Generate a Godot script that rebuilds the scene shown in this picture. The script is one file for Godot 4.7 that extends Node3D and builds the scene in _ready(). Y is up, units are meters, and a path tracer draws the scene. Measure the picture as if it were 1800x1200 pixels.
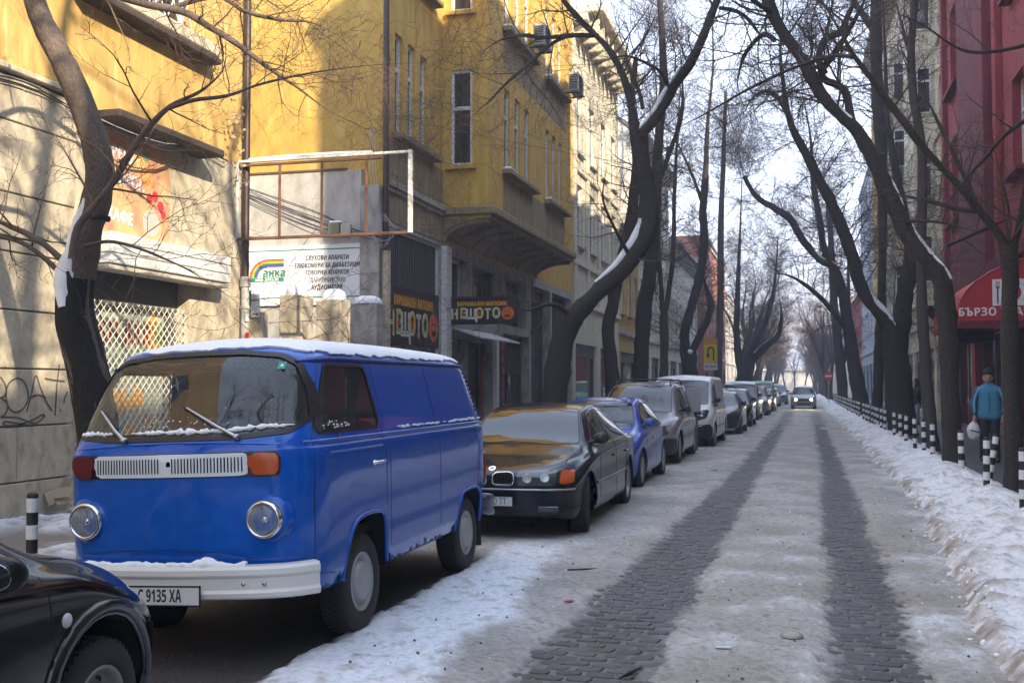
extends Node3D

const F := 1870.0
const EYE := Vector3(0, 1.66, 0)
var cb: Basis
var M := {}
var rng := RandomNumberGenerator.new()
var taken := {}
var nz := FastNoiseLite.new()

# ---------- a point of the street seen through a pixel of the photograph, at a known distance / facade / height
func ray(px: float, py: float) -> Vector3:
	return cb * Vector3((px - 900.0) / F, (600.0 - py) / F, -1.0)
func PZ(px: float, py: float, d: float) -> Vector3:
	var r := ray(px, py)
	return EYE + r * (-d / r.z)
func PX(px: float, py: float, x: float) -> Vector3:
	var r := ray(px, py)
	return EYE + r * (x / r.x)

# ---------- mesh builder
class MB:
	var v := PackedVector3Array()
	var n := PackedVector3Array()
	var t := PackedVector2Array()
	var c := PackedColorArray()
	var ix := PackedInt32Array()
	var col := Color.WHITE

	func vert(p: Vector3, nn: Vector3, uv := Vector2.ZERO) -> int:
		v.append(p); n.append(nn); t.append(uv); c.append(col)
		return v.size() - 1

	func tri(a: Vector3, b: Vector3, d: Vector3, out: Vector3) -> void:
		var nn := (d - a).cross(b - a).normalized()
		if nn.dot(out) < 0.0:
			var k := b; b = d; d = k
			nn = -nn
		var i := vert(a, nn, Vector2(a.x, a.y)); vert(b, nn, Vector2(b.x, b.y)); vert(d, nn, Vector2(d.x, d.y))
		ix.append_array(PackedInt32Array([i, i + 1, i + 2]))

	func quad(a: Vector3, b: Vector3, d: Vector3, e: Vector3, out: Vector3, u0 := Vector2.ZERO, u1 := Vector2.ONE) -> void:
		var nn := (d - a).cross(b - a).normalized()
		var flip := nn.dot(out) < 0.0
		if flip:
			nn = -nn
		var i := vert(a, nn, Vector2(u0.x, u1.y)); vert(b, nn, u1); vert(d, nn, Vector2(u1.x, u0.y)); vert(e, nn, u0)
		if flip:
			ix.append_array(PackedInt32Array([i, i + 3, i + 2, i, i + 2, i + 1]))
		else:
			ix.append_array(PackedInt32Array([i, i + 1, i + 2, i, i + 2, i + 3]))

	func box(at: Vector3, size: Vector3, b := Basis()) -> MB:
		var x := b.x * size.x * 0.5
		var y := b.y * size.y * 0.5
		var z := b.z * size.z * 0.5
		quad(at - x - y + z, at + x - y + z, at + x + y + z, at - x + y + z, z)
		quad(at - x - y - z, at + x - y - z, at + x + y - z, at - x + y - z, -z)
		quad(at + x - y - z, at + x - y + z, at + x + y + z, at + x + y - z, x)
		quad(at - x - y - z, at - x - y + z, at - x + y + z, at - x + y - z, -x)
		quad(at - x + y - z, at + x + y - z, at + x + y + z, at - x + y + z, y)
		quad(at - x - y - z, at + x - y - z, at + x - y + z, at - x - y + z, -y)
		return self

	# box from its two corners
	func slab(a: Vector3, b: Vector3) -> MB:
		return box((a + b) * 0.5, (b - a).abs())

	# box with chamfered edges
	func bbox(at: Vector3, size: Vector3, r: float, b := Basis()) -> MB:
		var h := size * 0.5
		var s: Array = [-1.0, 1.0]
		var P := func(x: float, y: float, z: float) -> Vector3: return at + b.x * x + b.y * y + b.z * z
		var ax: Array = [Vector3.RIGHT, Vector3.UP, Vector3.BACK]
		for i in 3:
			var j := (i + 1) % 3
			var k := (i + 2) % 3
			var A: Vector3 = ax[i]
			var B: Vector3 = ax[j]
			var C: Vector3 = ax[k]
			for sa: float in s:
				var o := A * sa * h[i]
				var q: Array = []
				for m: Vector2 in [Vector2(-1, -1), Vector2(1, -1), Vector2(1, 1), Vector2(-1, 1)]:
					var p: Vector3 = o + B * m.x * (h[j] - r) + C * m.y * (h[k] - r)
					q.append(P.call(p.x, p.y, p.z))
				quad(q[0], q[1], q[2], q[3], b * (A * sa))
				for sb: float in s:
					var e: Array = []
					for m: Vector2 in [Vector2(0, -1), Vector2(0, 1), Vector2(1, 1), Vector2(1, -1)]:
						var p: Vector3 = A * sa * (h[i] - r * m.x) + B * sb * (h[j] - r * (1.0 - m.x)) + C * m.y * (h[k] - r)
						e.append(P.call(p.x, p.y, p.z))
					quad(e[0], e[1], e[2], e[3], b * (A * sa + B * sb))
		for sx: float in s:
			for sy: float in s:
				for sz: float in s:
					tri(P.call(sx * h.x, sy * (h.y - r), sz * (h.z - r)), P.call(sx * (h.x - r), sy * h.y, sz * (h.z - r)), P.call(sx * (h.x - r), sy * (h.y - r), sz * h.z), b * Vector3(sx, sy, sz))
		return self

	func tube(p: PackedVector3Array, r: PackedFloat32Array, sides := 6, caps := true, rough := 0.0, noise: FastNoiseLite = null) -> MB:
		var m := p.size()
		if m < 2:
			return self
		var d := (p[1] - p[0]).normalized()
		var up := Vector3.UP if absf(d.y) < 0.9 else Vector3.RIGHT
		var x := up.cross(d).normalized()
		var first := v.size()
		var run := 0.0
		for i in m:
			if i > 0 and i < m - 1:
				d = (p[i + 1] - p[i - 1]).normalized()
			elif i == m - 1:
				d = (p[i] - p[i - 1]).normalized()
			x = (x - d * x.dot(d)).normalized()
			var y := d.cross(x)
			if i > 0:
				run += p[i].distance_to(p[i - 1])
			for k in sides:
				var a := TAU * k / sides
				var o := x * cos(a) + y * sin(a)
				var rr := r[i]
				if noise:
					rr *= 1.0 + rough * noise.get_noise_3d(p[i].x * 3.0 + o.x * 1.3, p[i].y * 1.2 + o.y * 0.6, p[i].z * 3.0 + o.z * 1.3)
				v.append(p[i] + o * rr); n.append(o); t.append(Vector2(k / float(sides), run)); c.append(col)
		for i in m - 1:
			for k in sides:
				var a := first + i * sides + k
				var b := first + i * sides + (k + 1) % sides
				ix.append_array(PackedInt32Array([a, a + sides, b, b, a + sides, b + sides]))
		if caps:
			for e in 2:
				var ring := first + (m - 1) * sides * e
				var q := p[(m - 1) * e]
				var nn := ((p[0] - p[1]) if e == 0 else (p[m - 1] - p[m - 2])).normalized()
				var ce := vert(q, nn)
				var s0 := v.size()
				for k in sides:
					vert(v[ring + k], nn)
				for k in sides:
					if e == 0:
						ix.append_array(PackedInt32Array([ce, s0 + k, s0 + (k + 1) % sides]))
					else:
						ix.append_array(PackedInt32Array([ce, s0 + (k + 1) % sides, s0 + k]))
		return self

	func bar(a: Vector3, b: Vector3, r: float, sides := 6) -> MB:
		return tube(PackedVector3Array([a, b]), PackedFloat32Array([r, r]), sides)

	# turned shape: profile of (radius, height) from bottom to top about +y of the transform
	func lathe(prof: Array, xf: Transform3D, seg := 24, smooth := false) -> MB:
		for i in prof.size() - 1:
			var a: Vector2 = prof[i]
			var b: Vector2 = prof[i + 1]
			var e := b - a
			var na := Vector2(e.y, -e.x).normalized()
			var nb := na
			if smooth:
				if i > 0:
					var pe: Vector2 = a - prof[i - 1]
					na = (na + Vector2(pe.y, -pe.x).normalized()).normalized()
				if i < prof.size() - 2:
					var ne: Vector2 = prof[i + 2] - b
					nb = (nb + Vector2(ne.y, -ne.x).normalized()).normalized()
			var first := v.size()
			for k in seg + 1:
				var an := TAU * k / seg
				var o := Vector3(cos(an), 0, sin(an))
				vert(xf * (o * a.x + Vector3(0, a.y, 0)), (xf.basis * (o * na.x + Vector3(0, na.y, 0))).normalized(), Vector2(k / float(seg), a.y))
				vert(xf * (o * b.x + Vector3(0, b.y, 0)), (xf.basis * (o * nb.x + Vector3(0, nb.y, 0))).normalized(), Vector2(k / float(seg), b.y))
			for k in seg:
				var q := first + k * 2
				ix.append_array(PackedInt32Array([q, q + 2, q + 1, q + 1, q + 2, q + 3]))
		return self

	# flat outline pushed out along +z of the transform
	func prism(poly: PackedVector2Array, xf: Transform3D, depth: float, back := true) -> MB:
		var tr := Geometry2D.triangulate_polygon(poly)
		var up := xf.basis.z
		for i in range(0, tr.size(), 3):
			var a := poly[tr[i]]
			var b := poly[tr[i + 1]]
			var d := poly[tr[i + 2]]
			tri(xf * Vector3(a.x, a.y, depth), xf * Vector3(b.x, b.y, depth), xf * Vector3(d.x, d.y, depth), up)
			if back:
				tri(xf * Vector3(a.x, a.y, 0), xf * Vector3(b.x, b.y, 0), xf * Vector3(d.x, d.y, 0), -up)
		var ccw := not Geometry2D.is_polygon_clockwise(poly)
		for i in poly.size():
			var a := poly[i]
			var b := poly[(i + 1) % poly.size()]
			var e := b - a
			var o := Vector2(e.y, -e.x) if ccw else Vector2(-e.y, e.x)
			quad(xf * Vector3(a.x, a.y, 0), xf * Vector3(b.x, b.y, 0), xf * Vector3(b.x, b.y, depth), xf * Vector3(a.x, a.y, depth), xf.basis * Vector3(o.x, o.y, 0))
		return self

	func mesh() -> ArrayMesh:
		var a := []
		a.resize(Mesh.ARRAY_MAX)
		a[Mesh.ARRAY_VERTEX] = v
		a[Mesh.ARRAY_NORMAL] = n
		a[Mesh.ARRAY_TEX_UV] = t
		a[Mesh.ARRAY_COLOR] = c
		a[Mesh.ARRAY_INDEX] = ix
		var m := ArrayMesh.new()
		m.add_surface_from_arrays(Mesh.PRIMITIVE_TRIANGLES, a)
		return m

func mb() -> MB:
	return MB.new()

func numbered(called: String) -> String:
	var k: int = taken.get(called, 0)
	taken[called] = k + 1
	return called if k == 0 else "%s_%03d" % [called, k]

func obj(called: String, b: MB, m: Material, parent: Node = self) -> MeshInstance3D:
	return put(called, b.mesh(), m, parent)

func put(called: String, me: Mesh, m: Material, parent: Node = self) -> MeshInstance3D:
	var o := MeshInstance3D.new()
	o.mesh = me
	o.material_override = m
	if parent == self:
		o.name = numbered(called)
		add_child(o)
	else:
		var k := 0
		var want := called
		while parent.has_node(NodePath(want)):
			k += 1
			want = "%s_%03d" % [called, k]
			if k > 12:
				var cnt: int = parent.get_meta("count_" + called, k)
				want = "%s_%03d" % [called, cnt]
				parent.set_meta("count_" + called, cnt + 1)
		o.name = want
		parent.add_child(o)
	return o

func tag(o: Node3D, label: String, category: String, group := "") -> Node3D:
	o.set_meta("label", label)
	o.set_meta("category", category)
	if group:
		o.set_meta("group", group)
	return o

func struct(o: Node3D, kind := "structure") -> Node3D:
	o.set_meta("kind", kind)
	return o

func thing(called: String, label: String, category: String, at := Vector3.ZERO, turn := 0.0, group := "") -> Node3D:
	var o := Node3D.new()
	o.name = numbered(called)
	add_child(o)
	o.position = at
	o.rotation.y = turn
	return tag(o, label, category, group)

# ---------- text
var fonts := {}
func font(face := "Droid Sans", bold := false) -> SystemFont:
	var k := face + str(bold)
	if not fonts.has(k):
		var f := SystemFont.new()
		f.font_names = PackedStringArray([face])
		f.font_weight = 700 if bold else 400
		fonts[k] = f
	return fonts[k]

func words(called: String, s: String, height: float, m: Material, parent: Node3D, xf: Transform3D, bold := true, squeeze := 1.0, face := "Droid Sans", depth := 0.004) -> MeshInstance3D:
	var tm := TextMesh.new()
	tm.text = s
	tm.font = font(face, bold)
	tm.font_size = 64
	tm.pixel_size = height / 46.0
	tm.depth = depth
	tm.curve_step = 2.0
	var o := put(called, tm, m, parent)
	o.transform = xf * Transform3D(Basis().scaled(Vector3(squeeze, 1, 1)), Vector3.ZERO)
	return o

# ---------- materials
func lin(r: float, g: float, b: float) -> Color:
	return Color(r, g, b).linear_to_srgb()

func plain(r: float, g: float, b: float, rough := 0.7, metal := 0.0, spec := 0.5) -> StandardMaterial3D:
	var m := StandardMaterial3D.new()
	m.albedo_color = lin(r, g, b)
	m.roughness = rough
	m.metallic = metal
	m.metallic_specular = spec
	return m

func ramp(cols: Array) -> Gradient:
	var g := Gradient.new()
	var off := PackedFloat32Array()
	var cc := PackedColorArray()
	for i in cols.size():
		var e: Array = cols[i]
		off.append(e[0])
		cc.append(lin(e[1], e[2], e[3]))
	g.offsets = off
	g.colors = cc
	return g

func noise(freq: float, oct := 5, seed_ := 1, kind := FastNoiseLite.TYPE_SIMPLEX_SMOOTH) -> FastNoiseLite:
	var f := FastNoiseLite.new()
	f.noise_type = kind
	f.frequency = freq
	f.seed = seed_
	f.fractal_octaves = oct
	return f

func ntex(f: FastNoiseLite, g: Gradient = null, normal := 0.0, size := 512) -> NoiseTexture2D:
	var t := NoiseTexture2D.new()
	t.width = size
	t.height = size
	t.seamless = true
	t.noise = f
	if g:
		t.color_ramp = g
	if normal > 0.0:
		t.as_normal_map = true
		t.bump_strength = normal
	return t

# a rough mineral surface: colour ramp, fine normal relief, triplanar in the world
func mineral(cols: Array, scale := Vector3(0.4, 0.4, 0.4), freq := 0.012, rough := 0.9, bump := 4.0, seed_ := 3) -> StandardMaterial3D:
	var m := StandardMaterial3D.new()
	m.albedo_texture = ntex(noise(freq, 6, seed_), ramp(cols))
	m.roughness = rough
	m.uv1_triplanar = true
	m.uv1_world_triplanar = true
	m.uv1_scale = scale
	if bump > 0.0:
		m.normal_enabled = true
		m.normal_texture = fine_bump
		m.normal_scale = bump * 0.03
	return m
var fine_bump: NoiseTexture2D

func glassy(a := 0.12, r := 0.75, g := 0.8, b := 0.8) -> StandardMaterial3D:
	var m := StandardMaterial3D.new()
	m.transparency = BaseMaterial3D.TRANSPARENCY_ALPHA
	m.albedo_color = Color(r, g, b, a)
	m.roughness = 0.02
	m.metallic_specular = 0.6
	return m

func paint(r: float, g: float, b: float, rough := 0.25, coat := 0.8) -> StandardMaterial3D:
	var m := plain(r, g, b, rough, 0.0, 0.25)
	m.clearcoat_enabled = true
	m.clearcoat = coat
	m.clearcoat_roughness = 0.05
	return m

func smooth(a: float, b: float, x: float) -> float:
	return smoothstep(a, b, x)

# smooth curve through points
func spline(p: PackedVector3Array, each := 4) -> PackedVector3Array:
	var o := PackedVector3Array()
	for i in p.size() - 1:
		var a := p[maxi(i - 1, 0)]
		var d := p[mini(i + 2, p.size() - 1)]
		for k in each:
			o.append(p[i].cubic_interpolate(p[i + 1], a, d, k / float(each)))
	o.append(p[p.size() - 1])
	return o

func spread(r: PackedFloat32Array, each := 4) -> PackedFloat32Array:
	var o := PackedFloat32Array()
	for i in r.size() - 1:
		for k in each:
			o.append(lerpf(r[i], r[i + 1], k / float(each)))
	o.append(r[r.size() - 1])
	return o

func _ready() -> void:
	# camera
	var cam := Camera3D.new()
	cam.name = "camera"
	add_child(cam)
	cb = Basis(Vector3.UP, atan(510.0 / sqrt(F * F + 76.0 * 76.0))) * Basis(Vector3.RIGHT, atan(76.0 / F))
	cam.transform = Transform3D(cb, EYE)
	cam.fov = rad_to_deg(2.0 * atan(600.0 / F))
	cam.near = 0.05
	cam.far = 900.0
	cam.current = true
	# sky
	var sm := ProceduralSkyMaterial.new()
	sm.sky_top_color = lin(0.46, 0.55, 0.74)
	sm.sky_horizon_color = lin(0.66, 0.695, 0.77)
	sm.sky_curve = 0.16
	sm.sky_energy_multiplier = 1.15
	sm.ground_bottom_color = Color(0.45, 0.45, 0.47)
	sm.ground_horizon_color = Color(0.80, 0.84, 0.88)
	var sky := Sky.new()
	sky.sky_material = sm
	var env := Environment.new()
	env.background_mode = Environment.BG_SKY
	env.sky = sky
	env.background_energy_multiplier = 1.0
	env.tonemap_mode = Environment.TONE_MAPPER_LINEAR
	env.tonemap_exposure = 2.75
	env.sdfgi_enabled = true
	env.ssao_enabled = true
	env.ssil_enabled = true
	env.fog_enabled = true
	env.fog_density = 0.0021
	env.fog_light_color = Color(0.86, 0.88, 0.93)
	var we := WorldEnvironment.new()
	we.name = "world_environment"
	we.environment = env
	add_child(we)
	# winter sun, from behind on the right
	var sun := DirectionalLight3D.new()
	sun.name = "sun"
	add_child(sun)
	var el := deg_to_rad(26.0)
	var az := deg_to_rad(47.0)
	var to_sun := Vector3(sin(az) * cos(el), sin(el), cos(az) * cos(el))
	sun.look_at_from_position(to_sun * 50.0, Vector3.ZERO)
	sun.light_color = Color(1.0, 0.93, 0.82)
	sun.light_energy = 1.4
	sun.light_angular_distance = 0.5
	sun.shadow_enabled = true

	rng.seed = 7
	nz = noise(0.5, 4, 5)
	fine_bump = ntex(noise(0.05, 6, 8), null, 6.0)
	var t0 := Time.get_ticks_msec()
	make_materials()
	street()
	print("street ", Time.get_ticks_msec() - t0)
	left_side()
	right_side()
	distance_and_surroundings()
	print("buildings ", Time.get_ticks_msec() - t0)
	vehicles()
	print("vehicles ", Time.get_ticks_msec() - t0)
	trees()
	print("trees ", Time.get_ticks_msec() - t0)
	small_things()
	people()
	print("done ", Time.get_ticks_msec() - t0)

func make_materials() -> void:
	M.stone = []
	for i in 5:
		var k: float = [0.046, 0.062, 0.072, 0.055, 0.125][i]
		M.stone.append(mineral([[0.0, k * 0.7, k * 0.7, k * 0.75], [0.5, k, k * 0.97, k * 0.97], [1.0, k * 1.35, k * 1.28, k * 1.25]], Vector3(2, 2, 2), 0.02, 0.55, 6.0, 20 + i))
	M.snow = mineral([[0.0, 0.74, 0.77, 0.80], [1.0, 0.84, 0.86, 0.88]], Vector3(1.5, 1.5, 1.5), 0.02, 0.8, 5.0, 11)
	M.snow.subsurf_scatter_enabled = false
	var g := StandardMaterial3D.new()
	g.vertex_color_use_as_albedo = true
	g.albedo_texture = ntex(noise(0.03, 6, 31), ramp([[0.0, 0.62, 0.60, 0.58], [0.45, 0.86, 0.86, 0.86], [1.0, 1.0, 1.0, 1.0]]))
	g.uv1_triplanar = true
	g.uv1_world_triplanar = true
	g.uv1_scale = Vector3(0.9, 0.9, 0.9)
	g.roughness = 0.75
	g.normal_enabled = true
	g.normal_texture = ntex(noise(0.06, 6, 12), null, 10.0)
	g.normal_scale = 0.6
	M.ground = g
	M.asphalt = mineral([[0.0, 0.035, 0.035, 0.038], [0.5, 0.05, 0.05, 0.053], [1.0, 0.09, 0.088, 0.086]], Vector3(0.5, 0.5, 0.5), 0.02, 0.6, 5.0, 41)
	M.granite = mineral([[0.0, 0.16, 0.16, 0.16], [1.0, 0.30, 0.29, 0.28]], Vector3(2, 2, 2), 0.03, 0.8, 5.0, 42)
	M.black = plain(0.012, 0.012, 0.013, 0.45)
	M.rubber = plain(0.018, 0.018, 0.019, 0.75)
	M.dark = plain(0.008, 0.008, 0.009, 0.9)
	M.white = plain(0.72, 0.72, 0.70, 0.5)
	M.chrome = plain(0.75, 0.76, 0.78, 0.12, 1.0)
	M.steel = plain(0.42, 0.43, 0.44, 0.35, 1.0)
	M.alloy = plain(0.34, 0.35, 0.36, 0.4, 0.8)
	M.glass = glassy(0.12)
	M.wind = glassy(0.10, 0.5, 0.55, 0.55)
	M.pane = plain(0.012, 0.015, 0.018, 0.04, 0.0, 0.6)
	M.print_black = plain(0.015, 0.015, 0.017, 0.5)
	M.green = plain(0.02, 0.22, 0.12, 0.5)
	M.red = plain(0.55, 0.03, 0.03, 0.5)
	M.bark_black = mineral([[0.0, 0.006, 0.006, 0.006], [0.6, 0.014, 0.013, 0.012], [1.0, 0.035, 0.033, 0.03]], Vector3(2.2, 0.7, 2.2), 0.03, 0.9, 12.0, 105)
	M.rust = mineral([[0.0, 0.075, 0.035, 0.022], [0.6, 0.15, 0.075, 0.045], [1.0, 0.27, 0.19, 0.13]], Vector3(3, 3, 3), 0.03, 0.85, 3.0, 51)

# ---------- the street
func tracks(x: float, z: float) -> float:
	# distance outside the nearer of the two bare wheel tracks (negative inside)
	var d := clampf((-z - 6.0) / 15.0, 0.0, 1.0)
	var far := clampf((-z - 21.0) / 60.0, 0.0, 1.0)
	var l := absf(x - lerpf(lerpf(-1.22, -1.0, d), -0.62, far)) - lerpf(0.44, 0.29, d)
	var r := absf(x - lerpf(lerpf(0.40, 0.55, d), 0.82, far)) - lerpf(0.33, 0.27, d)
	return minf(l, r) + nz.get_noise_2d(x * 5.0, z * 1.2) * 0.10 + nz.get_noise_2d(x * 26.0, z * 10.0) * 0.10

func bank_edge(z: float) -> float:
	return lerpf(1.08, 1.5, clampf((-z - 7.0) / 8.0, 0.0, 1.0)) + nz.get_noise_2d(z * 1.3, 40.0) * 0.16 + nz.get_noise_2d(z * 7.0, 90.0) * 0.07

func street_at(x: float, z: float) -> Array:
	# packed, dirty snow over the cobbles: [height, colour]
	var tr := tracks(x, z)
	var cover := smooth(-0.15, 0.15, tr)
	var nb := nz.get_noise_2d(x * 1.6, z * 1.6)
	var nf := nz.get_noise_2d(x * 9.0 + 50.0, z * 9.0)
	var ng := nz.get_noise_2d(x * 34.0, z * 34.0 + 20.0)
	var mid := smooth(-2.0, -1.4, -absf(x + 0.35)) # crown between the tracks
	var h := cover * (0.030 + 0.010 * nb + 0.006 * nf + 0.004 * ng + 0.012 * mid) + 0.0098 * (1.0 - cover)
	var dirt := Color(0.345, 0.322, 0.292).lerp(Color(0.49, 0.47, 0.445), clampf(0.5 + nb * 1.2 + nf * 0.5, 0.0, 1.0))
	dirt = dirt.lerp(Color(0.20, 0.175, 0.15), smooth(0.10, 0.45, nf * 0.7 + ng * 0.7) * 0.7)
	var col := Color(0.18, 0.168, 0.155).lerp(dirt, smooth(0.0, 0.55, cover))
	# fresh snow beside the van
	var along := smooth(-11.3, -10.0, z) * smooth(-4.1, -4.9, z)
	var right := lerpf(-1.92, -2.28, clampf((-z - 5.0) / 5.0, 0.0, 1.0)) + nf * 0.16 + nb * 0.25
	var fresh := along * smooth(right + 0.12, right - 0.12, x) * smooth(-3.02, -2.86, x + nf * 0.08)
	# clean lumps on the crown and beside the bank
	fresh = maxf(fresh, 0.7 * smooth(0.26, 0.46, nb + nf * 0.5 + ng * 0.3) * cover * smooth(-13.0, -9.0, z) * smooth(-0.9, -0.3, x))
	fresh = maxf(fresh, 0.55 * smooth(0.0, 0.5, nf + nb) * smooth(bank_edge(z) - 0.5, bank_edge(z), x))
	col = col.lerp(Color(0.76, 0.79, 0.83).lerp(Color(0.52, 0.50, 0.48), smooth(0.15, 0.5, nf)), fresh)
	h += fresh * (0.018 + 0.012 * nf + 0.008 * ng + 0.012 * nb)
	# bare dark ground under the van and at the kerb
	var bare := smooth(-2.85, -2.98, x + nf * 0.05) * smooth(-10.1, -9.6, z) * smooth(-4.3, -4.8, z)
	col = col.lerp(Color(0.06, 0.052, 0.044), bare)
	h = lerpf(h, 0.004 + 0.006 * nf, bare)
	return [h, col]

func bank_at(x: float, z: float) -> Array:
	var e := bank_edge(z)
	var nb := nz.get_noise_2d(x * 1.5 + 9.0, z * 1.1)
	var nf := nz.get_noise_2d(x * 5.0, z * 5.0 + 30.0)
	var ng := nz.get_noise_2d(x * 18.0, z * 18.0 + 60.0)
	var up := smooth(e - 0.02, e + 0.13 + 0.1 * absf(nb), x) * (0.13 + 0.06 * nb) + smooth(e + 0.1, e + 0.85, x) * (0.12 + 0.05 * nb)
	up *= 1.0 - 0.92 * smooth(2.55, 3.05, x + nb * 0.35)
	var h := up * (1.0 + 0.30 * nf + 0.2 * nb) + 0.020 * ng * smooth(e - 0.05, e + 0.2, x) * smooth(3.0, 2.5, x) + 0.02
	if x > 2.9:
		h -= (x - 2.9) * 0.25
	var col := Color(0.80, 0.81, 0.83).lerp(Color(0.66, 0.65, 0.63), smooth(0.15, 0.5, nf))
	var edge := smooth(e + 0.30 + nb * 0.3, e + 0.04, x)
	col = col.lerp(Color(0.31, 0.255, 0.205), edge * clampf(0.62 + nf * 1.2 + ng, 0.0, 0.92))
	col = col.lerp(Color(0.25, 0.21, 0.17), smooth(0.30, 0.5, ng + nf * 0.5) * 0.5)
	return [h - (0.05 if x < e - 0.1 else 0.0), col]

func sheet(f: Callable, x0: float, x1: float, dx: float, z0: float, z1: float, dz: float, b: MB = null) -> MB:
	# relief from x0..x1 and z0 down to z1
	if b == null:
		b = mb()
	var nx := int(ceil((x1 - x0) / dx)) + 1
	var nzr := int(ceil((z0 - z1) / dz)) + 1
	var first := b.v.size()
	for j in nzr:
		var z := lerpf(z0, z1, j / float(nzr - 1))
		for i in nx:
			var x := lerpf(x0, x1, i / float(nx - 1))
			var r: Array = f.call(x, z)
			b.v.append(Vector3(x, r[0], z))
			b.c.append(r[1])
			b.t.append(Vector2(x, z))
			b.n.append(Vector3.UP)
	for j in nzr:
		for i in nx:
			var k := first + j * nx + i
			var l := b.v[k - 1 if i > 0 else k]
			var r := b.v[k + 1 if i < nx - 1 else k]
			var u := b.v[k + nx if j < nzr - 1 else k]
			var d := b.v[k - nx if j > 0 else k]
			var nn := (d - u).cross(r - l)
			b.n[k] = (nn if nn.y > 0 else -nn).normalized()
	for j in nzr - 1:
		for i in nx - 1:
			var k := first + j * nx + i
			b.ix.append_array(PackedInt32Array([k, k + nx, k + 1, k + 1, k + nx, k + nx + 1]))
	return b

func street() -> void:
	# the ground reaches far beyond the street
	var g := mb()
	g.quad(Vector3(-500, -0.06, 80), Vector3(500, -0.06, 80), Vector3(500, -0.06, -700), Vector3(-500, -0.06, -700), Vector3.UP)
	struct(obj("ground", g, M.asphalt))
	var road := obj("road", mb().slab(Vector3(-5.0, -0.05, 40), Vector3(2.4, -0.012, -260)), M.asphalt)
	struct(road)
	# cobbles in the two wheel tracks: the nearest are single stones, farther ones one piece
	var shapes := []
	for i in 6:
		var b := mb()
		var w := 0.164
		var l := 0.106
		var x := [-w * 0.5, w * 0.5]
		var q: Array[Vector3] = []
		for c: Vector2 in [Vector2(-.72, -1), Vector2(.72, -1), Vector2(1, -.6), Vector2(1, .6), Vector2(.72, 1), Vector2(-.72, 1), Vector2(-1, .6), Vector2(-1, -.6)]:
			q.append(Vector3(c.x * w * 0.5 * rng.randf_range(0.86, 1.06), 0, c.y * l * 0.5 * rng.randf_range(0.84, 1.08)))
		var top: Array[Vector3] = []
		for p in q:
			top.append(Vector3(p.x * 0.93, 0.0185 + rng.randf_range(-0.0025, 0.0025), p.z * 0.90))
		var ce := Vector3(rng.randf_range(-.02, .02), 0.0200, rng.randf_range(-.01, .01))
		for k in 8:
			var k2 := (k + 1) % 8
			b.quad(q[k] + Vector3(0, -0.03, 0), q[k2] + Vector3(0, -0.03, 0), q[k2] + Vector3(0, 0.009, 0), q[k] + Vector3(0, 0.009, 0), q[k] + q[k2])
			b.quad(q[k] + Vector3(0, 0.009, 0), q[k2] + Vector3(0, 0.009, 0), top[k2], top[k], q[k] + q[k2] + Vector3(0, 0.1, 0))
			b.tri(top[k], top[k2], ce, Vector3.UP)
		shapes.append(b.mesh())
	var spots := []
	var z := -4.9
	var row := 0
	while z > -46.0:
		var d := clampf((-z - 6.0) / 15.0, 0.0, 1.0)
		for side in 2:
			for i in 8:
				var xc := lerpf(-1.22, -1.0, d) if side == 0 else lerpf(0.40, 0.55, d)
				var x := xc + (i - 3.5 + (0.5 if row % 2 else 0.0)) * 0.168
				if tracks(x, z) < 0.12:
					spots.append(Vector3(x + rng.randf_range(-0.02, 0.02), 0, z + (x - xc) * (x - xc) * 0.25 + rng.randf_range(-0.01, 0.01)))
		z -= 0.113 if z > -24.0 else 0.16
		row += 1
	var rest := mb()
	for i in spots.size():
		var xf := Transform3D(Basis.from_euler(Vector3(rng.randf_range(-0.03, 0.03), rng.randf_range(-0.07, 0.07) + (PI if rng.randf() < 0.5 else 0.0), rng.randf_range(-0.035, 0.035))).scaled(Vector3(rng.randf_range(0.84, 1.10), 1, rng.randf_range(0.86, 1.10) * (1.3 if spots[i].z < -24.0 else 1.0))), spots[i] + Vector3(0, rng.randf_range(-0.007, 0.001), 0))
		var sh: ArrayMesh = shapes[rng.randi() % 6]
		if i < 290:
			var o := MeshInstance3D.new()
			o.mesh = sh
			o.material_override = M.stone[4] if tracks(spots[i].x, spots[i].z) > rng.randf_range(-.16, .06) else M.stone[rng.randi() % 4]
			o.transform = xf
			o.name = "cobble" if i == 0 else "cobble_%03d" % i
			road.add_child(o)
		else:
			var a := sh.surface_get_arrays(0)
			var base := rest.v.size()
			var vv: PackedVector3Array = a[Mesh.ARRAY_VERTEX]
			var nn: PackedVector3Array = a[Mesh.ARRAY_NORMAL]
			for k in vv.size():
				rest.v.append(xf * vv[k])
				rest.n.append((xf.basis * nn[k]).normalized())
				rest.t.append(Vector2.ZERO)
				rest.c.append(Color.WHITE)
			for k: int in a[Mesh.ARRAY_INDEX]:
				rest.ix.append(base + k)
	struct(obj("cobbles", rest, M.stone[2], road), "stuff")
	# packed dirty snow over the road, fine near the camera and coarse far away
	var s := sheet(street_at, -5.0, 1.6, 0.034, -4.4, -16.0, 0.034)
	sheet(street_at, -5.0, 1.9, 0.09, -16.0, -40.0, 0.10, s)
	sheet(street_at, -5.0, 2.3, 0.3, -40.0, -130.0, 0.8, s)
	sheet(street_at, -5.0, 2.3, 0.6, -130.0, -260.0, 4.0, s)
	sheet(street_at, -5.0, 2.3, 0.3, 30.0, -4.4, 0.5, s)
	struct(obj("packed_snow", s, M.ground), "stuff")
	# ploughed snow bank along the kerb on the right
	var k := sheet(bank_at, 0.9, 3.3, 0.035, -4.6, -18.0, 0.035)
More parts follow.
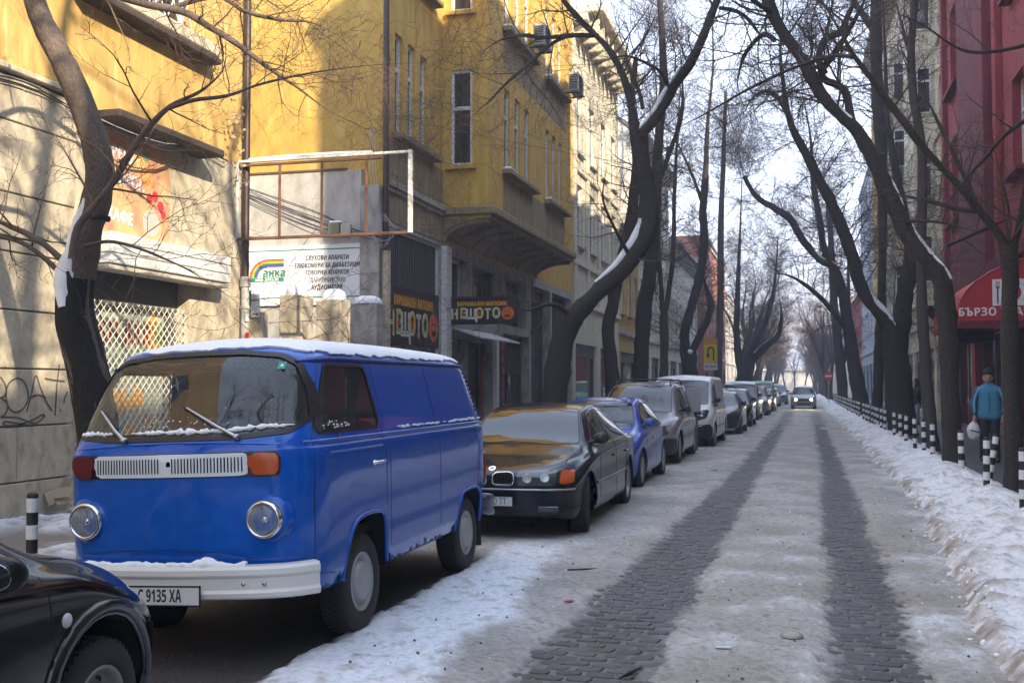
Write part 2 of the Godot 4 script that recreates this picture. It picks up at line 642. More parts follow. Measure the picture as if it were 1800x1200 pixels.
	sheet(bank_at, 0.9, 3.3, 0.08, -18.0, -42.0, 0.1, k)
	sheet(bank_at, 0.9, 3.3, 0.2, -42.0, -140.0, 0.7, k)
	sheet(bank_at, 0.9, 3.3, 0.3, -140.0, -250.0, 3.0, k)
	struct(obj("snow_bank", k, M.ground), "stuff")
	# pavements with kerbs
	struct(obj("pavement", mb().slab(Vector3(2.45, -0.05, 40), Vector3(5.9, 0.12, -260)), M.asphalt))
	var kerb := mb()
	var zz := 38.0
	while zz > -200.0:
		kerb.bbox(Vector3(2.37, 0.055, zz - 0.5), Vector3(0.16, 0.18, 0.985), 0.015)
		kerb.bbox(Vector3(-5.03, 0.055, zz - 0.5), Vector3(0.16, 0.18, 0.985), 0.015)
		zz -= 1.0
	struct(obj("kerb", kerb, M.granite), "stuff")
	var lp := obj("pavement", mb().slab(Vector3(-8.9, -0.05, 40), Vector3(-5.11, 0.12, -260)), M.asphalt)
	struct(lp)
	var left_snow := func(x: float, z: float) -> Array:
		var nb := nz.get_noise_2d(x * 1.2 + 80.0, z * 1.2)
		var nf := nz.get_noise_2d(x * 7.0, z * 7.0 + 130.0)
		var w := clampf(smooth(-7.7, -8.5, x) + smooth(-0.05, 0.3, nb), 0.0, 1.0)
		return [0.124 + w * (0.05 + 0.04 * nf + 0.03 * nb), Color(0.23, 0.19, 0.16).lerp(Color(0.72, 0.74, 0.77), w * clampf(0.75 + nf * 1.2, 0.0, 1.0))]
	struct(obj("pavement_snow", sheet(left_snow, -8.6, -5.2, 0.06, -5.0, -15.0, 0.06), M.ground), "stuff")

# ---------- car bodies: a smooth shell lofted through stations, cut into panels, glass and lamps
class Shell:
	var L := 4.0
	var cur := {}
	var bulge := 0.1
	var bulge_r := 0.1
	var round_f := 0.0
	var sf := PackedFloat32Array()  # front face: how far back it lies at a height  [y, s, y, s ...]
	var sr := PackedFloat32Array()
	var fade := 1.2
	var fine := 1.0
	var V := PackedVector3Array()
	var N := PackedVector3Array()
	var T := PackedInt32Array()
	var front_ids := PackedInt32Array()
	var side_ids := PackedInt32Array()
	var back_ids := PackedInt32Array()

	static func val(a: PackedFloat32Array, s: float) -> float:
		var k := a.size() / 2
		if s <= a[0]:
			return a[1]
		if s >= a[2 * k - 2]:
			return a[2 * k - 1]
		var i := 0
		while s > a[2 * i + 2]:
			i += 1
		var h := a[2 * i + 2] - a[2 * i]
		var d := (a[2 * i + 3] - a[2 * i + 1]) / h
		var m0 := d
		var m1 := d
		if i > 0:
			var dp := (a[2 * i + 1] - a[2 * i - 1]) / (a[2 * i] - a[2 * i - 2])
			m0 = 0.0 if dp * d <= 0.0 else 2.0 * dp * d / (dp + d)
		if i < k - 2:
			var dn := (a[2 * i + 5] - a[2 * i + 3]) / (a[2 * i + 4] - a[2 * i + 2])
			m1 = 0.0 if dn * d <= 0.0 else 2.0 * dn * d / (dn + d)
		var t := (s - a[2 * i]) / h
		return (2 * t * t * t - 3 * t * t + 1) * a[2 * i + 1] + (t * t * t - 2 * t * t + t) * h * m0 + (3 * t * t - 2 * t * t * t) * a[2 * i + 3] + (t * t * t - t * t) * h * m1

	func g(k: String, s: float) -> float:
		return val(cur[k], s)

	func half(s: float) -> PackedVector2Array:
		var by := g("by", s)
		var bw := g("bw", s)
		var ry := g("ry", s)
		var rw := g("rw", s)
		var ty := g("ty", s)
		var bot := g("bot", s)
		var mw := g("mw", s)
		var my := g("my", s)
		var p := PackedVector2Array([
			Vector2(0, bot), Vector2(mw * 0.86, bot), Vector2(mw * 0.97, bot + 0.06), Vector2(mw, lerpf(bot, my, 0.5)), Vector2(lerpf(mw, bw, 0.6), my),
			Vector2(bw, by - 0.07), Vector2(bw - 0.025, by), Vector2(lerpf(bw - 0.04, rw, 0.5) + 0.012, lerpf(by, ry, 0.5)), Vector2(rw, ry), Vector2(rw * 0.86, lerpf(ry, ty, 0.58)), Vector2(rw * 0.5, lerpf(ry, ty, 0.88)), Vector2(0, ty)])
		var each := PackedInt32Array([1, 2, 3, 4, 5, 3, 5, 6, 4, 4, 4])
		var o := PackedVector2Array()
		for i in p.size() - 1:
			var a := p[maxi(i - 1, 0)]
			var d := p[mini(i + 2, p.size() - 1)] if i + 2 < p.size() else Vector2(-p[i].x, p[i].y)
			var m := maxi(1, int(round(each[i] * fine)))
			for k in m:
				o.append(p[i].cubic_interpolate(p[i + 1], a, d, k / float(m)) if i > 0 else p[i].lerp(p[i + 1], k / float(m)))
		o.append(p[p.size() - 1])
		return o

	func place(x: float, y: float, s: float) -> Vector3:
		var f := clampf(1.0 - s / fade, 0.0, 1.0)
		var b := clampf(1.0 - (L - s) / fade, 0.0, 1.0)
		var w := g("bw", minf(L * 0.5, 2.0))
		var q := s + bulge * (x / w) * (x / w) * f * f
		if sf.size():
			q += val(sf, y) * f
		q -= bulge_r * (x / w) * (x / w) * b * b
		if sr.size():
			q -= val(sr, y) * b
		return Vector3(x, y, -q)

	func build(stations: PackedFloat32Array) -> void:
		var rings: Array[PackedVector3Array] = []
		var h0 := half(stations[0])
		var hn := half(stations[stations.size() - 1])
		var caps: Array = [0.02, 0.15, 0.3, 0.45, 0.58, 0.7, 0.8, 0.89, 0.96] if fine >= 0.8 else [0.05, 0.35, 0.65, 0.88]
		for k: float in caps:
			rings.append(ring(h0, stations[0], k))
		for s in stations:
			rings.append(ring(half(s), s, 1.0))
		caps.reverse()
		for k: float in caps:
			rings.append(ring(hn, stations[stations.size() - 1], k))
		var m := rings[0].size()
		for r in rings:
			V.append_array(r)
		N.resize(V.size())
		for i in rings.size() - 1:
			for k in m:
				var k2 := (k + 1) % m
				var a := i * m + k
				var b := i * m + k2
				var c := a + m
				var d := b + m
				T.append_array(PackedInt32Array([a, b, c, b, d, c]))
				var nn := (V[c] - V[b]).cross(V[d] - V[a])
				N[a] += nn; N[b] += nn; N[c] += nn; N[d] += nn
		for i in N.size():
			N[i] = N[i].normalized()
		# face outwards
		var mid := Vector3(0, 0.7, -L * 0.5)
		var sum := 0.0
		for i in N.size():
			sum += N[i].dot(V[i] - mid)
		if sum < 0.0:
			for i in N.size():
				N[i] = -N[i]
		for i in V.size():
			if N[i].z > 0.25: front_ids.append(i)
			if N[i].x > 0.25: side_ids.append(i)
			if N[i].z < -0.25: back_ids.append(i)

	func ring(h: PackedVector2Array, s: float, k: float) -> PackedVector3Array:
		var o := PackedVector3Array()
		var cy := (h[0].y + h[h.size() - 1].y) * 0.5
		var n := h.size()
		for i in n:
			o.append(place(h[i].x * k, lerpf(cy, h[i].y, k), s))
		for i in range(n - 2, 0, -1):
			o.append(place(-h[i].x * k, lerpf(cy, h[i].y, k), s))
		return o

	# the point of the skin seen from the front at (x, y); from the side at (s, y)
	func front(x: float, y: float, off := 0.003) -> Vector3:
		var best := 1e9
		var at := 0
		for i in front_ids:
			var q := V[i]
			var d := (q.x - x) * (q.x - x) + (q.y - y) * (q.y - y)
			if d < best:
				best = d; at = i
		var nn := N[at]
		return Vector3(x, y, V[at].z - (nn.x * (x - V[at].x) + nn.y * (y - V[at].y)) / nn.z) + nn * off
	func front_n(x: float, y: float) -> Vector3:
		var best := 1e9
		var at := 0
		for i in front_ids:
			var q := V[i]
			var d := (q.x - x) * (q.x - x) + (q.y - y) * (q.y - y)
			if d < best:
				best = d; at = i
		return N[at]
	func side(s: float, y: float, left := 1.0, off := 0.003) -> Vector3:
		var best := 1e9
		var at := 0
		for i in side_ids:
			var q := V[i]
			var d := (q.z + s) * (q.z + s) + (q.y - y) * (q.y - y)
			if d < best:
				best = d; at = i
		var nn := N[at]
		var p := Vector3(V[at].x - (nn.z * (-s - V[at].z) + nn.y * (y - V[at].y)) / nn.x, y, -s) + nn * off
		return Vector3(p.x * left, p.y, p.z)

	# cut the skin: each region is [name, field over (p, n) that is negative inside, offset]; what no region takes stays "body"; "drop" is cut away
	func cut(regions: Array) -> Dictionary:
		var out := {}
		var fields: Array[PackedFloat32Array] = []
		for r: Array in regions:
			var f: Callable = r[1]
			var a := PackedFloat32Array()
			a.resize(V.size())
			for i in V.size():
				a[i] = f.call(V[i], N[i])
			fields.append(a)
			if not out.has(r[0]):
				out[r[0]] = MB.new()
		var body := MB.new()
		out["body"] = body
		var map := PackedInt32Array()
		map.resize(V.size())
		map.fill(-1)
		for t in range(0, T.size(), 3):
			var i0 := T[t]
			var i1 := T[t + 1]
			var i2 := T[t + 2]
			var touched := false
			for f in fields:
				if f[i0] < 0.0 or f[i1] < 0.0 or f[i2] < 0.0:
					touched = true
					break
			if not touched:
				for i: int in [i0, i1, i2]:
					if map[i] < 0:
						map[i] = body.vert(V[i], N[i], Vector2(-V[i].z, V[i].y))
					body.ix.append(map[i])
				continue
			var poly: Array = [bary(1, 0, 0), bary(0, 1, 0), bary(0, 0, 1)]
			for r in regions.size():
				if poly.size() < 3:
					break
				var f := fields[r]
				var vals := PackedFloat32Array()
				var neg := 0
				for b: Vector3 in poly:
					var x := b.x * f[i0] + b.y * f[i1] + b.z * f[i2]
					vals.append(x)
					if x < 0.0: neg += 1
				if neg == 0:
					continue
				var inside: Array = []
				var outside: Array = []
				var edge: Array = []
				for k in poly.size():
					var k2 := (k + 1) % poly.size()
					(inside if vals[k] < 0.0 else outside).append(poly[k])
					if (vals[k] < 0.0) != (vals[k2] < 0.0):
						var q: Vector3 = (poly[k] as Vector3).lerp(poly[k2], vals[k] / (vals[k] - vals[k2]))
						inside.append(q); outside.append(q); edge.append(q)
				var off: float = regions[r][2]
				emit(out[regions[r][0]], inside, i0, i1, i2, off)
				if absf(off) > 0.004 and edge.size() == 2:
					var m: MB = out[regions[r][0]]
					var a := at(edge[0], i0, i1, i2)
					var b := at(edge[1], i0, i1, i2)
					var na := nat(edge[0], i0, i1, i2)
					var mid := at((inside[0] + inside[1] + inside[2]) / 3.0, i0, i1, i2)
					m.quad(a, b, b + na * off, a + na * off, (a - mid) * signf(off))
				poly = outside
			if poly.size() >= 3:
				emit(body, poly, i0, i1, i2, 0.0)
		return out

	static func bary(a: float, b: float, c: float) -> Vector3:
		return Vector3(a, b, c)
	func at(b: Vector3, i0: int, i1: int, i2: int) -> Vector3:
		return V[i0] * b.x + V[i1] * b.y + V[i2] * b.z
	func nat(b: Vector3, i0: int, i1: int, i2: int) -> Vector3:
		return (N[i0] * b.x + N[i1] * b.y + N[i2] * b.z).normalized()
	func emit(m: MB, poly: Array, i0: int, i1: int, i2: int, off: float) -> void:
		if poly.size() < 3:
			return
		var first := m.v.size()
		for b: Vector3 in poly:
			var nn := nat(b, i0, i1, i2)
			var p := at(b, i0, i1, i2) + nn * off
			m.vert(p, nn, Vector2(-p.z, p.y))
		for k in range(1, poly.size() - 1):
			m.ix.append_array(PackedInt32Array([first, first + k, first + k + 1]))

	# a thin dark line, strip or moulding laid on the skin
	func strip(pts: PackedVector3Array, r: float, b: MB, sides := 4) -> void:
		var rr := PackedFloat32Array()
		rr.resize(pts.size())
		rr.fill(r)
		b.tube(pts, rr, sides)
	func side_line(sy: PackedVector2Array, left: float, each := 0.06, off := 0.001) -> PackedVector3Array:
		var o := PackedVector3Array()
		for i in sy.size() - 1:
			var m := maxi(1, int(ceil(sy[i].distance_to(sy[i + 1]) / each)))
			for k in m:
				var q := sy[i].lerp(sy[i + 1], k / float(m))
				o.append(side(q.x, q.y, left, off))
		o.append(side(sy[sy.size() - 1].x, sy[sy.size() - 1].y, left, off))
		return o
	func front_line(xy: PackedVector2Array, each := 0.06, off := 0.001) -> PackedVector3Array:
		var o := PackedVector3Array()
		for i in xy.size() - 1:
			var m := maxi(1, int(ceil(xy[i].distance_to(xy[i + 1]) / each)))
			for k in m:
				var q := xy[i].lerp(xy[i + 1], k / float(m))
				o.append(front(q.x, q.y, off))
		o.append(front(xy[xy.size() - 1].x, xy[xy.size() - 1].y, off))
		return o

static func sd_poly(p: Vector2, v: PackedVector2Array) -> float:
	var d := (p - v[0]).length_squared()
	var s := 1.0
	var j := v.size() - 1
	for i in v.size():
		var e := v[j] - v[i]
		var w := p - v[i]
		var q := w - e * clampf(w.dot(e) / e.dot(e), 0.0, 1.0)
		d = minf(d, q.length_squared())
		var c0 := p.y >= v[i].y
		var c1 := p.y < v[j].y
		var c2 := e.x * w.y > e.y * w.x
		if (c0 and c1 and c2) or (not c0 and not c1 and not c2):
			s = -s
		j = i
	return s * sqrt(d)

static func sd_box(p: Vector2, c: Vector2, h: Vector2, r: float) -> float:
	var q := (p - c).abs() - h + Vector2(r, r)
	return minf(maxf(q.x, q.y), 0.0) + Vector2(maxf(q.x, 0), maxf(q.y, 0)).length() - r

# fields: side window outline in (s, y); front outline in (x, y); wheel opening
func side_field(poly: Array, r := 0.03) -> Callable:
	var v := PackedVector2Array(poly)
	var lo := v[0]
	var hi := v[0]
	for q in v:
		lo = lo.min(q)
		hi = hi.max(q)
	lo -= Vector2(0.2, 0.2)
	hi += Vector2(0.2, 0.2)
	return func(p: Vector3, n: Vector3) -> float:
		var q := Vector2(-p.z, p.y)
		if absf(n.x) < 0.3 or q.x < lo.x or q.x > hi.x or q.y < lo.y or q.y > hi.y:
			return 0.15
		return sd_poly(q, v) - r

func front_field(poly: Array, r := 0.02, both := true, smax := 0.6) -> Callable:
	var v := PackedVector2Array(poly)
	return func(p: Vector3, n: Vector3) -> float:
		if n.z < 0.1 or p.z < -smax:
			return 0.1
		return sd_poly(Vector2(absf(p.x) if both else p.x, p.y), v) - r

func arch_field(s: float, y: float, r: float, flat := 0.0) -> Callable:
	return func(p: Vector3, n: Vector3) -> float:
		if absf(p.x) < 0.45:
			return 0.2
		var q := Vector2(absf(-p.z - s), p.y - y)
		if q.y < 0.0:
			return q.x - r
		return (Vector2(q.x, q.y).length() - r)

# s between two limits (the lower one curving back towards the corners), away from the roof rails
func screen_field(sh: Shell, s0: float, s1: float, curve: float, inset: float, r := 0.06, ymin := 0.0) -> Callable:
	return func(p: Vector3, n: Vector3) -> float:
		if n.y < 0.12 or p.y < ymin:
			return 0.2
		var s := -p.z
		var w := sh.g("rw", s) - inset
		var a := s0 + curve * p.x * p.x
		var b := s1 + curve * 0.5 * p.x * p.x
		var q := Vector2(absf(p.x) - w + r, maxf(a - s, s - b) * 0.75 + r)
		return minf(maxf(q.x, q.y), 0.0) + Vector2(maxf(q.x, 0), maxf(q.y, 0)).length() - r

func stations(l: float, ends: float, d: float) -> PackedFloat32Array:
	var o := PackedFloat32Array([0.0])
	var s := 0.0
	while s < ends - 1e-4:
		s += lerpf(ends * 0.06, d, s / ends)
		o.append(minf(s, ends))
	while s < l - ends - d * 0.5:
		s += d
		o.append(s)
	var tail := PackedFloat32Array([])
	for k in o:
		if k <= ends:
			tail.append(l - k)
	tail.reverse()
	var keep := PackedFloat32Array()
	for k in o:
		if k < l - ends - d * 0.4:
			keep.append(k)
	keep.append_array(tail)
	return keep

# ---------- wheels
func wheel(parent: Node3D, at: Vector3, r: float, w: float, style: String, turned := 0.0) -> void:
	# axle along x, outer face towards sign(at.x)
	var k := "%s %.3f %.3f" % [style, r, w]
	if not M.has(k):
		var t := mb()
		var xf := Transform3D(Basis(Vector3(0, 0, 1), -PI / 2.0), Vector3.ZERO)  # lathe +y to +x
		var rr := r * (0.60 if style != "alloy" and style != "disc" else 0.67)
		t.lathe([Vector2(rr, -w * 0.5), Vector2(r - 0.03, -w * 0.5 - 0.006), Vector2(r - 0.008, -w * 0.44), Vector2(r, -w * 0.33), Vector2(r, w * 0.33), Vector2(r - 0.008, w * 0.44), Vector2(r - 0.03, w * 0.5 + 0.006), Vector2(rr + 0.03, w * 0.5 + 0.004), Vector2(rr, w * 0.5 - 0.004), Vector2(rr - 0.004, w * 0.3)], xf, 40, true)
		# tread blocks
		var nb := 46
		for i in nb:
			for j in 4:
				var a := TAU * (i + (0.5 if j % 2 else 0.0)) / nb
				var b := Basis(Vector3.RIGHT, a)
				t.box(b * Vector3(0, r + 0.001, 0) + Vector3((j - 1.5) * w * 0.2, 0, 0), Vector3(w * 0.17, 0.012, TAU * r / nb * 0.62), b * Basis(Vector3.UP, 0.35 if j % 2 else -0.35))
		var rim := mb()
		if style == "cap":
			rim.lathe([Vector2(rr - 0.003, w * 0.25), Vector2(rr - 0.002, w * 0.5 - 0.002), Vector2(rr - 0.012, w * 0.5 + 0.004), Vector2(rr - 0.025, w * 0.5 - 0.012), Vector2(rr - 0.04, w * 0.5 - 0.03), Vector2(rr * 0.70, w * 0.5 - 0.03), Vector2(rr * 0.66, w * 0.5 - 0.005), Vector2(rr * 0.645, w * 0.5 + 0.008), Vector2(rr * 0.52, w * 0.5 + 0.016), Vector2(rr * 0.40, w * 0.5 + 0.018), Vector2(rr * 0.37, w * 0.5 + 0.024), Vector2(rr * 0.2, w * 0.5 + 0.03), Vector2(0, w * 0.5 + 0.031)], xf, 40, true)
		elif style == "alloy":
			rim.lathe([Vector2(rr, w * 0.2), Vector2(rr + 0.002, w * 0.5), Vector2(rr - 0.012, w * 0.5 + 0.004), Vector2(rr - 0.022, w * 0.42), Vector2(rr - 0.03, w * 0.1)], xf, 36, true)
			rim.lathe([Vector2(0.075, w * 0.2), Vector2(0.07, w * 0.40), Vector2(0.045, w * 0.45), Vector2(0, w * 0.455)], xf, 18, true)
			for i in 7:
				var b := Basis(Vector3.RIGHT, TAU * i / 7.0)
				rim.bbox(b * Vector3(0, rr * 0.55, 0) + Vector3(w * 0.33, 0, 0), Vector3(0.035, rr * 0.9, 0.05), 0.01, b)
		elif style == "disc":
			rim.lathe([Vector2(rr, w * 0.2), Vector2(rr, w * 0.49), Vector2(rr - 0.012, w * 0.5), Vector2(rr - 0.03, w * 0.44), Vector2(rr * 0.75, w * 0.46), Vector2(rr * 0.4, w * 0.47), Vector2(rr * 0.2, w * 0.44), Vector2(0, w * 0.45)], xf, 30, true)
			for i in 9:
				var b := Basis(Vector3.RIGHT, TAU * i / 9.0)
				rim.bbox(b * Vector3(0, rr * 0.72, 0) + Vector3(w * 0.465, 0, 0), Vector3(0.02, rr * 0.3, 0.035), 0.006, b)
		else: # plain steel with holes
			rim.lathe([Vector2(rr, w * 0.2), Vector2(rr + 0.001, w * 0.5), Vector2(rr - 0.012, w * 0.5 + 0.003), Vector2(rr - 0.03, w * 0.35), Vector2(rr * 0.72, w * 0.12), Vector2(rr * 0.6, w * 0.22), Vector2(rr * 0.35, w * 0.2), Vector2(rr * 0.33, w * 0.3), Vector2(0, w * 0.31)], xf, 36, true)
		var dk := mb()
		dk.lathe([Vector2(rr, -w * 0.3), Vector2(rr - 0.002, w * 0.12), Vector2(0, w * 0.1)], xf, 24)
		if style == "steel":
			for i in 10:
				var b := Basis(Vector3.RIGHT, TAU * i / 10.0)
				dk.lathe([Vector2(0.021, 0), Vector2(0.02, 0.006), Vector2(0, 0.006)], Transform3D(b * Basis(Vector3(0, 0, 1), -PI / 2.0), b * Vector3(w * 0.155, rr * 0.67, 0)), 8)
		M[k] = [t.mesh(), rim.mesh(), dk.mesh()]
	var o := put("wheel", M[k][0], M.rubber, parent)
	var tilt := Basis(Vector3.UP, turned)
	if at.x < 0:
		tilt = tilt * Basis(Vector3.UP, PI)
	o.transform = Transform3D(tilt, at)
	put("rim", M[k][1], {"cap": M.cap_grey, "alloy": M.alloy, "disc": M.alloy, "steel": M.steel_grey}[style], o)
	put("hub", M[k][2], M.dark, o)

func plate(parent: Node3D, at: Vector3, w: float, h: float, text: String, tilt := 0.0, squeeze := 0.82, heavy := false) -> void:
	var b := Basis(Vector3.RIGHT, tilt)
	var o := obj("number_plate", mb().bbox(Vector3.ZERO, Vector3(w, h, 0.008), 0.002), M.plate_white, parent)
	o.transform = Transform3D(b, at)
	var fr := mb()
	for s: float in [-1.0, 1.0]:
		fr.box(Vector3(0, s * (h * 0.5 - 0.003), 0.003), Vector3(w + 0.012, 0.008, 0.008))
		fr.box(Vector3(s * (w * 0.5 + 0.002), 0, 0.003), Vector3(0.008, h + 0.006, 0.008))
	obj("frame", fr, M.black, o)
	if text:
		words("lettering", text, h * 0.62, M.print_black, o, Transform3D(Basis(), Vector3(0, 0, 0.0045)), heavy, squeeze, "Droid Sans", 0.002)

# left and right pieces of one cut become parts of their own
func put_split(called: String, b: MB, m: Material, t: Node3D) -> void:
	var lo := 1e9
	var neg := false
	var pos := false
	for p in b.v:
		lo = minf(lo, absf(p.x))
		if p.x < 0.0: neg = true
		else: pos = true
	if lo < 0.03 or not (neg and pos):
		obj(called, b, m, t)
		return
	for s: float in [-1.0, 1.0]:
		var o := mb()
		for k in range(0, b.ix.size(), 3):
			if b.v[b.ix[k]].x * s > 0.0:
				for e in 3:
					var i := b.ix[k + e]
					o.ix.append(o.vert(b.v[i], b.n[i], b.t[i]))
		obj(called, o, m, t)

func F32(a: Array) -> PackedFloat32Array:
	return PackedFloat32Array(a)

func specs(k: String) -> Dictionary:
	if k == "sedan":
		return {"L": 4.98, "axle": 0.87, "wb": 2.93, "r": 0.325, "tw": 0.225, "arch": 0.375, "track": 0.785, "bulge": 0.22, "cowl": [1.36, 2.16, 0.12], "mirror": [1.58, 0.98],
			"cur": {"bot": F32([0, .27, .35, .2, 4.6, .2, 4.98, .3]), "my": F32([0, .50]), "ty": F32([0, .70, .05, .735, .5, .845, 1.36, .965, 2.18, 1.375, 2.8, 1.43, 3.5, 1.39, 4.25, 1.06, 4.9, 1.0, 4.98, .88]),
				"ry": F32([0, .655, .05, .70, .5, .81, 1.32, .93, 2.12, 1.31, 2.8, 1.375, 3.5, 1.33, 4.22, 1.03, 4.98, .85]), "rw": F32([0, .62, .1, .66, .5, .74, 1.3, .76, 1.7, .68, 2.15, .60, 2.9, .585, 3.5, .58, 4.2, .66, 4.98, .6]),
				"by": F32([0, .60, .5, .735, 1.36, .87, 3, .92, 4.3, .95, 4.98, .80]), "bw": F32([0, .70, .06, .78, .2, .86, .5, .905, 1.2, .925, 3.6, .925, 4.4, .89, 4.8, .80, 4.98, .68]), "mw": F32([0, .70, .06, .78, .2, .86, .5, .91, 1.2, .93, 3.6, .93, 4.4, .89, 4.8, .80, 4.98, .68])},
			"win": [[[1.62, .965], [2.2, 1.285], [2.62, 1.335], [2.62, .965]], [[2.70, .967], [2.70, 1.335], [3.3, 1.30], [3.62, 1.14], [3.66, .985]], [[3.72, .995], [3.70, 1.12], [3.92, .995]]],
			"lamp": [[.31, .615], [.31, .715], [.66, .735], [.67, .61]], "turn": [[.745, .62], [.74, .725], [.82, .715], [.83, .63]], "grille": [], "low": [[0, .31], [.42, .31], [.42, .37], [0, .37]], "seams": [[[1.52, .34], [1.50, .60], [1.56, .92]], [[2.66, .32], [2.66, .95]], [[3.62, .95], [3.45, .66], [3.42, .60]]], "strip": 0.535}
	if k == "minivan":
		return {"L": 4.62, "axle": 0.95, "wb": 2.88, "r": 0.335, "tw": 0.215, "arch": 0.39, "track": 0.82, "bulge": 0.2, "cowl": [0.98, 1.86, 0.16], "mirror": [1.42, 1.10],
			"cur": {"bot": F32([0, .28, .35, .22, 4.3, .22, 4.62, .32]), "my": F32([0, .55]), "ty": F32([0, .74, .05, .79, .3, .90, 1.0, 1.07, 1.9, 1.66, 2.6, 1.73, 4.1, 1.69, 4.45, 1.45, 4.62, .95]),
				"ry": F32([0, .67, .3, .85, 1.0, 1.03, 1.86, 1.56, 2.5, 1.64, 4.1, 1.60, 4.45, 1.36, 4.62, .9]), "rw": F32([0, .58, .1, .66, .3, .74, 1.0, .80, 1.4, .75, 1.9, .69, 3, .68, 4.2, .66, 4.62, .58]),
				"by": F32([0, .60, .3, .78, 1.0, .96, 2.5, 1.0, 4.62, .86]), "bw": F32([0, .64, .06, .72, .2, .84, .5, .92, 1.2, .95, 3.8, .95, 4.3, .90, 4.55, .8, 4.62, .7]), "mw": F32([0, .64, .06, .72, .2, .84, .5, .92, 1.2, .955, 3.8, .955, 4.3, .90, 4.55, .8, 4.62, .7])},
			"win": [[[1.32, 1.05], [1.94, 1.52], [2.38, 1.57], [2.38, 1.05]], [[2.46, 1.05], [2.46, 1.57], [3.3, 1.57], [3.3, 1.06]], [[3.38, 1.06], [3.38, 1.56], [4.05, 1.53], [4.2, 1.2], [4.18, 1.08]]],
			"lamp": [[.40, .62], [.38, .76], [.70, .80], [.76, .66]], "turn": [], "grille": [[0, .62], [.34, .62], [.33, .74], [0, .76]], "low": [[0, .34], [.5, .34], [.48, .44], [0, .44]], "seams": [[[1.36, .36], [1.30, .7], [1.34, 1.02]], [[2.42, .36], [2.42, 1.04]], [[3.34, .5], [3.34, 1.05]]], "strip": 0.56}
	if k == "van":
		return {"L": 4.8, "axle": 0.95, "wb": 3.0, "r": 0.33, "tw": 0.215, "arch": 0.39, "track": 0.82, "bulge": 0.2, "cowl": [0.72, 1.5, 0.16], "mirror": [1.05, 1.20],
			"cur": {"bot": F32([0, .26, .35, .22, 4.5, .22, 4.8, .3]), "my": F32([0, .6]), "ty": F32([0, .80, .05, .86, .25, .98, .74, 1.14, 1.55, 1.80, 2.1, 1.93, 4.4, 1.93, 4.7, 1.86, 4.8, 1.7]),
				"ry": F32([0, .72, .25, .90, .74, 1.08, 1.5, 1.67, 2.0, 1.80, 4.4, 1.81, 4.7, 1.74, 4.8, 1.5]), "rw": F32([0, .58, .1, .66, .3, .76, .74, .82, 1.5, .77, 2.1, .79, 4.4, .79, 4.8, .72]),
				"by": F32([0, .64, .25, .80, .74, .99, 2, 1.03, 4.8, 1.03]), "bw": F32([0, .64, .06, .72, .2, .84, .5, .92, 1.2, .945, 4.3, .945, 4.7, .9, 4.8, .8]), "mw": F32([0, .64, .06, .72, .2, .84, .5, .92, 1.2, .95, 4.3, .95, 4.7, .9, 4.8, .8])},
			"win": [[[1.0, 1.09], [1.60, 1.60], [1.98, 1.66], [1.98, 1.09]]], "panel": [[2.15, 1.10], [2.15, 1.70], [4.4, 1.70], [4.4, 1.10]],
			"lamp": [[.48, .72], [.46, .80], [.70, 1.0], [.80, .96], [.76, .80]], "turn": [], "grille": [[0, .66], [.30, .66], [.30, .72], [0, .73]], "low": [[0, .30], [.86, .30], [.86, .60], [0, .60]], "seams": [[[1.30, .36], [1.22, .7], [1.10, 1.05]], [[2.06, .36], [2.06, 1.75]], [[3.4, .5], [3.4, 1.05]]], "strip": 0.55}
	if k == "compact":
		var h := specs("hatch")
		h.cur.ty = F32([0, .50, .05, .56, .2, .70, .45, .83, .75, .92, 1.08, .985, 1.8, 1.38, 2.3, 1.45, 3.0, 1.43, 3.5, 1.33, 3.85, 1.03, 3.95, .88])
		h.cur.ry = F32([0, .44, .2, .64, .45, .78, .75, .875, 1.06, .945, 1.78, 1.31, 2.3, 1.385, 3.0, 1.36, 3.5, 1.25, 3.85, .98, 3.95, .83])
		h.cur.by = F32([0, .40, .2, .58, .45, .70, 1.0, .86, 2, .92, 3.2, .95, 3.95, .78])
		h.lamp = [[.40, .50], [.44, .58], [.62, .66], [.70, .62], [.66, .50]]
		h.grille = [[0, .45], [.27, .45], [.27, .50], [0, .51]]
		h.low = [[0, .26], [.46, .26], [.43, .34], [0, .34]]
		h.mirror = [1.60, .93]
		h.seams = [[[1.20, .32], [1.16, .6], [1.22, .90]], [[2.24, .32], [2.24, .95]]]
		return h
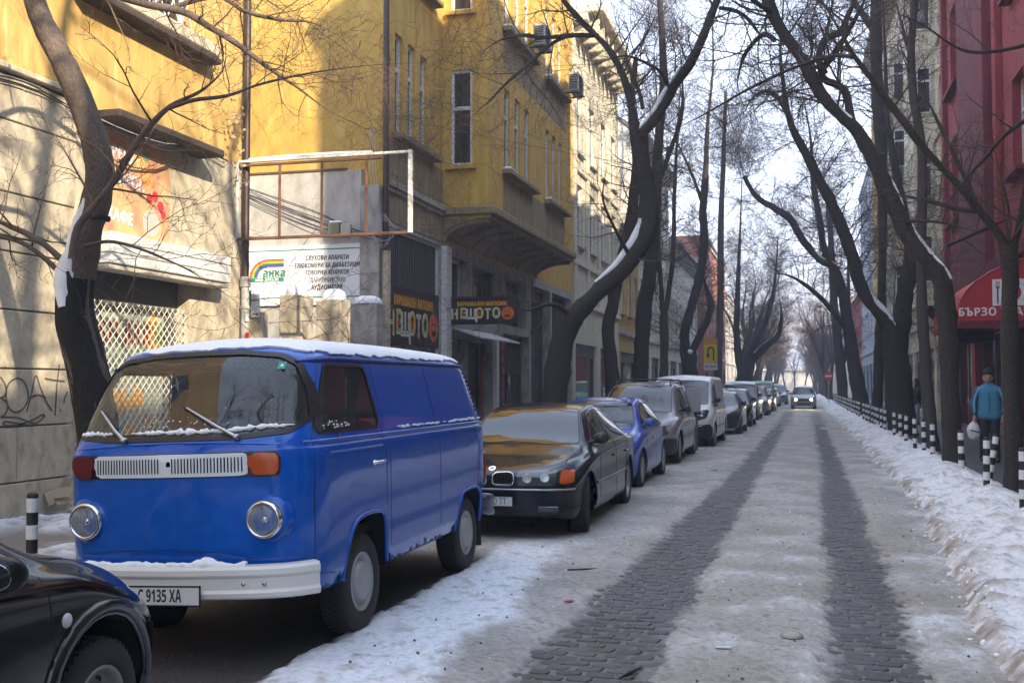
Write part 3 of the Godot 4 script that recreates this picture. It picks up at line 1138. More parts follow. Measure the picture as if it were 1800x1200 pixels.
	return {"L": 3.95, "axle": 0.82, "wb": 2.5, "r": 0.305, "tw": 0.195, "arch": 0.355, "track": 0.745, "bulge": 0.2, "cowl": [1.02, 1.72, 0.13], "mirror": [1.30, 0.99],
		"cur": {"bot": F32([0, .26, .4, .2, 3.6, .2, 3.95, .3]), "my": F32([0, .52]), "ty": F32([0, .68, .05, .73, .35, .84, 1.04, .985, 1.75, 1.38, 2.3, 1.45, 3.0, 1.43, 3.5, 1.33, 3.85, 1.03, 3.95, .88]),
			"ry": F32([0, .62, .35, .79, 1.02, .945, 1.72, 1.31, 2.3, 1.385, 3.0, 1.36, 3.5, 1.25, 3.85, .98, 3.95, .83]), "rw": F32([0, .52, .1, .58, .35, .67, 1.0, .72, 1.4, .65, 1.75, .585, 2.4, .565, 3.2, .555, 3.6, .55, 3.95, .5]),
			"by": F32([0, .55, .35, .715, 1.0, .87, 2, .92, 3.2, .95, 3.95, .78]), "bw": F32([0, .58, .05, .65, .15, .745, .35, .81, .7, .845, 1.5, .86, 3.0, .85, 3.6, .80, 3.85, .72, 3.95, .58]), "mw": F32([0, .58, .05, .65, .15, .745, .35, .815, .7, .85, 1.5, .865, 3.0, .855, 3.6, .80, 3.85, .72, 3.95, .58])},
		"win": [[[1.26, .955], [1.80, 1.255], [2.2, 1.325], [2.2, .965]], [[2.28, .968], [2.28, 1.33], [2.95, 1.30], [3.28, 1.08], [3.26, .99]]],
		"lamp": [[.34, .63], [.38, .735], [.62, .80], [.70, .74], [.66, .63]], "turn": [], "grille": [[0, .615], [.27, .615], [.27, .70], [0, .715]], "low": [[0, .30], [.46, .30], [.43, .42], [0, .42]], "seams": [[[1.20, .32], [1.16, .6], [1.22, .93]], [[2.24, .32], [2.24, .95]], [[3.18, .97], [2.98, .6]]], "strip": 0.0}

func car(called: String, label: String, category: String, at: Vector3, turn: float, kind: String, color: Material, o := {}) -> Node3D:
	var d := specs(kind)
	var t := thing(called, label, category, at, turn, o.get("group", "cars parked nose to tail along the left kerb"))
	var sh := Shell.new()
	sh.L = d.L
	sh.cur = d.cur
	sh.bulge = d.bulge
	sh.fine = o.get("fine", 1.0)
	sh.build(stations(d.L, 0.5, 0.075 / sh.fine))
	var ax: float = d.axle
	var rear: float = d.axle + d.wb
	var regs := []
	regs.append(["drop", arch_field(ax, d.r, d.arch), 0.0])
	regs.append(["drop", arch_field(rear, d.r, d.arch), 0.0])
	var c: Array = d.cowl
	var wf := screen_field(sh, c[0], c[1], c[2], 0.06)
	regs.append(["windscreen", wf, 0.002])
	regs.append(["window_seal", func(p: Vector3, n: Vector3) -> float: return wf.call(p, n) - 0.016, 0.003])
	var wins: Array = d.win
	for i in wins.size():
		var v := []
		for q: Array in wins[i]: v.append(Vector2(q[0], q[1]))
		regs.append(["side_window#%d" % i, side_field(v, 0.012), 0.002])
	for i in wins.size():
		var v := []
		for q: Array in wins[i]: v.append(Vector2(q[0], q[1]))
		regs.append(["window_trim#%d" % i, side_field(v, 0.028), 0.004])
	if d.has("panel") and o.get("panel", true):
		var v := []
		for q: Array in d.panel: v.append(Vector2(q[0], q[1]))
		regs.append(["side_panel", side_field(v, 0.04), -0.012])
	for e: Array in [["headlight", "lamp"], ["indicator", "turn"], ["grille", "grille"], ["air_intake", "low"]]:
		var src: Array = d[e[1]]
		if src.size():
			var v := []
			for q: Array in src: v.append(Vector2(q[0], q[1]))
			regs.append([e[0], front_field(v, 0.02, true, 0.75), 0.006 if e[0] != "air_intake" else -0.012])
	if o.get("bumper_black", false):
		regs.append(["bumper", func(p: Vector3, n: Vector3) -> float: return 0.2 if (n.z < 0.05 and -p.z > 0.55) else maxf(p.y - 0.56, -p.z - 0.5), 0.012])
	var parts := sh.cut(regs)
	var mats := {"body": color, "windscreen": M.pane, "side_window": M.pane, "window_seal": M.black, "window_trim": M.chrome if kind == "sedan" else M.black, "headlight": M.lamp_lens, "indicator": M.amber, "grille": M.black, "air_intake": M.black, "side_panel": color, "bumper": M.bumper_black}
	for k: String in parts:
		if k != "drop" and parts[k].ix.size():
			put_split(k.get_slice("#", 0), parts[k], mats[k.get_slice("#", 0)], t)
	# inside the wheel openings and under the floor
	var un := mb()
	un.box(Vector3(0, 0.28, -d.L * 0.5), Vector3(d.track * 1.5, 0.1, d.L - 0.5))
	for s: float in [ax, rear]:
		un.box(Vector3(0, 0.5, -s), Vector3(d.track * 2.0 - d.tw * 2.4, 0.5, d.arch * 2.2))
		for k in 10:
			var a := PI * k / 10.0
			var b := PI * (k + 1) / 10.0
			var ra: float = d.arch + 0.012
			var w: float = d.track + d.tw * 0.45
			for lr: float in [-1.0, 1.0]:
				un.quad(Vector3(lr * 0.45, d.r + sin(a) * ra, -s + cos(a) * ra), Vector3(lr * w, d.r + sin(a) * ra, -s + cos(a) * ra), Vector3(lr * w, d.r + sin(b) * ra, -s + cos(b) * ra), Vector3(lr * 0.45, d.r + sin(b) * ra, -s + cos(b) * ra), Vector3(0, -1, 0.01))
	obj("underbody", un, M.dark, t)
	for lr: float in [-1.0, 1.0]:
		wheel(t, Vector3(lr * d.track, d.r - o.get("sag", 0.0), -ax), d.r - o.get("sag", 0.0) * .5, d.tw, o.get("wheels", "disc"), o.get("steer", 0.0))
		wheel(t, Vector3(lr * d.track, d.r, -rear), d.r, d.tw, o.get("wheels", "disc"))
		# outside mirror
		var m: Array = d.mirror
		var p := sh.side(m[0], m[1], lr, 0.0)
		var mi := mb()
		mi.lathe([Vector2(0, -.05), Vector2(.045, -.048), Vector2(.066, -.036), Vector2(.072, -.01), Vector2(.066, .02), Vector2(.045, .042), Vector2(.02, .052), Vector2(0, .054)], Transform3D(Basis(Vector3.RIGHT, PI / 2) * Basis().scaled(Vector3(1.35, 1.1, .95)), p + Vector3(lr * 0.135, 0.05, 0.012)), 20, true)
		mi.bar(p + Vector3(-lr * 0.02, -0.01, 0.0), p + Vector3(lr * 0.09, 0.02, 0.02), 0.022)
		var mo := obj("mirror", mi, o.get("mirror", M.bumper_black), t)
		obj("mirror_glass", mb().lathe([Vector2(.058, 0), Vector2(.056, .003), Vector2(0, .004)], Transform3D(Basis(Vector3.RIGHT, -PI / 2) * Basis().scaled(Vector3(1.3, 1, .9)), p + Vector3(lr * 0.135, 0.05, -0.044)), 20), M.mirror_glass, mo)
		if sh.fine >= 0.7:
			for h: float in ([2.48, 3.45] if kind == "sedan" else [1.95]):
				var q := sh.side(h, d.cur.by[1] + 0.22 if kind == "hatch" else 0.78, lr, 0.012)
				obj("door_handle", mb().bbox(q, Vector3(0.03, 0.025, 0.16), 0.008), color if kind != "minivan" else M.black, t)
			for line: Array in d.seams:
				var v := PackedVector2Array()
				for q: Array in line: v.append(Vector2(q[0], q[1]))
				var se := mb()
				sh.strip(sh.side_line(v, lr, 0.07, 0.0), 0.0035, se)
				obj("door_seam", se, M.black, t)
			if d.strip > 0.0:
				var st := mb()
				for seg: Array in [[ax + 0.42, rear - 0.42]]:
					sh.strip(sh.side_line(PackedVector2Array([Vector2(seg[0], d.strip), Vector2(seg[1], d.strip)]), lr, 0.1, 0.004), 0.018, st, 6)
				obj("side_moulding", st, M.bumper_black if kind != "sedan" else color, t)
			for s: float in [ax, rear]:
				var lip := mb()
				var arc := PackedVector3Array()
				for k in 15:
					var a := lerpf(-0.12, PI + 0.12, k / 14.0)
					arc.append(sh.side(s - cos(a) * (d.arch + 0.012), maxf(d.r + sin(a) * (d.arch + 0.012), 0.24), lr, 0.0))
				sh.strip(arc, 0.013, lip, 6)
				obj("arch_lip", lip, color, t)
	# bowls behind the headlamp glass
	if sh.fine >= 0.7:
		var lx: float = 0.0
		var ly: float = 0.0
		for q: Array in d.lamp:
			lx += q[0] / d.lamp.size()
			ly += q[1] / d.lamp.size()
		for lr: float in [-1.0, 1.0]:
			for dx: float in ([-0.085, 0.095] if kind == "sedan" else [0.0]):
				var p := sh.front(lr * (lx + dx), ly, 0.010)
				var fn := sh.front_n(lr * (lx + dx), ly)
				var fb := Basis(Quaternion(Vector3.UP, fn))
				obj("lamp_bowl", mb().lathe([Vector2(0.049, -.004), Vector2(0.048, 0.007), Vector2(0.042, 0.010), Vector2(0.038, 0.006), Vector2(0.02, 0.003), Vector2(0, 0.002)], Transform3D(fb, p), 20, true), M.bowl, t)
	if o.has("plate"):
		var p := sh.front(0, 0.43, 0.02)
		plate(t, p, 0.52, 0.11, o.plate)
	t.set_meta("_l", d.L)
	t.remove_meta("_l")
	if o.has("out"):
		o.out.append(sh)
	return t

func sweep(path: PackedVector2Array, prof: PackedVector2Array, b: MB) -> void:
	# a moulding: (x, z) path, profile of (outward, y)
	var nn := PackedVector2Array()
	for i in path.size():
		var e := (path[mini(i + 1, path.size() - 1)] - path[maxi(i - 1, 0)]).normalized()
		nn.append(Vector2(-e.y, e.x))
	for j in prof.size() - 1:
		var e := prof[j + 1] - prof[j]
		var pn := Vector2(e.y, -e.x).normalized()
		var first := b.v.size()
		for i in path.size():
			for q: Vector2 in [prof[j], prof[j + 1]]:
				b.vert(Vector3(path[i].x + nn[i].x * q.x, q.y, path[i].y + nn[i].y * q.x), Vector3(nn[i].x * pn.x, pn.y, nn[i].y * pn.x))
		for i in path.size() - 1:
			var k := first + i * 2
			b.ix.append_array(PackedInt32Array([k, k + 1, k + 2, k + 1, k + 3, k + 2]))

func blue_van() -> void:
	var t := thing("vintage_van", "old bright blue panel van with rounded nose, white bumper and snow on its roof", "van", Vector3(-3.60, 0.0, -5.60), deg_to_rad(1.2), "")
	t.rotation.z = deg_to_rad(2.3)
	var blue := paint(0.002, 0.07, 0.42, 0.22, 0.8)
	var mot := ntex(noise(0.02, 5, 71), ramp([[0.0, 0.002, 0.072, 0.38], [0.6, 0.002, 0.090, 0.46], [1.0, 0.010, 0.108, 0.49]]))
	blue.albedo_color = Color.WHITE
	blue.albedo_texture = mot
	blue.uv1_triplanar = true
	blue.uv1_scale = Vector3(0.7, 0.7, 0.7)
	var sh := Shell.new()
	sh.L = 4.28
	sh.bulge = 0.13
	sh.bulge_r = 0.12
	sh.fade = 1.7
	sh.fine = 1.35
	sh.sf = F32([.36, .07, .55, .015, .75, 0, 1.22, 0, 1.31, .022, 1.38, .07, 1.6, .20, 1.80, .34, 1.9, .46, 1.98, .68])
	sh.sr = F32([.4, .04, .8, 0, 1.28, .01, 1.6, .12, 1.85, .27, 1.95, .45])
	sh.cur = {"bot": F32([0, .44, .35, .37, 4.0, .37, 4.4, .44]), "my": F32([0, .78]), "ty": F32([0, 1.93, .5, 1.965, 2, 1.975, 3.9, 1.95, 4.4, 1.88]), "ry": F32([0, 1.765, .5, 1.79, 3.9, 1.79, 4.4, 1.74]),
		"rw": F32([0, .56, .04, .62, .12, .675, .3, .715, .7, .73, 3.7, .73, 4.08, .69, 4.21, .63, 4.28, .54]), "by": F32([0, 1.28]),
		"bw": F32([0, .69, .03, .745, .08, .79, .16, .83, .32, .855, .7, .862, 3.7, .862, 4.03, .84, 4.18, .79, 4.24, .75, 4.28, .68]), "mw": F32([0, .675, .03, .73, .08, .775, .16, .815, .32, .84, .7, .85, 3.7, .85, 4.03, .82, 4.18, .77, 4.28, .66])}
	sh.build(stations(4.28, 0.5, 0.055))
	var ax := 1.0
	var rear := 3.4
	var nse := noise(1.0, 4, 77)
	var ws := [Vector2(0, 1.345), Vector2(.5, 1.352), Vector2(.72, 1.375), Vector2(.755, 1.43), Vector2(.70, 1.62), Vector2(.63, 1.755), Vector2(.56, 1.80), Vector2(.3, 1.835), Vector2(0, 1.84), Vector2(-.3, 1.835)]
	var wsf := func(p: Vector3, n: Vector3) -> float:
		if n.z < 0.02 or p.z < -0.9 or p.y < 1.2:
			return 0.2
		return sd_poly(Vector2(absf(p.x), p.y), PackedVector2Array([Vector2(-.3, 1.345), Vector2(.45, 1.348), Vector2(.70, 1.37), Vector2(.765, 1.44), Vector2(.715, 1.62), Vector2(.645, 1.755), Vector2(.55, 1.808), Vector2(.3, 1.835), Vector2(-.3, 1.845)])) - 0.0
	var door := [Vector2(.36, 1.345), Vector2(.33, 1.37), Vector2(.62, 1.735), Vector2(.67, 1.75), Vector2(1.23, 1.75), Vector2(1.255, 1.73), Vector2(1.315, 1.37), Vector2(1.29, 1.345)]
	var regs := [
		["drop", func(p: Vector3, n: Vector3) -> float:
			if absf(p.x) < 0.5 or p.y > 1.0: return 0.3
			var q := Vector2(-p.z - ax, p.y - 0.33)
			return sd_poly(q, PackedVector2Array([Vector2(-.36, -.3), Vector2(-.37, .1), Vector2(-.27, .37), Vector2(-.12, .42), Vector2(.20, .42), Vector2(.30, .36), Vector2(.38, .1), Vector2(.40, -.3)])) - 0.02, 0.0],
		["drop", func(p: Vector3, n: Vector3) -> float:
			if absf(p.x) < 0.5 or p.y > 1.0: return 0.3
			var q := Vector2(-p.z - rear, p.y - 0.33)
			return sd_poly(q, PackedVector2Array([Vector2(-.38, -.3), Vector2(-.37, .08), Vector2(-.24, .32), Vector2(-.1, .36), Vector2(.22, .36), Vector2(.34, .28), Vector2(.40, .05), Vector2(.42, -.3)])) - 0.02, 0.0],
		["windscreen", wsf, -0.004],
		["windscreen_seal", func(p: Vector3, n: Vector3) -> float: return wsf.call(p, n) - 0.028, 0.006],
		["door_window", side_field(door, 0.0), -0.004],
		["window_seal", side_field(door, 0.018), 0.004],
		["vent_plate", front_field([Vector2(-.53, 1.115), Vector2(.49, 1.115), Vector2(.49, 1.235), Vector2(-.53, 1.235)], 0.006, false), 0.008],
		["amber_indicator", front_field([Vector2(.515, 1.125), Vector2(.665, 1.125), Vector2(.665, 1.225), Vector2(.515, 1.225)], 0.014, false), 0.03],
		["red_indicator", front_field([Vector2(-.675, 1.125), Vector2(-.555, 1.125), Vector2(-.555, 1.225), Vector2(-.675, 1.225)], 0.014, false), 0.03],
		["indicator_rim", front_field([Vector2(-.675, 1.125), Vector2(.665, 1.125), Vector2(.665, 1.225), Vector2(-.675, 1.225)], 0.022, false), 0.004],
		["tail_lamp", side_field([Vector2(4.06, .74), Vector2(4.17, .74), Vector2(4.17, .98), Vector2(4.06, .98)], 0.02), 0.025],
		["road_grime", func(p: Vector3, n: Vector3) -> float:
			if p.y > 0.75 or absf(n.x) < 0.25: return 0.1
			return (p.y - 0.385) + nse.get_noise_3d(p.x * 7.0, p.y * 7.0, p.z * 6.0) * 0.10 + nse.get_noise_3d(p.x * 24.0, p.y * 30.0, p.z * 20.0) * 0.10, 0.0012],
		["roof_snow", func(p: Vector3, n: Vector3) -> float:
			if p.y < 1.80: return 0.1
			var k := nse.get_noise_3d(p.x * 5.0, p.y * 5.0, p.z * 4.0) * 0.03 + nse.get_noise_3d(p.x * 22.0, p.y * 22.0, p.z * 18.0) * 0.012
			var front := (-p.z - 0.50 - absf(p.x) * 0.10 + k * 5.0)
			return minf(0.1, maxf(0.0, -front) * 0.4 + (1.837 - p.y) + k), 0.013]]
	var parts := sh.cut(regs)
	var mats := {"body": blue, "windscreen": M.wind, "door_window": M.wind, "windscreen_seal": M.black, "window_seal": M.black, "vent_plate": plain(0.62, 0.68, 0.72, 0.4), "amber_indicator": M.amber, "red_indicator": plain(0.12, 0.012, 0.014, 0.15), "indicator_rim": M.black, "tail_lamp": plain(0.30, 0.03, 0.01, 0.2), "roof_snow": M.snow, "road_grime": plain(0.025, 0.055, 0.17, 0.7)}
	for k: String in parts:
		if k != "drop":
			if k == "road_grime": struct(obj(k, parts[k], mats[k], t), "stuff")
			else: put_split(k, parts[k], mats[k], t)
	# slots of the fresh-air grille
	var sl := mb()
	for half in 2:
		for i in 22:
			var x := (-0.505 + i * 0.0208) if half == 0 else (0.025 + i * 0.0208)
			var p := sh.front(x, 1.175, 0.0085)
			sl.bbox(p, Vector3(0.0085, 0.088, 0.004), 0.0018, Basis(Vector3.RIGHT, -0.01))
	struct(obj("grille_slots", sl, M.dark, t), "stuff")
	for lr: float in [-1.0, 1.0]:
		for k in 10:
			var y := 1.395 + k * .038
			var s := 3.90 - (y - 1.40) * .45
			var v := mb()
			for e: float in [0.0, 1.0]:
				var p0 := sh.side(s - .065 + e * .065, y, lr, .007)
				var p1 := sh.side(s + e * .065, y, lr, .007)
				v.quad(p0 - Vector3(0, .010, 0), p1 - Vector3(0, .010, 0), p1 + Vector3(0, .010, 0), p0 + Vector3(0, .010, 0), Vector3(lr, 0, 0))
			obj("air_slot", v, M.dark, t)
	# headlights
	for lr: float in [-1.0, 1.0]:
		var p := sh.front(lr * 0.595, 0.85, 0.0)
		p.z = minf(p.z, sh.front(lr * 0.53, 0.85, 0.0).z) - 0.015
		var f := Transform3D(Basis(Vector3.RIGHT, PI / 2.0), p)
		var hl := obj("headlight", mb().lathe([Vector2(.112, -.03), Vector2(.114, .045), Vector2(.110, .058), Vector2(.100, .066), Vector2(.092, .062), Vector2(.090, .055)], f, 40, true), M.chrome, t)
		obj("surround", mb().lathe([Vector2(.155, -.035), Vector2(.146, -.004), Vector2(.134, .012), Vector2(.120, .018), Vector2(.112, .02)], f, 40, true), blue, hl)
		obj("reflector", mb().lathe([Vector2(.090, .056), Vector2(.075, .02), Vector2(.05, -.01), Vector2(.02, -.03), Vector2(0, -.032)], f, 32, true), M.steel, hl)
		obj("bulb", mb().lathe([Vector2(.02, .0), Vector2(.022, .03), Vector2(.016, .042), Vector2(0, .045)], f, 16, true), M.chrome, hl)
		var fl := mb()
		for k in 13:
			var x := (k - 6) * 0.0135
			var hgt := sqrt(maxf(0.0, 0.087 * 0.087 - x * x))
			fl.box(p + Vector3(x, 0, 0.058), Vector3(0.002, hgt * 1.9, 0.004))
		struct(obj("lens_flutes", fl, glassy(0.35), hl), "stuff")
		obj("lens", mb().lathe([Vector2(.091, .056), Vector2(.08, .068), Vector2(.05, .078), Vector2(0, .083)], f, 32, true), glassy(0.10), hl)
	# creases on the nose, belt line, rain gutter, wheel-arch lips, seams
	var one := func(pts: PackedVector3Array, r: float, sides: int, called: String, m: Material) -> void:
		var cr := mb()
		sh.strip(pts, r, cr, sides)
		obj(called, cr, m, t)
	one.call(spline(sh.front_line(PackedVector2Array([Vector2(-.68, 1.285), Vector2(-.3, 1.305), Vector2(0, 1.31), Vector2(.3, 1.305), Vector2(.68, 1.285)]), 0.1, -0.004)), 0.010, 6, "nose_crease", blue)
	var gut_m := plain(0.004, 0.03, 0.2, 0.4)
	var seam_m := plain(0.004, 0.012, 0.07, 0.6)
	for lr: float in [-1.0, 1.0]:
		one.call(sh.side_line(PackedVector2Array([Vector2(.2, 1.283), Vector2(4.13, 1.283)]), lr, 0.15, -0.004), 0.017, 8, "belt_ridge", blue)
		one.call(sh.side_line(PackedVector2Array([Vector2(.3, 1.21), Vector2(1.3, 1.21)]), lr, 0.15, -0.004), 0.008, 6, "door_crease", blue)
		for s: float in [ax, rear]:
			var arc := PackedVector3Array()
			var pts: Array = [Vector2(-.36, -.0), Vector2(-.37, .1), Vector2(-.29, .35), Vector2(-.12, .435), Vector2(.20, .435), Vector2(.315, .37), Vector2(.395, .1), Vector2(.40, -.0)] if s == ax else [Vector2(-.39, .0), Vector2(-.385, .08), Vector2(-.25, .335), Vector2(-.1, .375), Vector2(.22, .375), Vector2(.355, .29), Vector2(.415, .05), Vector2(.42, .04)]
			for q: Vector2 in pts:
				arc.append(sh.side(s + q.x, maxf(0.40, 0.33 + q.y), lr, 0.0))
			one.call(spline(arc, 3), 0.016, 6, "arch_lip", blue)
		var gp := PackedVector3Array()
		for k in 24:
			var s := lerpf(0.05, 4.18, k / 23.0)
			gp.append(sh.place(lr * (sh.g("rw", s) + 0.006), sh.g("ry", s) + 0.012, s))
		one.call(gp, 0.013, 6, "rain_gutter", gut_m)
		for line: Array in [[Vector2(.25, .50), Vector2(.24, 1.0), Vector2(.27, 1.30), Vector2(.56, 1.76)], [Vector2(.27, .50), Vector2(.50, .47)], [Vector2(1.36, .80), Vector2(1.365, 1.3), Vector2(1.31, 1.76)], [Vector2(1.22, .80), Vector2(1.36, .80)], [Vector2(1.44, .44), Vector2(1.44, 1.27)], [Vector2(1.42, 1.32), Vector2(1.38, 1.76)], [Vector2(2.58, .44), Vector2(2.58, 1.27)], [Vector2(2.58, 1.32), Vector2(2.55, 1.76)], [Vector2(3.0, 1.232), Vector2(4.08, 1.232)]]:
			one.call(sh.side_line(PackedVector2Array(line), lr, 0.08, -0.0005), 0.0032, 4, "panel_seam", seam_m)
	one.call(sh.front_line(PackedVector2Array([Vector2(-.64, .65), Vector2(-.3, .675), Vector2(0, .68), Vector2(.35, .66), Vector2(.55, .62)]), 0.08, -0.001), 0.003, 4, "panel_seam", seam_m)
	for lr: float in [-1.0, 1.0]:
		var p := sh.side(1.19, 1.10, lr, 0.0)
		var h := mb()
		h.tube(PackedVector3Array([p + Vector3(0, 0, 0.06), p + Vector3(lr * 0.035, 0, 0.045), p + Vector3(lr * 0.04, 0.004, -0.03), p + Vector3(lr * 0.03, 0.002, -0.085)]), F32([0.012, 0.012, 0.011, 0.008]), 8)
		h.lathe([Vector2(0.02, 0), Vector2(0.018, 0.008), Vector2(0, 0.009)], Transform3D(Basis(Vector3(0, 0, 1), -lr * PI / 2), p + Vector3(0, 0, 0.06)), 12)
		obj("door_handle", h, M.chrome, t)
	var rs := sh.side(0.62, 1.30, 1.0, 0.002)
	var rp := mb().lathe([Vector2(.022, 0), Vector2(.018, .003), Vector2(0, .004)], Transform3D(Basis(Vector3(0, 0, 1), -PI / 2).scaled(Vector3(1, 1.4, 0.8)), rs), 9)
	obj("rust_spot", rp, M.rust, t)
	var eye := sh.front(.52, .54, 0.0)
	obj("tow_hole", mb().lathe([Vector2(.022, -.01), Vector2(.024, .008), Vector2(.014, .01), Vector2(.012, -.004), Vector2(0, -.004)], Transform3D(Basis(Vector3.RIGHT, PI / 2), eye), 14, true), plain(0.01, 0.03, 0.15, 0.5), t)
	# bumpers
	for e: float in [1.0, -1.0]:
		var path := PackedVector2Array()
		for k in 25:
			var x := lerpf(-0.86, 0.86, k / 24.0)
			var dd := absf(x) / 0.88
			path.append(Vector2(x, 0.075 - 0.13 * dd * dd - 0.16 * pow(dd, 9.0)))
		var bm := mb()
		if e < 0.0:
			for k in path.size():
				path[k] = Vector2(path[k].x, -4.26 - path[k].y)
			path.reverse()
		var prof := PackedVector2Array([Vector2(-.03, .40), Vector2(.02, .405), Vector2(.03, .415), Vector2(.034, .44), Vector2(.026, .452), Vector2(.022, .46), Vector2(.024, .525), Vector2(.032, .535), Vector2(.036, .545), Vector2(.034, .575), Vector2(.02, .592), Vector2(-.04, .596), Vector2(-.05, .56)])
		if e < 0.0:
			prof.reverse()
			for k in path.size(): path[k] = Vector2(path[k].x, path[k].y)
		sweep(path, prof, bm)
		var bo := obj("bumper", bm, plain(0.66, 0.66, 0.63, 0.35), t)
		if e > 0.0:
			for x: float in [-.62, -.5, .50, .62]:
				var pz := 0.075 - 0.13 * x * x / 0.77 + 0.024
				obj("bolt", mb().lathe([Vector2(.013, 0), Vector2(.011, .006), Vector2(0, .008)], Transform3D(Basis(Vector3.RIGHT, PI / 2), Vector3(x, .493, pz)), 10, true), M.steel, bo)
			var sn := mb()
			var pp := PackedVector3Array()
			var rr := F32([])
			for k in 70:
				var x := lerpf(-0.8, 0.5, k / 69.0)
				pp.append(Vector3(x, 0.598 + nse.get_noise_1d(x * 9.0) * 0.012, 0.05 - 0.15 * x * x))
				rr.append(0.018 + nse.get_noise_1d(x * 13.0 + 50.0) * 0.016 + 0.03 * smoothstep(0.12, 0.0, absf(x - 0.26)))
			sn.tube(pp, rr, 9, true, 0.15, nse)
			obj("bumper_snow", sn, M.snow, t)
	# snow along the foot of the windscreen
	var wsn := mb()
	for seg: Array in [[-.30, .72, 0.013], [-.74, -.44, 0.010]]:
		var pp := PackedVector3Array()
		var rr := F32([])
		for k in 60:
			var x := lerpf(seg[0], seg[1], k / 59.0)
			pp.append(sh.front(x, 1.372 + nse.get_noise_1d(x * 20.0) * 0.008 + 0.02 * smoothstep(0.2, 0.72, x), 0.002))
			rr.append(maxf(0.004, (seg[2] + nse.get_noise_1d(x * 26.0 + 9.0) * 0.022) * smoothstep(0.0, 0.1, k / 59.0) * smoothstep(1.0, 0.93, k / 59.0)))
		wsn.tube(pp, rr, 9, true, 0.2, nse)
	obj("windscreen_snow", wsn, M.snow, t)
	var lsn := mb()
	for k in 26:
		var x := rng.randf_range(-0.25, 0.35)
		var q := sh.front(x, 1.40 + absf(rng.randfn(0.0, 0.05)), 0.003)
		lsn.bbox(q, Vector3(rng.randf_range(.004, .014), rng.randf_range(.004, .010), .004), 0.0015, Basis.from_euler(Vector3(rng.randf(), rng.randf(), rng.randf())))
	for k in 24:
		var s := rng.randf_range(0.4, 0.8)
		lsn.bbox(sh.side(s, 1.36 + absf(rng.randfn(0, 0.025)), 1.0, 0.004), Vector3(.005, rng.randf_range(.004, .012), rng.randf_range(.005, .025)), 0.0015)
	for k in 90:
		var s := 1.7 + 2.4 * rng.randf()
		lsn.bbox(sh.side(s, 1.315 + absf(rng.randfn(0, 0.006)), 1.0, 0.004), Vector3(.02, rng.randf_range(.006, .014), rng.randf_range(.01, .05)), 0.002)
	struct(obj("snow_specks", lsn, M.snow, t), "stuff")
	# wipers
	for w: Array in [[.42, 1.325, .06, 1.50], [-.32, 1.325, -.56, 1.50]]:
		var a := sh.front(w[0], w[1], 0.02)
		var b := sh.front(w[2], w[3], 0.035)
		var wi := mb()
		var mid := a.lerp(b, 0.25)
		wi.lathe([Vector2(.018, -.02), Vector2(.018, .012), Vector2(.011, .018), Vector2(0, .019)], Transform3D(Basis(Vector3.RIGHT, PI / 2), a), 14, true)
		wi.tube(PackedVector3Array([a, a.lerp(b, 0.35) + Vector3(0, 0, .012), b]), F32([.014, .010, .006]), 6)
		var wo := obj("wiper", wi, M.steel, t)
		var a2 := sh.front(lerpf(w[0], w[2], 0.35), lerpf(w[1], w[3], 0.35) + 0.012, 0.012)
		var b2 := sh.front(w[2] + (w[2] - w[0]) * 0.12, w[3] + 0.02, 0.012)
		obj("blade", mb().tube(PackedVector3Array([a2, b2]), F32([.008, .006]), 5), M.black, wo)
	# stickers on the screen
	var st := sh.front(.575, 1.755, 0.004)
	var sb := Basis(Vector3.RIGHT, -0.62)
	var so := obj("windscreen_sticker", mb().box(Vector3.ZERO, Vector3(.055, .055, .002)), plain(0.03, 0.28, 0.25, 0.5), t)
	so.transform = Transform3D(sb, st)
	obj("print", mb().lathe([Vector2(.011, 0), Vector2(.01, .002), Vector2(0, .002)], Transform3D(Basis(Vector3.RIGHT, PI / 2), Vector3.ZERO), 12), M.white, so)
	for k in 4:
		var q := sh.front(-.745 + k * .010, 1.42 + k * 0.055, -0.012)
		var s2 := obj("windscreen_sticker", mb().box(Vector3.ZERO, Vector3(.05, .045, .002)), plain(0.02, 0.22, 0.2, 0.5), t)
		s2.transform = Transform3D(Basis(Vector3.UP, -0.85) * sb, q)
	plate(t, Vector3(0, 0.435, 0.125), 0.52, 0.115, "C 9135 XA", -0.04, 0.62, true)
	# inside of the cab
	var lining := plain(0.03, 0.022, 0.02, 0.8)
	obj("cab_floor", mb().slab(Vector3(-.72, .62, -.30), Vector3(.72, .68, -1.45)), lining, t)
	obj("partition", mb().prism(PackedVector2Array([Vector2(-.83, .5), Vector2(.83, .5), Vector2(.83, 1.28), Vector2(.71, 1.78), Vector2(-.71, 1.78), Vector2(-.83, 1.28)]), Transform3D(Basis(), Vector3(0, 0, -1.5)), .03), lining, t)
	obj("dashboard", mb().bbox(Vector3(0, 1.26, -.30), Vector3(1.36, .12, .22), 0.03), lining, t)
	for x: float in [-.42, .42]:
		var rt := mb()
		rt.bbox(Vector3(x, .80, -1.02), Vector3(.5, .2, .5), 0.05)
		rt.bbox(Vector3(x, 1.16, -1.30), Vector3(.48, .66, .12), 0.05, Basis(Vector3.RIGHT, -0.12))
		obj("seat", rt, plain(0.018, 0.018, 0.02, 0.8), t)
	var sw := mb()
	var ring := PackedVector3Array()
	var rr2 := F32([])
	var sbas := Basis(Vector3.RIGHT, 0.45)
	for k in 25:
		ring.append(Vector3(.40, 1.31, -.56) + sbas * Vector3(cos(TAU * k / 24.0) * .2, 0, sin(TAU * k / 24.0) * .2))
		rr2.append(.012)
	sw.tube(ring, rr2, 6, false)
	sw.bar(Vector3(.40, 1.31, -.56), Vector3(.40, 1.0, -.40), .02)
	sw.bar(Vector3(.2, 1.31, -.56), Vector3(.6, 1.31, -.56), .01)
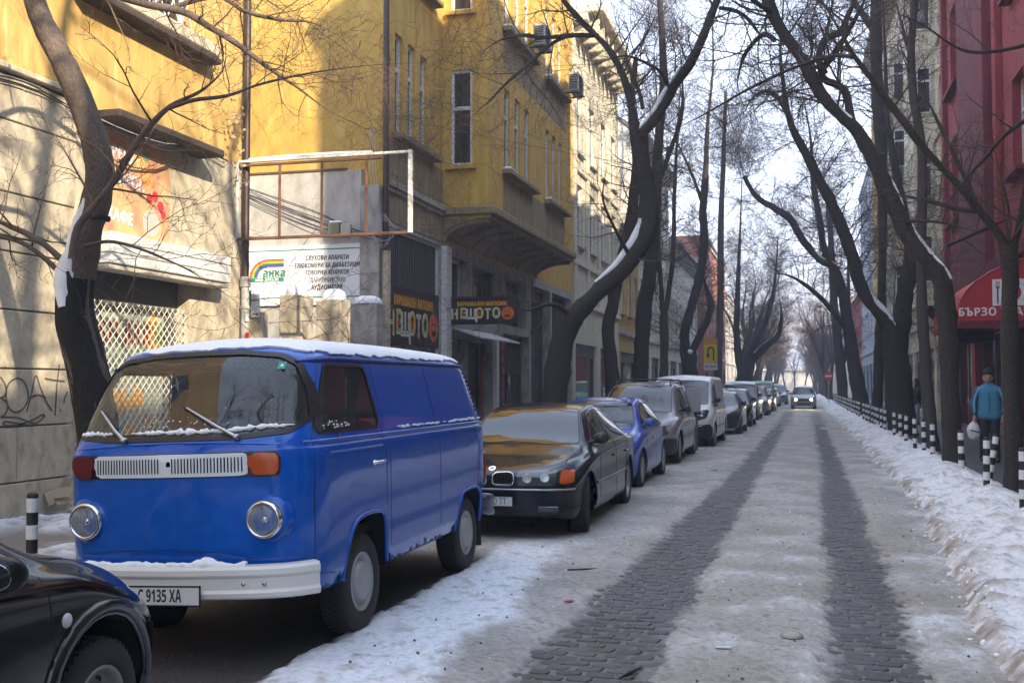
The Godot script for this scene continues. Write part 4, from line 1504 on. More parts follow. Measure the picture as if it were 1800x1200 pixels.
	obj("steering_wheel", sw, M.black, t)
	var un := mb()
	un.box(Vector3(0, .42, -2.2), Vector3(1.3, .14, 3.9))
	for s: float in [ax, rear]:
		un.slab(Vector3(-.56, .3, -s + .46), Vector3(.56, .86, -s - .46))
		for lr: float in [-1.0, 1.0]:
			for k in 10:
				var a := PI * k / 10.0
				var b := PI * (k + 1) / 10.0
				un.quad(Vector3(lr * .5, .36 + sin(a) * .46, -s + cos(a) * .45), Vector3(lr * .835, .36 + sin(a) * .46, -s + cos(a) * .45), Vector3(lr * .835, .36 + sin(b) * .46, -s + cos(b) * .45), Vector3(lr * .5, .36 + sin(b) * .46, -s + cos(b) * .45), Vector3(0, -1, 0.01))
	un.bar(Vector3(-.6, .33, -ax), Vector3(.6, .33, -ax), .05)
	un.bar(Vector3(-.6, .33, -rear), Vector3(.6, .33, -rear), .06)
	obj("underbody", un, M.dark, t)
	for lr: float in [-1.0, 1.0]:
		wheel(t, Vector3(lr * .71, .325, -ax), .325, .185, "cap", 0.0)
		wheel(t, Vector3(lr * .72, .325, -rear), .325, .185, "cap")
		obj("mud_flap", mb().bbox(Vector3(lr * .70, .34, -rear - .43), Vector3(.24, .38, .012), .004), M.rubber, t)

func vehicles() -> void:
	M.cap_grey = plain(0.36, 0.37, 0.38, 0.5, 0.3)
	M.steel_grey = plain(0.22, 0.22, 0.22, 0.5, 0.5)
	M.plate_white = plain(0.66, 0.67, 0.66, 0.35)
	M.bumper_black = plain(0.022, 0.023, 0.026, 0.4)
	M.mirror_glass = plain(0.35, 0.37, 0.4, 0.04, 1.0)
	M.amber = plain(0.40, 0.065, 0.008, 0.12)
	M.lamp_lens = plain(0.035, 0.04, 0.045, 0.06, 0.0, 0.7)
	M.bowl = plain(0.50, 0.52, 0.54, 0.2, 0.15)
	blue_van()
	var got := []
	# black car nose to nose with the van
	var bc := car("black_car", "glossy black car nose to nose with the blue van, mirror and front wheel showing", "car", Vector3(-3.88, -0.03, -4.93), PI + deg_to_rad(1.5), "compact", paint(0.004, 0.004, 0.005, 0.12, 0.8), {"wheels": "steel", "group": "", "fine": 1.25, "out": got, "sag": 0.035, "mirror": paint(0.008, 0.008, 0.009, 0.3, 0.3)})
	var sh: Shell = got[0]
	for lr: float in [-1.0, 1.0]:
		var fl := mb()
		var arc := PackedVector3Array()
		for k in 17:
			var a := lerpf(-0.2, PI + 0.1, k / 16.0)
			arc.append(sh.side(0.82 - cos(a) * 0.40, maxf(0.305 + sin(a) * 0.40, 0.25), lr, -0.005))
		sh.strip(arc, 0.034, fl, 8)
		obj("flared_arch", fl, paint(0.008, 0.008, 0.01, 0.2, 0.8), bc)
	var rp := sh.side(1.09, 0.70, -1.0, 0.0)
	obj("side_repeater", mb().lathe([Vector2(.032, -.005), Vector2(.03, .006), Vector2(.02, .013), Vector2(0, .015)], Transform3D(Basis(Vector3(0, 0, 1), PI / 2), rp), 18, true), plain(0.55, 0.56, 0.58, 0.15), bc)
	# dark saloon
	got = []
	var bm := car("dark_saloon", "dark blue-black saloon with double headlights and chrome-edged grille parked behind the van", "car", Vector3(-3.22, 0.0, -10.90), deg_to_rad(0.3), "sedan", paint(0.008, 0.010, 0.018, 0.2, 0.5), {"wheels": "alloy", "plate": "CA 8080 TT", "steer": 0.24, "fine": 1.15, "out": got})
	sh = got[0]
	for lr: float in [-1.0, 1.0]:
		var fr := PackedVector3Array()
		for q: Vector2 in [Vector2(.04, .615), Vector2(.035, .655), Vector2(.04, .70), Vector2(.07, .72), Vector2(.2, .725), Vector2(.25, .71), Vector2(.262, .66), Vector2(.25, .615), Vector2(.22, .60), Vector2(.08, .60), Vector2(.04, .615)]:
			fr.append(sh.front(lr * q.x, q.y, 0.008))
		var gr := mb()
		sh.strip(fr, 0.011, gr, 8)
		var go := obj("grille", gr, M.chrome, bm)
		var bk := mb()
		bk.bbox(sh.front(lr * .15, .66, 0.004), Vector3(.20, .11, .02), .004, Basis(Vector3.UP, lr * 0.08))
		obj("grille_back", bk, M.dark, go)
		var bars := mb()
		for k in 11:
			bars.box(sh.front(lr * (.06 + k * .018), .66, 0.018), Vector3(.005, .112, .012))
		struct(obj("grille_bars", bars, M.black, go), "stuff")
	var em := sh.front(0, .755, 0.006)
	var eb := Basis(Vector3.RIGHT, 0.6)
	var eo := obj("emblem", mb().lathe([Vector2(.041, 0), Vector2(.041, .006), Vector2(.034, .008), Vector2(0, .008)], Transform3D(Basis(), Vector3.ZERO), 28), M.chrome, bm)
	eo.transform = Transform3D(eb, em)
	for k in 4:
		var w := mb()
		for j in 5:
			var a := PI / 2 * k + PI / 2 * j / 5.0
			var b := PI / 2 * k + PI / 2 * (j + 1) / 5.0
			w.tri(Vector3(0, .0095, 0), Vector3(cos(a) * .022, .0095, sin(a) * .022), Vector3(cos(b) * .022, .0095, sin(b) * .022), Vector3.UP)
		obj("emblem_quarter", w, plain(0.03, 0.15, 0.5, 0.3) if k % 2 else M.white, eo)
	var bs := mb()
	sh.strip(sh.front_line(PackedVector2Array([Vector2(-.86, .545), Vector2(-.5, .55), Vector2(0, .552), Vector2(.5, .55), Vector2(.86, .545)]), 0.08, 0.004), 0.012, bs, 6)
	obj("bumper_strip", bs, M.steel, bm)
	for lr: float in [-1.0, 1.0]:
		var fog := mb()
		fog.bbox(sh.front(lr * .62, .345, 0.0), Vector3(.22, .06, .02), .008, Basis(Vector3.UP, lr * 0.25))
		obj("fog_lamp", fog, M.lamp_lens, bm)
	# the row behind it
	car("blue_hatchback", "bright blue small hatchback parked between the dark saloon and the silver people carrier", "car", Vector3(-3.33, 0.0, -16.28), deg_to_rad(-0.5), "hatch", paint(0.035, 0.075, 0.33, 0.3, 0.8), {"wheels": "disc", "mirror": paint(0.035, 0.075, 0.33, 0.3, 0.8)})
	var vo := car("silver_people_carrier", "grey silver people carrier with black roof rails and black bumper behind the blue hatchback", "car", Vector3(-3.42, 0.0, -21.62), deg_to_rad(-0.5), "minivan", paint(0.20, 0.19, 0.20, 0.3, 0.8), {"wheels": "disc", "bumper_black": true, "fine": 0.8})
	for lr: float in [-1.0, 1.0]:
		var rr := mb()
		rr.tube(PackedVector3Array([Vector3(lr * .60, 1.66, -1.95), Vector3(lr * .60, 1.735, -2.1), Vector3(lr * .60, 1.77, -2.9), Vector3(lr * .60, 1.755, -3.9), Vector3(lr * .60, 1.66, -4.05)]), F32([.018, .018, .018, .018, .018]), 6)
		obj("roof_rail", rr, M.black, vo)
	for s: float in [2.3, 3.6]:
		obj("cross_bar", mb().bar(Vector3(-.60, 1.775, -s), Vector3(.60, 1.775, -s), .016), M.black, vo)
	var wv := car("white_van", "white delivery van with black lower bumper parked behind the silver people carrier", "van", Vector3(-3.20, 0.0, -28.0), deg_to_rad(-1.0), "van", paint(0.62, 0.62, 0.62, 0.3, 0.6), {"wheels": "disc", "bumper_black": true, "fine": 0.8})
	var rest: Array = [
		["dark_hatchback", "dark blue hatchback parked just behind the white van", -2.80, -35.4, "hatch", paint(0.015, 0.02, 0.04, 0.25), 0.6, 1.0],
		["black_estate", "black estate car second behind the white van, sky in its windscreen", -2.78, -41.6, "hatch", paint(0.008, 0.008, 0.01, 0.25), 0.6, 1.05],
		["grey_box_van", "light grey high-roofed van with dark bumper, third behind the white van", -2.82, -49.4, "van", paint(0.30, 0.31, 0.32, 0.35), 0.5, 0.95],
		["grey_minivan", "grey family car half hidden behind the light grey high-roofed van", -2.62, -57.2, "minivan", paint(0.16, 0.16, 0.17, 0.3), 0.45, 0.95],
		["purple_grey_hatchback", "small purple-grey hatchback in front of the pale green van", -2.45, -65.0, "hatch", paint(0.14, 0.13, 0.16, 0.3), 0.45, 1.0],
		["pale_green_van", "pale green van with snow on top far down the parked row", -2.75, -72.5, "van", paint(0.25, 0.55, 0.38, 0.4), 0.45, 1.0],
		["cream_car", "cream coloured car behind the pale green van", -2.45, -81.0, "hatch", paint(0.5, 0.48, 0.40, 0.4), 0.4, 1.0],
		["blue_grey_car", "blue-grey car at the far end of the parked row", -2.1, -89.0, "minivan", paint(0.16, 0.2, 0.26, 0.4), 0.4, 1.0]]
	for r: Array in rest:
		var c := car(r[0], r[1], "van" if r[4] == "van" else "car", Vector3(r[2], 0.0, r[3]), deg_to_rad(-0.8), r[4], r[5], {"fine": r[6], "panel": false, "bumper_black": r[4] == "van"})
		c.scale = Vector3.ONE * r[7]
	# oncoming car with its lamps lit
	got = []
	var oc := car("oncoming_people_carrier", "grey people carrier driving towards the camera with its headlights lit", "car", Vector3(0.10, 0.0, -75.0), 0.0, "minivan", paint(0.22, 0.22, 0.22, 0.3), {"fine": 0.55, "group": "", "out": got})
	oc.scale = Vector3(0.90, 0.92, 0.92)
	sh = got[0]
	var lit := StandardMaterial3D.new()
	lit.albedo_color = Color(1, 0.95, 0.8)
	lit.emission_enabled = true
	lit.emission = Color(1.0, 0.90, 0.66)
	lit.emission_energy_multiplier = 9.0
	for lr: float in [-1.0, 1.0]:
		var p := sh.front(lr * .56, .70, 0.02)
		obj("lit_lamp", mb().lathe([Vector2(.10, 0), Vector2(.085, .02), Vector2(0, .03)], Transform3D(Basis(Vector3.RIGHT, PI / 2), p), 16, true), lit, oc)
		var sp := SpotLight3D.new()
		sp.name = "headlamp_light"
		sp.light_energy = 3.0
		sp.light_color = Color(1.0, 0.9, 0.7)
		sp.spot_range = 30.0
		sp.spot_angle = 28.0
		sp.spot_attenuation = 2.0
		sp.light_size = 0.08
		sp.shadow_enabled = true
		oc.add_child(sp, true)
		sp.position = p + Vector3(0, 0, 0.06)
		sp.rotation = Vector3(-0.06, PI, 0)

# ---------- walls and windows.  A face: origin at its lower left corner as seen from outside, x to the right, y up, z outwards
func face(at: Vector3, side: String) -> Transform3D:
	var b := Basis()
	if side == "east":      # faces +x
		b = Basis(Vector3(0, 0, -1), Vector3.UP, Vector3(1, 0, 0))
	elif side == "west":    # faces -x
		b = Basis(Vector3(0, 0, 1), Vector3.UP, Vector3(-1, 0, 0))
	return Transform3D(b, at)

func wall(b: MB, xf: Transform3D, w: float, h: float, holes: Array, deep := 0.2) -> void:
	var xs := [0.0, w]
	var ys := [0.0, h]
	for r: Array in holes:
		for k: float in [r[0], r[2]]:
			if not xs.has(k): xs.append(k)
		for k: float in [r[1], r[3]]:
			if not ys.has(k): ys.append(k)
	xs.sort()
	ys.sort()
	for i in xs.size() - 1:
		var run := -1.0
		for j in ys.size() - 1:
			var cx: float = (xs[i] + xs[i + 1]) * 0.5
			var cy: float = (ys[j] + ys[j + 1]) * 0.5
			var open := false
			for r: Array in holes:
				if cx > r[0] and cx < r[2] and cy > r[1] and cy < r[3]:
					open = true
			if not open and run < 0.0:
				run = ys[j]
			if run >= 0.0 and (open or j == ys.size() - 2):
				var top: float = ys[j] if open else ys[j + 1]
				b.quad(xf * Vector3(xs[i], run, 0), xf * Vector3(xs[i + 1], run, 0), xf * Vector3(xs[i + 1], top, 0), xf * Vector3(xs[i], top, 0), xf.basis.z)
				run = -1.0
	for r: Array in holes:
		var p := [Vector2(r[0], r[1]), Vector2(r[2], r[1]), Vector2(r[2], r[3]), Vector2(r[0], r[3])]
		var c := Vector2((r[0] + r[2]) * 0.5, (r[1] + r[3]) * 0.5)
		for k in 4:
			var a: Vector2 = p[k]
			var e: Vector2 = p[(k + 1) % 4]
			var m := c - (a + e) * 0.5
			b.quad(xf * Vector3(a.x, a.y, 0), xf * Vector3(e.x, e.y, 0), xf * Vector3(e.x, e.y, -deep), xf * Vector3(a.x, a.y, -deep), xf.basis * Vector3(m.x, m.y, 0))

func local_box(b: MB, xf: Transform3D, a: Vector3, c: Vector3) -> void:
	b.box(xf * ((a + c) * 0.5), (c - a).abs(), xf.basis)

# a window set back in its opening: frame with bars (part), pane and sill (sub-parts)
func window(parent: Node3D, xf: Transform3D, r: Array, fr: Material, deep := 0.17, cols := 2, transom := 0.68, sill: Material = null, pane: Material = null) -> Node3D:
	var f := mb()
	var t := 0.07
	local_box(f, xf, Vector3(r[0] + 0.002, r[1] + 0.002, -deep), Vector3(r[0] + t, r[3] - 0.002, -deep + 0.07))
	local_box(f, xf, Vector3(r[2] - t, r[1] + 0.002, -deep), Vector3(r[2] - 0.002, r[3] - 0.002, -deep + 0.07))
	local_box(f, xf, Vector3(r[0] + t, r[1] + 0.002, -deep), Vector3(r[2] - t, r[1] + t, -deep + 0.069))
	local_box(f, xf, Vector3(r[0] + t, r[3] - t, -deep), Vector3(r[2] - t, r[3] - 0.002, -deep + 0.069))
	for k in range(1, cols):
		var x := lerpf(r[0], r[2], k / float(cols))
		local_box(f, xf, Vector3(x - 0.04, r[1] + t, -deep), Vector3(x + 0.04, r[3] - t, -deep + 0.064))
	if transom > 0.0:
		var y := lerpf(r[1], r[3], transom)
		local_box(f, xf, Vector3(r[0] + t, y - 0.045, -deep), Vector3(r[2] - t, y + 0.045, -deep + 0.074))
	var o := obj("window", f, fr, parent)
	var p := mb()
	p.quad(xf * Vector3(r[0], r[1], -deep + 0.02), xf * Vector3(r[2], r[1], -deep + 0.02), xf * Vector3(r[2], r[3], -deep + 0.02), xf * Vector3(r[0], r[3], -deep + 0.02), xf.basis.z)
	obj("pane", p, pane if pane else M.pane, o)
	if sill:
		var s := mb()
		s.bbox(xf * Vector3((r[0] + r[2]) * 0.5, r[1] - 0.05, 0.03), Vector3(r[2] - r[0] + 0.16, 0.07, 0.24), 0.012, xf.basis)
		obj("sill", s, sill, o)
	return o

func shell_box(b: MB, a: Vector3, c: Vector3, skip: Array) -> void:
	# closed block without the named faces
	if not skip.has("east"): b.quad(Vector3(c.x, a.y, a.z), Vector3(c.x, a.y, c.z), Vector3(c.x, c.y, c.z), Vector3(c.x, c.y, a.z), Vector3.RIGHT)
	if not skip.has("west"): b.quad(Vector3(a.x, a.y, a.z), Vector3(a.x, a.y, c.z), Vector3(a.x, c.y, c.z), Vector3(a.x, c.y, a.z), Vector3.LEFT)
	if not skip.has("south"): b.quad(Vector3(a.x, a.y, c.z), Vector3(c.x, a.y, c.z), Vector3(c.x, c.y, c.z), Vector3(a.x, c.y, c.z), Vector3.BACK)
	if not skip.has("north"): b.quad(Vector3(a.x, a.y, a.z), Vector3(c.x, a.y, a.z), Vector3(c.x, c.y, a.z), Vector3(a.x, c.y, a.z), Vector3.FORWARD)
	if not skip.has("top"): b.quad(Vector3(a.x, c.y, a.z), Vector3(c.x, c.y, a.z), Vector3(c.x, c.y, c.z), Vector3(a.x, c.y, c.z), Vector3.UP)

# a plain street house: side -1 stands on the left, +1 on the right; from z0 (near) to z1 (far)
func house(called: String, label: String, side: float, z0: float, z1: float, h: float, m: Material, o := {}) -> Node3D:
	var t := thing(called, label, "building")
	var X: float = o.get("x", -8.6 if side < 0 else 5.6)
	var deep: float = o.get("deep", 9.0)
	var w := z0 - z1
	var xf := face(Vector3(X, 0, z0), "east") if side < 0 else face(Vector3(X, 0, z1), "west")
	var holes := []
	var first: float = o.get("first", 5.6)
	var step: float = o.get("step", 3.5)
	var wh: float = o.get("wh", 2.0)
	var ww: float = o.get("ww", 1.15)
	var n: int = o.get("cols", maxi(2, int(w / 2.6)))
	var y := first
	while y + wh < h - 0.5:
		for i in n:
			var c := w * (i + 0.5) / n
			holes.append([c - ww * 0.5, y, c + ww * 0.5, y + wh])
		y += step
	var shops := []
	if o.get("shops", true):
		var k := maxi(1, int(w / 4.5))
		for i in k:
			shops.append([w * i / k + 0.5, 0.45, w * (i + 1) / k - 0.5, 3.3])
	var b := mb()
	wall(b, xf, w, h, holes + shops, 0.22)
	if side < 0: shell_box(b, Vector3(X - deep, 0, z1), Vector3(X, h, z0), ["east"])
	else: shell_box(b, Vector3(X, 0, z1), Vector3(X + deep, h, z0), ["west"])
	obj("wall", b, m, t)
	var fr: Material = o.get("frame", M.white)
	for r: Array in holes:
		window(t, xf, r, fr, 0.18, 2, 0.7, o.get("sill", m))
	for r: Array in shops:
		var s := mb()
		local_box(s, xf, Vector3(r[0], r[1], -0.22), Vector3(r[0] + 0.08, r[3], -0.12))
		local_box(s, xf, Vector3(r[2] - 0.08, r[1], -0.22), Vector3(r[2], r[3], -0.12))
		local_box(s, xf, Vector3(r[0] + 0.08, r[3] - 0.5, -0.22), Vector3(r[2] - 0.08, r[3], -0.13))
		var so := obj("shop_window", s, M.shop_frame, t)
		var p := mb()
		p.quad(xf * Vector3(r[0], r[1], -0.2), xf * Vector3(r[2], r[1], -0.2), xf * Vector3(r[2], r[3], -0.2), xf * Vector3(r[0], r[3], -0.2), xf.basis.z)
		obj("pane", p, M.pane, so)
	var bands: Array = o.get("bands", [4.2, h - 0.15])
	for yb: float in bands:
		var c := mb()
		var top := yb > h - 0.6
		var dd: float = o.get("eave", 0.35) if top else 0.12
		c.bbox(xf * Vector3(w * 0.5, yb, dd * 0.5), Vector3(w + 0.02, 0.28 if top else 0.2, dd), 0.03, xf.basis)
		if top:
			c.bbox(xf * Vector3(w * 0.5, yb - 0.3, dd * 0.25), Vector3(w + 0.01, 0.3, dd * 0.5), 0.03, xf.basis)
		obj("cornice", c, o.get("trim", m), t)
	if o.has("brackets"):
		var e: float = o.get("eave", 0.35)
		for i in int(w / 1.1):
			var q := mb()
			q.bbox(xf * Vector3(0.5 + i * 1.1, h - 0.75, e * 0.4), Vector3(0.16, 0.6, e * 0.8), 0.03, xf.basis)
			obj("bracket", q, o.get("trim", m), t)
	if o.has("roof"):
		# pitched roof, ridge along the street
		var r := mb()
		var xa := X - deep if side < 0 else X - 0.3
		var xb := X + 0.3 if side < 0 else X + deep
		var xm := (xa + xb) * 0.5
		var rh: float = o.roof
		r.quad(Vector3(xa, h, z0 + 0.2), Vector3(xm, h + rh, z0 + 0.2), Vector3(xm, h + rh, z1 - 0.2), Vector3(xa, h, z1 - 0.2), Vector3(-1, 1, 0))
		r.quad(Vector3(xb, h, z0 + 0.2), Vector3(xm, h + rh, z0 + 0.2), Vector3(xm, h + rh, z1 - 0.2), Vector3(xb, h, z1 - 0.2), Vector3(1, 1, 0))
		obj("roof", r, M.roof_tile, t)
		for zz: float in [z0, z1]:
			var gb := mb()
			gb.tri(Vector3(xa, h, zz), Vector3(xm, h + rh, zz), Vector3(xb, h, zz), Vector3(0, 0, zz - (z0 + z1) * 0.5))
			obj("gable", gb, m, t)
	return t

func building_mats() -> void:
	M.concrete = mineral([[0.0, 0.26, 0.22, 0.155], [0.35, 0.40, 0.35, 0.255], [0.7, 0.47, 0.41, 0.305], [1.0, 0.54, 0.48, 0.37]], Vector3(0.55, 0.3, 0.55), 0.015, 0.9, 7.0, 61)
	M.ochre = mineral([[0.0, 0.33, 0.22, 0.09], [0.35, 0.47, 0.30, 0.09], [0.7, 0.52, 0.34, 0.105], [1.0, 0.58, 0.45, 0.23]], Vector3(0.5, 0.12, 0.5), 0.014, 0.9, 5.0, 62)
	M.yellow = mineral([[0.0, 0.30, 0.20, 0.075], [0.3, 0.46, 0.29, 0.06], [0.7, 0.53, 0.335, 0.062], [1.0, 0.58, 0.41, 0.15]], Vector3(0.4, 0.1, 0.4), 0.014, 0.9, 5.0, 63)
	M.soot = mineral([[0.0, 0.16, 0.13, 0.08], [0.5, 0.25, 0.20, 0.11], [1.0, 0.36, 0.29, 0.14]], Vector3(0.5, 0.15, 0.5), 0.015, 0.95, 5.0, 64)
	M.cream = mineral([[0.0, 0.44, 0.39, 0.28], [0.5, 0.57, 0.52, 0.39], [1.0, 0.64, 0.60, 0.48]], Vector3(0.4, 0.12, 0.4), 0.014, 0.9, 4.0, 65)
	M.pale = mineral([[0.0, 0.48, 0.44, 0.38], [0.5, 0.60, 0.56, 0.49], [1.0, 0.68, 0.64, 0.57]], Vector3(0.4, 0.12, 0.4), 0.014, 0.9, 4.0, 66)
	M.greystone = mineral([[0.0, 0.20, 0.19, 0.17], [0.5, 0.33, 0.315, 0.29], [1.0, 0.42, 0.40, 0.36]], Vector3(0.5, 0.2, 0.5), 0.014, 0.9, 5.0, 67)
	M.maroon = mineral([[0.0, 0.095, 0.008, 0.013], [0.6, 0.135, 0.011, 0.018], [1.0, 0.18, 0.02, 0.028]], Vector3(0.4, 0.12, 0.4), 0.014, 0.8, 3.0, 68)
	M.rose = mineral([[0.0, 0.17, 0.020, 0.025], [0.6, 0.25, 0.030, 0.035], [1.0, 0.31, 0.052, 0.055]], Vector3(0.4, 0.12, 0.4), 0.014, 0.85, 3.0, 69)
	M.peel = mineral([[0.0, 0.22, 0.20, 0.17], [0.42, 0.36, 0.33, 0.28], [0.5, 0.52, 0.45, 0.28], [1.0, 0.58, 0.51, 0.33]], Vector3(0.25, 0.14, 0.25), 0.012, 0.95, 7.0, 70)
	M.tower = mineral([[0.0, 0.26, 0.30, 0.36], [1.0, 0.38, 0.42, 0.48]], Vector3(0.3, 0.15, 0.3), 0.014, 0.8, 3.0, 72)
	M.brick = mineral([[0.0, 0.26, 0.09, 0.06], [0.5, 0.36, 0.14, 0.10], [1.0, 0.46, 0.22, 0.17]], Vector3(0.6, 2.0, 0.6), 0.02, 0.9, 5.0, 73)
	M.roof_tile = mineral([[0.0, 0.22, 0.05, 0.03], [1.0, 0.42, 0.13, 0.08]], Vector3(0.8, 2.0, 0.8), 0.03, 0.85, 6.0, 74)
	M.old_white = mineral([[0.0, 0.34, 0.34, 0.32], [0.4, 0.56, 0.56, 0.54], [1.0, 0.66, 0.66, 0.64]], Vector3(2, 1, 2), 0.02, 0.7, 4.0, 75)
	M.render_grey = mineral([[0.0, 0.34, 0.32, 0.28], [0.5, 0.45, 0.43, 0.385], [1.0, 0.52, 0.50, 0.46]], Vector3(0.35, 0.15, 0.35), 0.014, 0.9, 4.0, 78)
	M.shop_frame = plain(0.10, 0.10, 0.105, 0.5)
	M.brown = mineral([[0.0, 0.025, 0.018, 0.014], [1.0, 0.07, 0.05, 0.038]], Vector3(2, 1, 2), 0.03, 0.8, 4.0, 76)
	M.pipe_brown = plain(0.035, 0.02, 0.018, 0.5)
	M.zinc = plain(0.34, 0.34, 0.33, 0.55, 0.3)

func left_side() -> void:
	building_mats()
	beige_house()
	courtyard()
	yellow_house()
	# cream house with the deep eaves
	var cr := house("cream_house", "tall cream house with paired white windows and deep bracketed eaves beyond the yellow building", -1.0, -40.62, -51.4, 16.6, M.cream, {"first": 7.2, "step": 3.75, "wh": 2.5, "ww": 1.25, "cols": 4, "bands": [4.9, 6.5, 10.25, 16.45], "eave": 1.25, "brackets": true, "trim": M.cream, "sill": M.greystone})
	var xf := face(Vector3(-8.6, 0, -40.62), "east")
	for k in 5:
		var b := mb()
		b.bbox(xf * Vector3(0.25 + k * 2.56, 8.6, 0.05), Vector3(0.42, 7.4, 0.10), 0.02, xf.basis)
		obj("pilaster", b, M.cream, cr)
	house("low_ochre_house", "two-storey ochre house with bracketed cornice and shutters between two taller houses", -1.0, -51.42, -58.0, 9.6, M.ochre, {"first": 5.2, "step": 3.4, "wh": 2.2, "cols": 3, "eave": 0.9, "brackets": true, "trim": M.greystone})
	house("white_gabled_house", "white house with red tiled roof showing its bare sunlit end wall", -1.0, -58.02, -72.0, 15.6, M.pale, {"roof": 3.2, "cols": 5, "eave": 0.6})
	house("pale_grey_house", "pale grey plastered house with small balconies in the middle of the left row", -1.0, -72.02, -92.0, 11.5, M.pale, {"cols": 7, "eave": 0.7, "brackets": true, "trim": M.greystone})
	house("pink_brick_house", "pinkish brick house with white window surrounds far along the left row", -1.0, -92.02, -118.0, 14.5, M.brick, {"x": -8.0, "cols": 8, "trim": M.pale, "sill": M.pale})
	house("far_pale_house", "far pale house on the left, hazy behind the trees", -1.0, -118.02, -160.0, 12.5, M.pale, {"cols": 9, "shops": false})
	house("farthest_ochre_house", "farthest ochre house on the left before the street ends", -1.0, -160.02, -240.0, 11.0, M.cream, {"cols": 12, "shops": false})

func beige_house() -> void:
	var t := thing("beige_house", "beige and ochre house on the near left with concrete panels, graffiti and a closed bar", "building")
	var z0 := 14.0
	var xf := face(Vector3(-8.6, 0, z0), "east")
	var w := z0 + 15.3
	var low := mb()
	var sx0 := z0 + 11.2
	var sx1 := z0 + 13.67
	wall(low, xf, w, 5.15, [[sx0, 0.12, sx1, 3.2]], 0.35)
	shell_box(low, Vector3(-17, 0, -15.3), Vector3(-8.6, 5.15, z0), ["east", "top"])
	obj("lower_wall", low, M.concrete, t)
	var up := mb()
	var xu := face(Vector3(-8.6, 5.15, z0), "east")
	var holes := [[z0 + 12.3, 1.62, z0 + 13.65, 3.6], [z0 + 7.6, 1.62, z0 + 8.95, 3.6], [z0 + 2.6, 1.62, z0 + 3.95, 3.6]]
	wall(up, xu, w, 6.4, holes, 0.22)
	shell_box(up, Vector3(-17, 5.15, -15.3), Vector3(-8.6, 11.55, z0), ["east"])
	obj("upper_wall", up, M.ochre, t)
	for r: Array in holes:
		window(t, xu, r, M.old_white, 0.2, 2, 0.7)
	# bars before the window over the shop
	var g := mb()
	for k in 9:
		for s: float in [-1.0, 1.0]:
			var a := Vector3(z0 + 12.3 + k * 0.34 - 0.7 if s > 0 else z0 + 12.3 + k * 0.34 + 0.0, 1.62, 0.02)
			var p0 := a
			var p1 := a + Vector3(s * 1.0, 2.0, 0)
			var lo := z0 + 12.3
			var hi := z0 + 13.65
			var k0 := clampf((clampf(p0.x, lo, hi) - p0.x) / (p1.x - p0.x), 0.0, 1.0)
			var k1 := clampf((clampf(p1.x, lo, hi) - p0.x) / (p1.x - p0.x), 0.0, 1.0)
			if absf(k1 - k0) > 0.05:
				g.bar(xu * p0.lerp(p1, k0), xu * p0.lerp(p1, k1), 0.012, 5)
	struct(obj("window_bars", g, M.old_white, t), "stuff")
	var sl := mb()
	sl.bbox(xu * Vector3(z0 + 12.5, 1.33, 0.12), Vector3(3.1, 0.09, 0.30), 0.02, xu.basis)
	obj("sill_beam", sl, M.brown, t)
	obj("sill_top", mb().bbox(xu * Vector3(z0 + 12.5, 1.49, 0.10), Vector3(3.06, 0.18, 0.28), 0.02, xu.basis), M.concrete, t)
	# pale concrete slabs laid in courses, the last of each course ends at the shop
	var rows := [0.12, 0.56, 1.19, 1.84, 2.5, 3.15, 3.81, 4.62, 5.13]
	for i in rows.size() - 1:
		var x := z0 + 11.05
		var first := true
		while x > z0 + 3.5:
			var l := 1.42 if not first else (0.92 if i % 2 else 1.5)
			var hgt: float = rows[i + 1] - rows[i]
			var p := mb()
			p.bbox(xf * Vector3(x - l * 0.5, rows[i] + hgt * 0.5, 0.03 + rng.randf_range(0, 0.006)), Vector3(l - 0.005 if i != 0 else l - 0.005, hgt - 0.018, 0.06), 0.008, xf.basis)
			obj("concrete_panel", p, M.concrete, t)
			x -= l
			first = false
	var led := mb()
	led.bbox(xf * Vector3(z0 + 5.5, 5.19, 0.07), Vector3(11.2, 0.07, 0.16), 0.012, xf.basis)
	obj("ledge", led, M.concrete, t)
	# graffiti on the panels: BOAT with an underline
	var spray := plain(0.085, 0.078, 0.07, 0.85)
	var gx := func(px: float, py: float) -> Vector3: return PX(px, py, -8.531)
	for s: Array in [[[0, 662], [8, 675], [10, 690], [6, 697], [0, 699], [10, 705], [13, 716], [8, 728], [0, 733]], [[30, 664], [16, 672], [10, 690], [13, 712], [24, 724], [38, 720], [48, 704], [48, 686], [41, 670], [30, 664]], [[46, 724], [55, 690], [62, 660], [70, 680], [80, 704], [91, 722]], [[50, 700], [66, 694], [80, 699]], [[78, 665], [95, 668], [113, 670]], [[104, 640], [100, 670], [98, 700], [96, 730]], [[106, 719], [105, 723]], [[118, 688], [113, 700], [112, 708]], [[0, 733], [30, 734], [60, 744], [76, 733], [74, 729], [50, 741], [20, 748], [6, 746], [8, 741], [30, 744], [50, 748]]]:
		var pts := PackedVector3Array()
		for q: Array in s:
			pts.append(gx.call(q[0], q[1]))
		pts = spline(pts, 5)
		var gr := mb()
		for k in pts.size() - 1:
			var e := pts[k + 1] - pts[k]
			var side := Vector3(0, -e.z, e.y).normalized() * 0.010
			gr.quad(pts[k] - side, pts[k] + side, pts[k + 1] + side, pts[k + 1] - side, Vector3.RIGHT)
		obj("graffiti_stroke", gr, spray, t)
	# roller-shutter box over the shop
	for k in 3:
		var p := mb()
		p.bbox(xf * Vector3(z0 + 12.82, 3.235 + k * 0.135 + 0.005, 0.17), Vector3(2.86, 0.126, 0.34), 0.012, xf.basis)
		obj("shutter_box_slat", p, M.old_white, t)
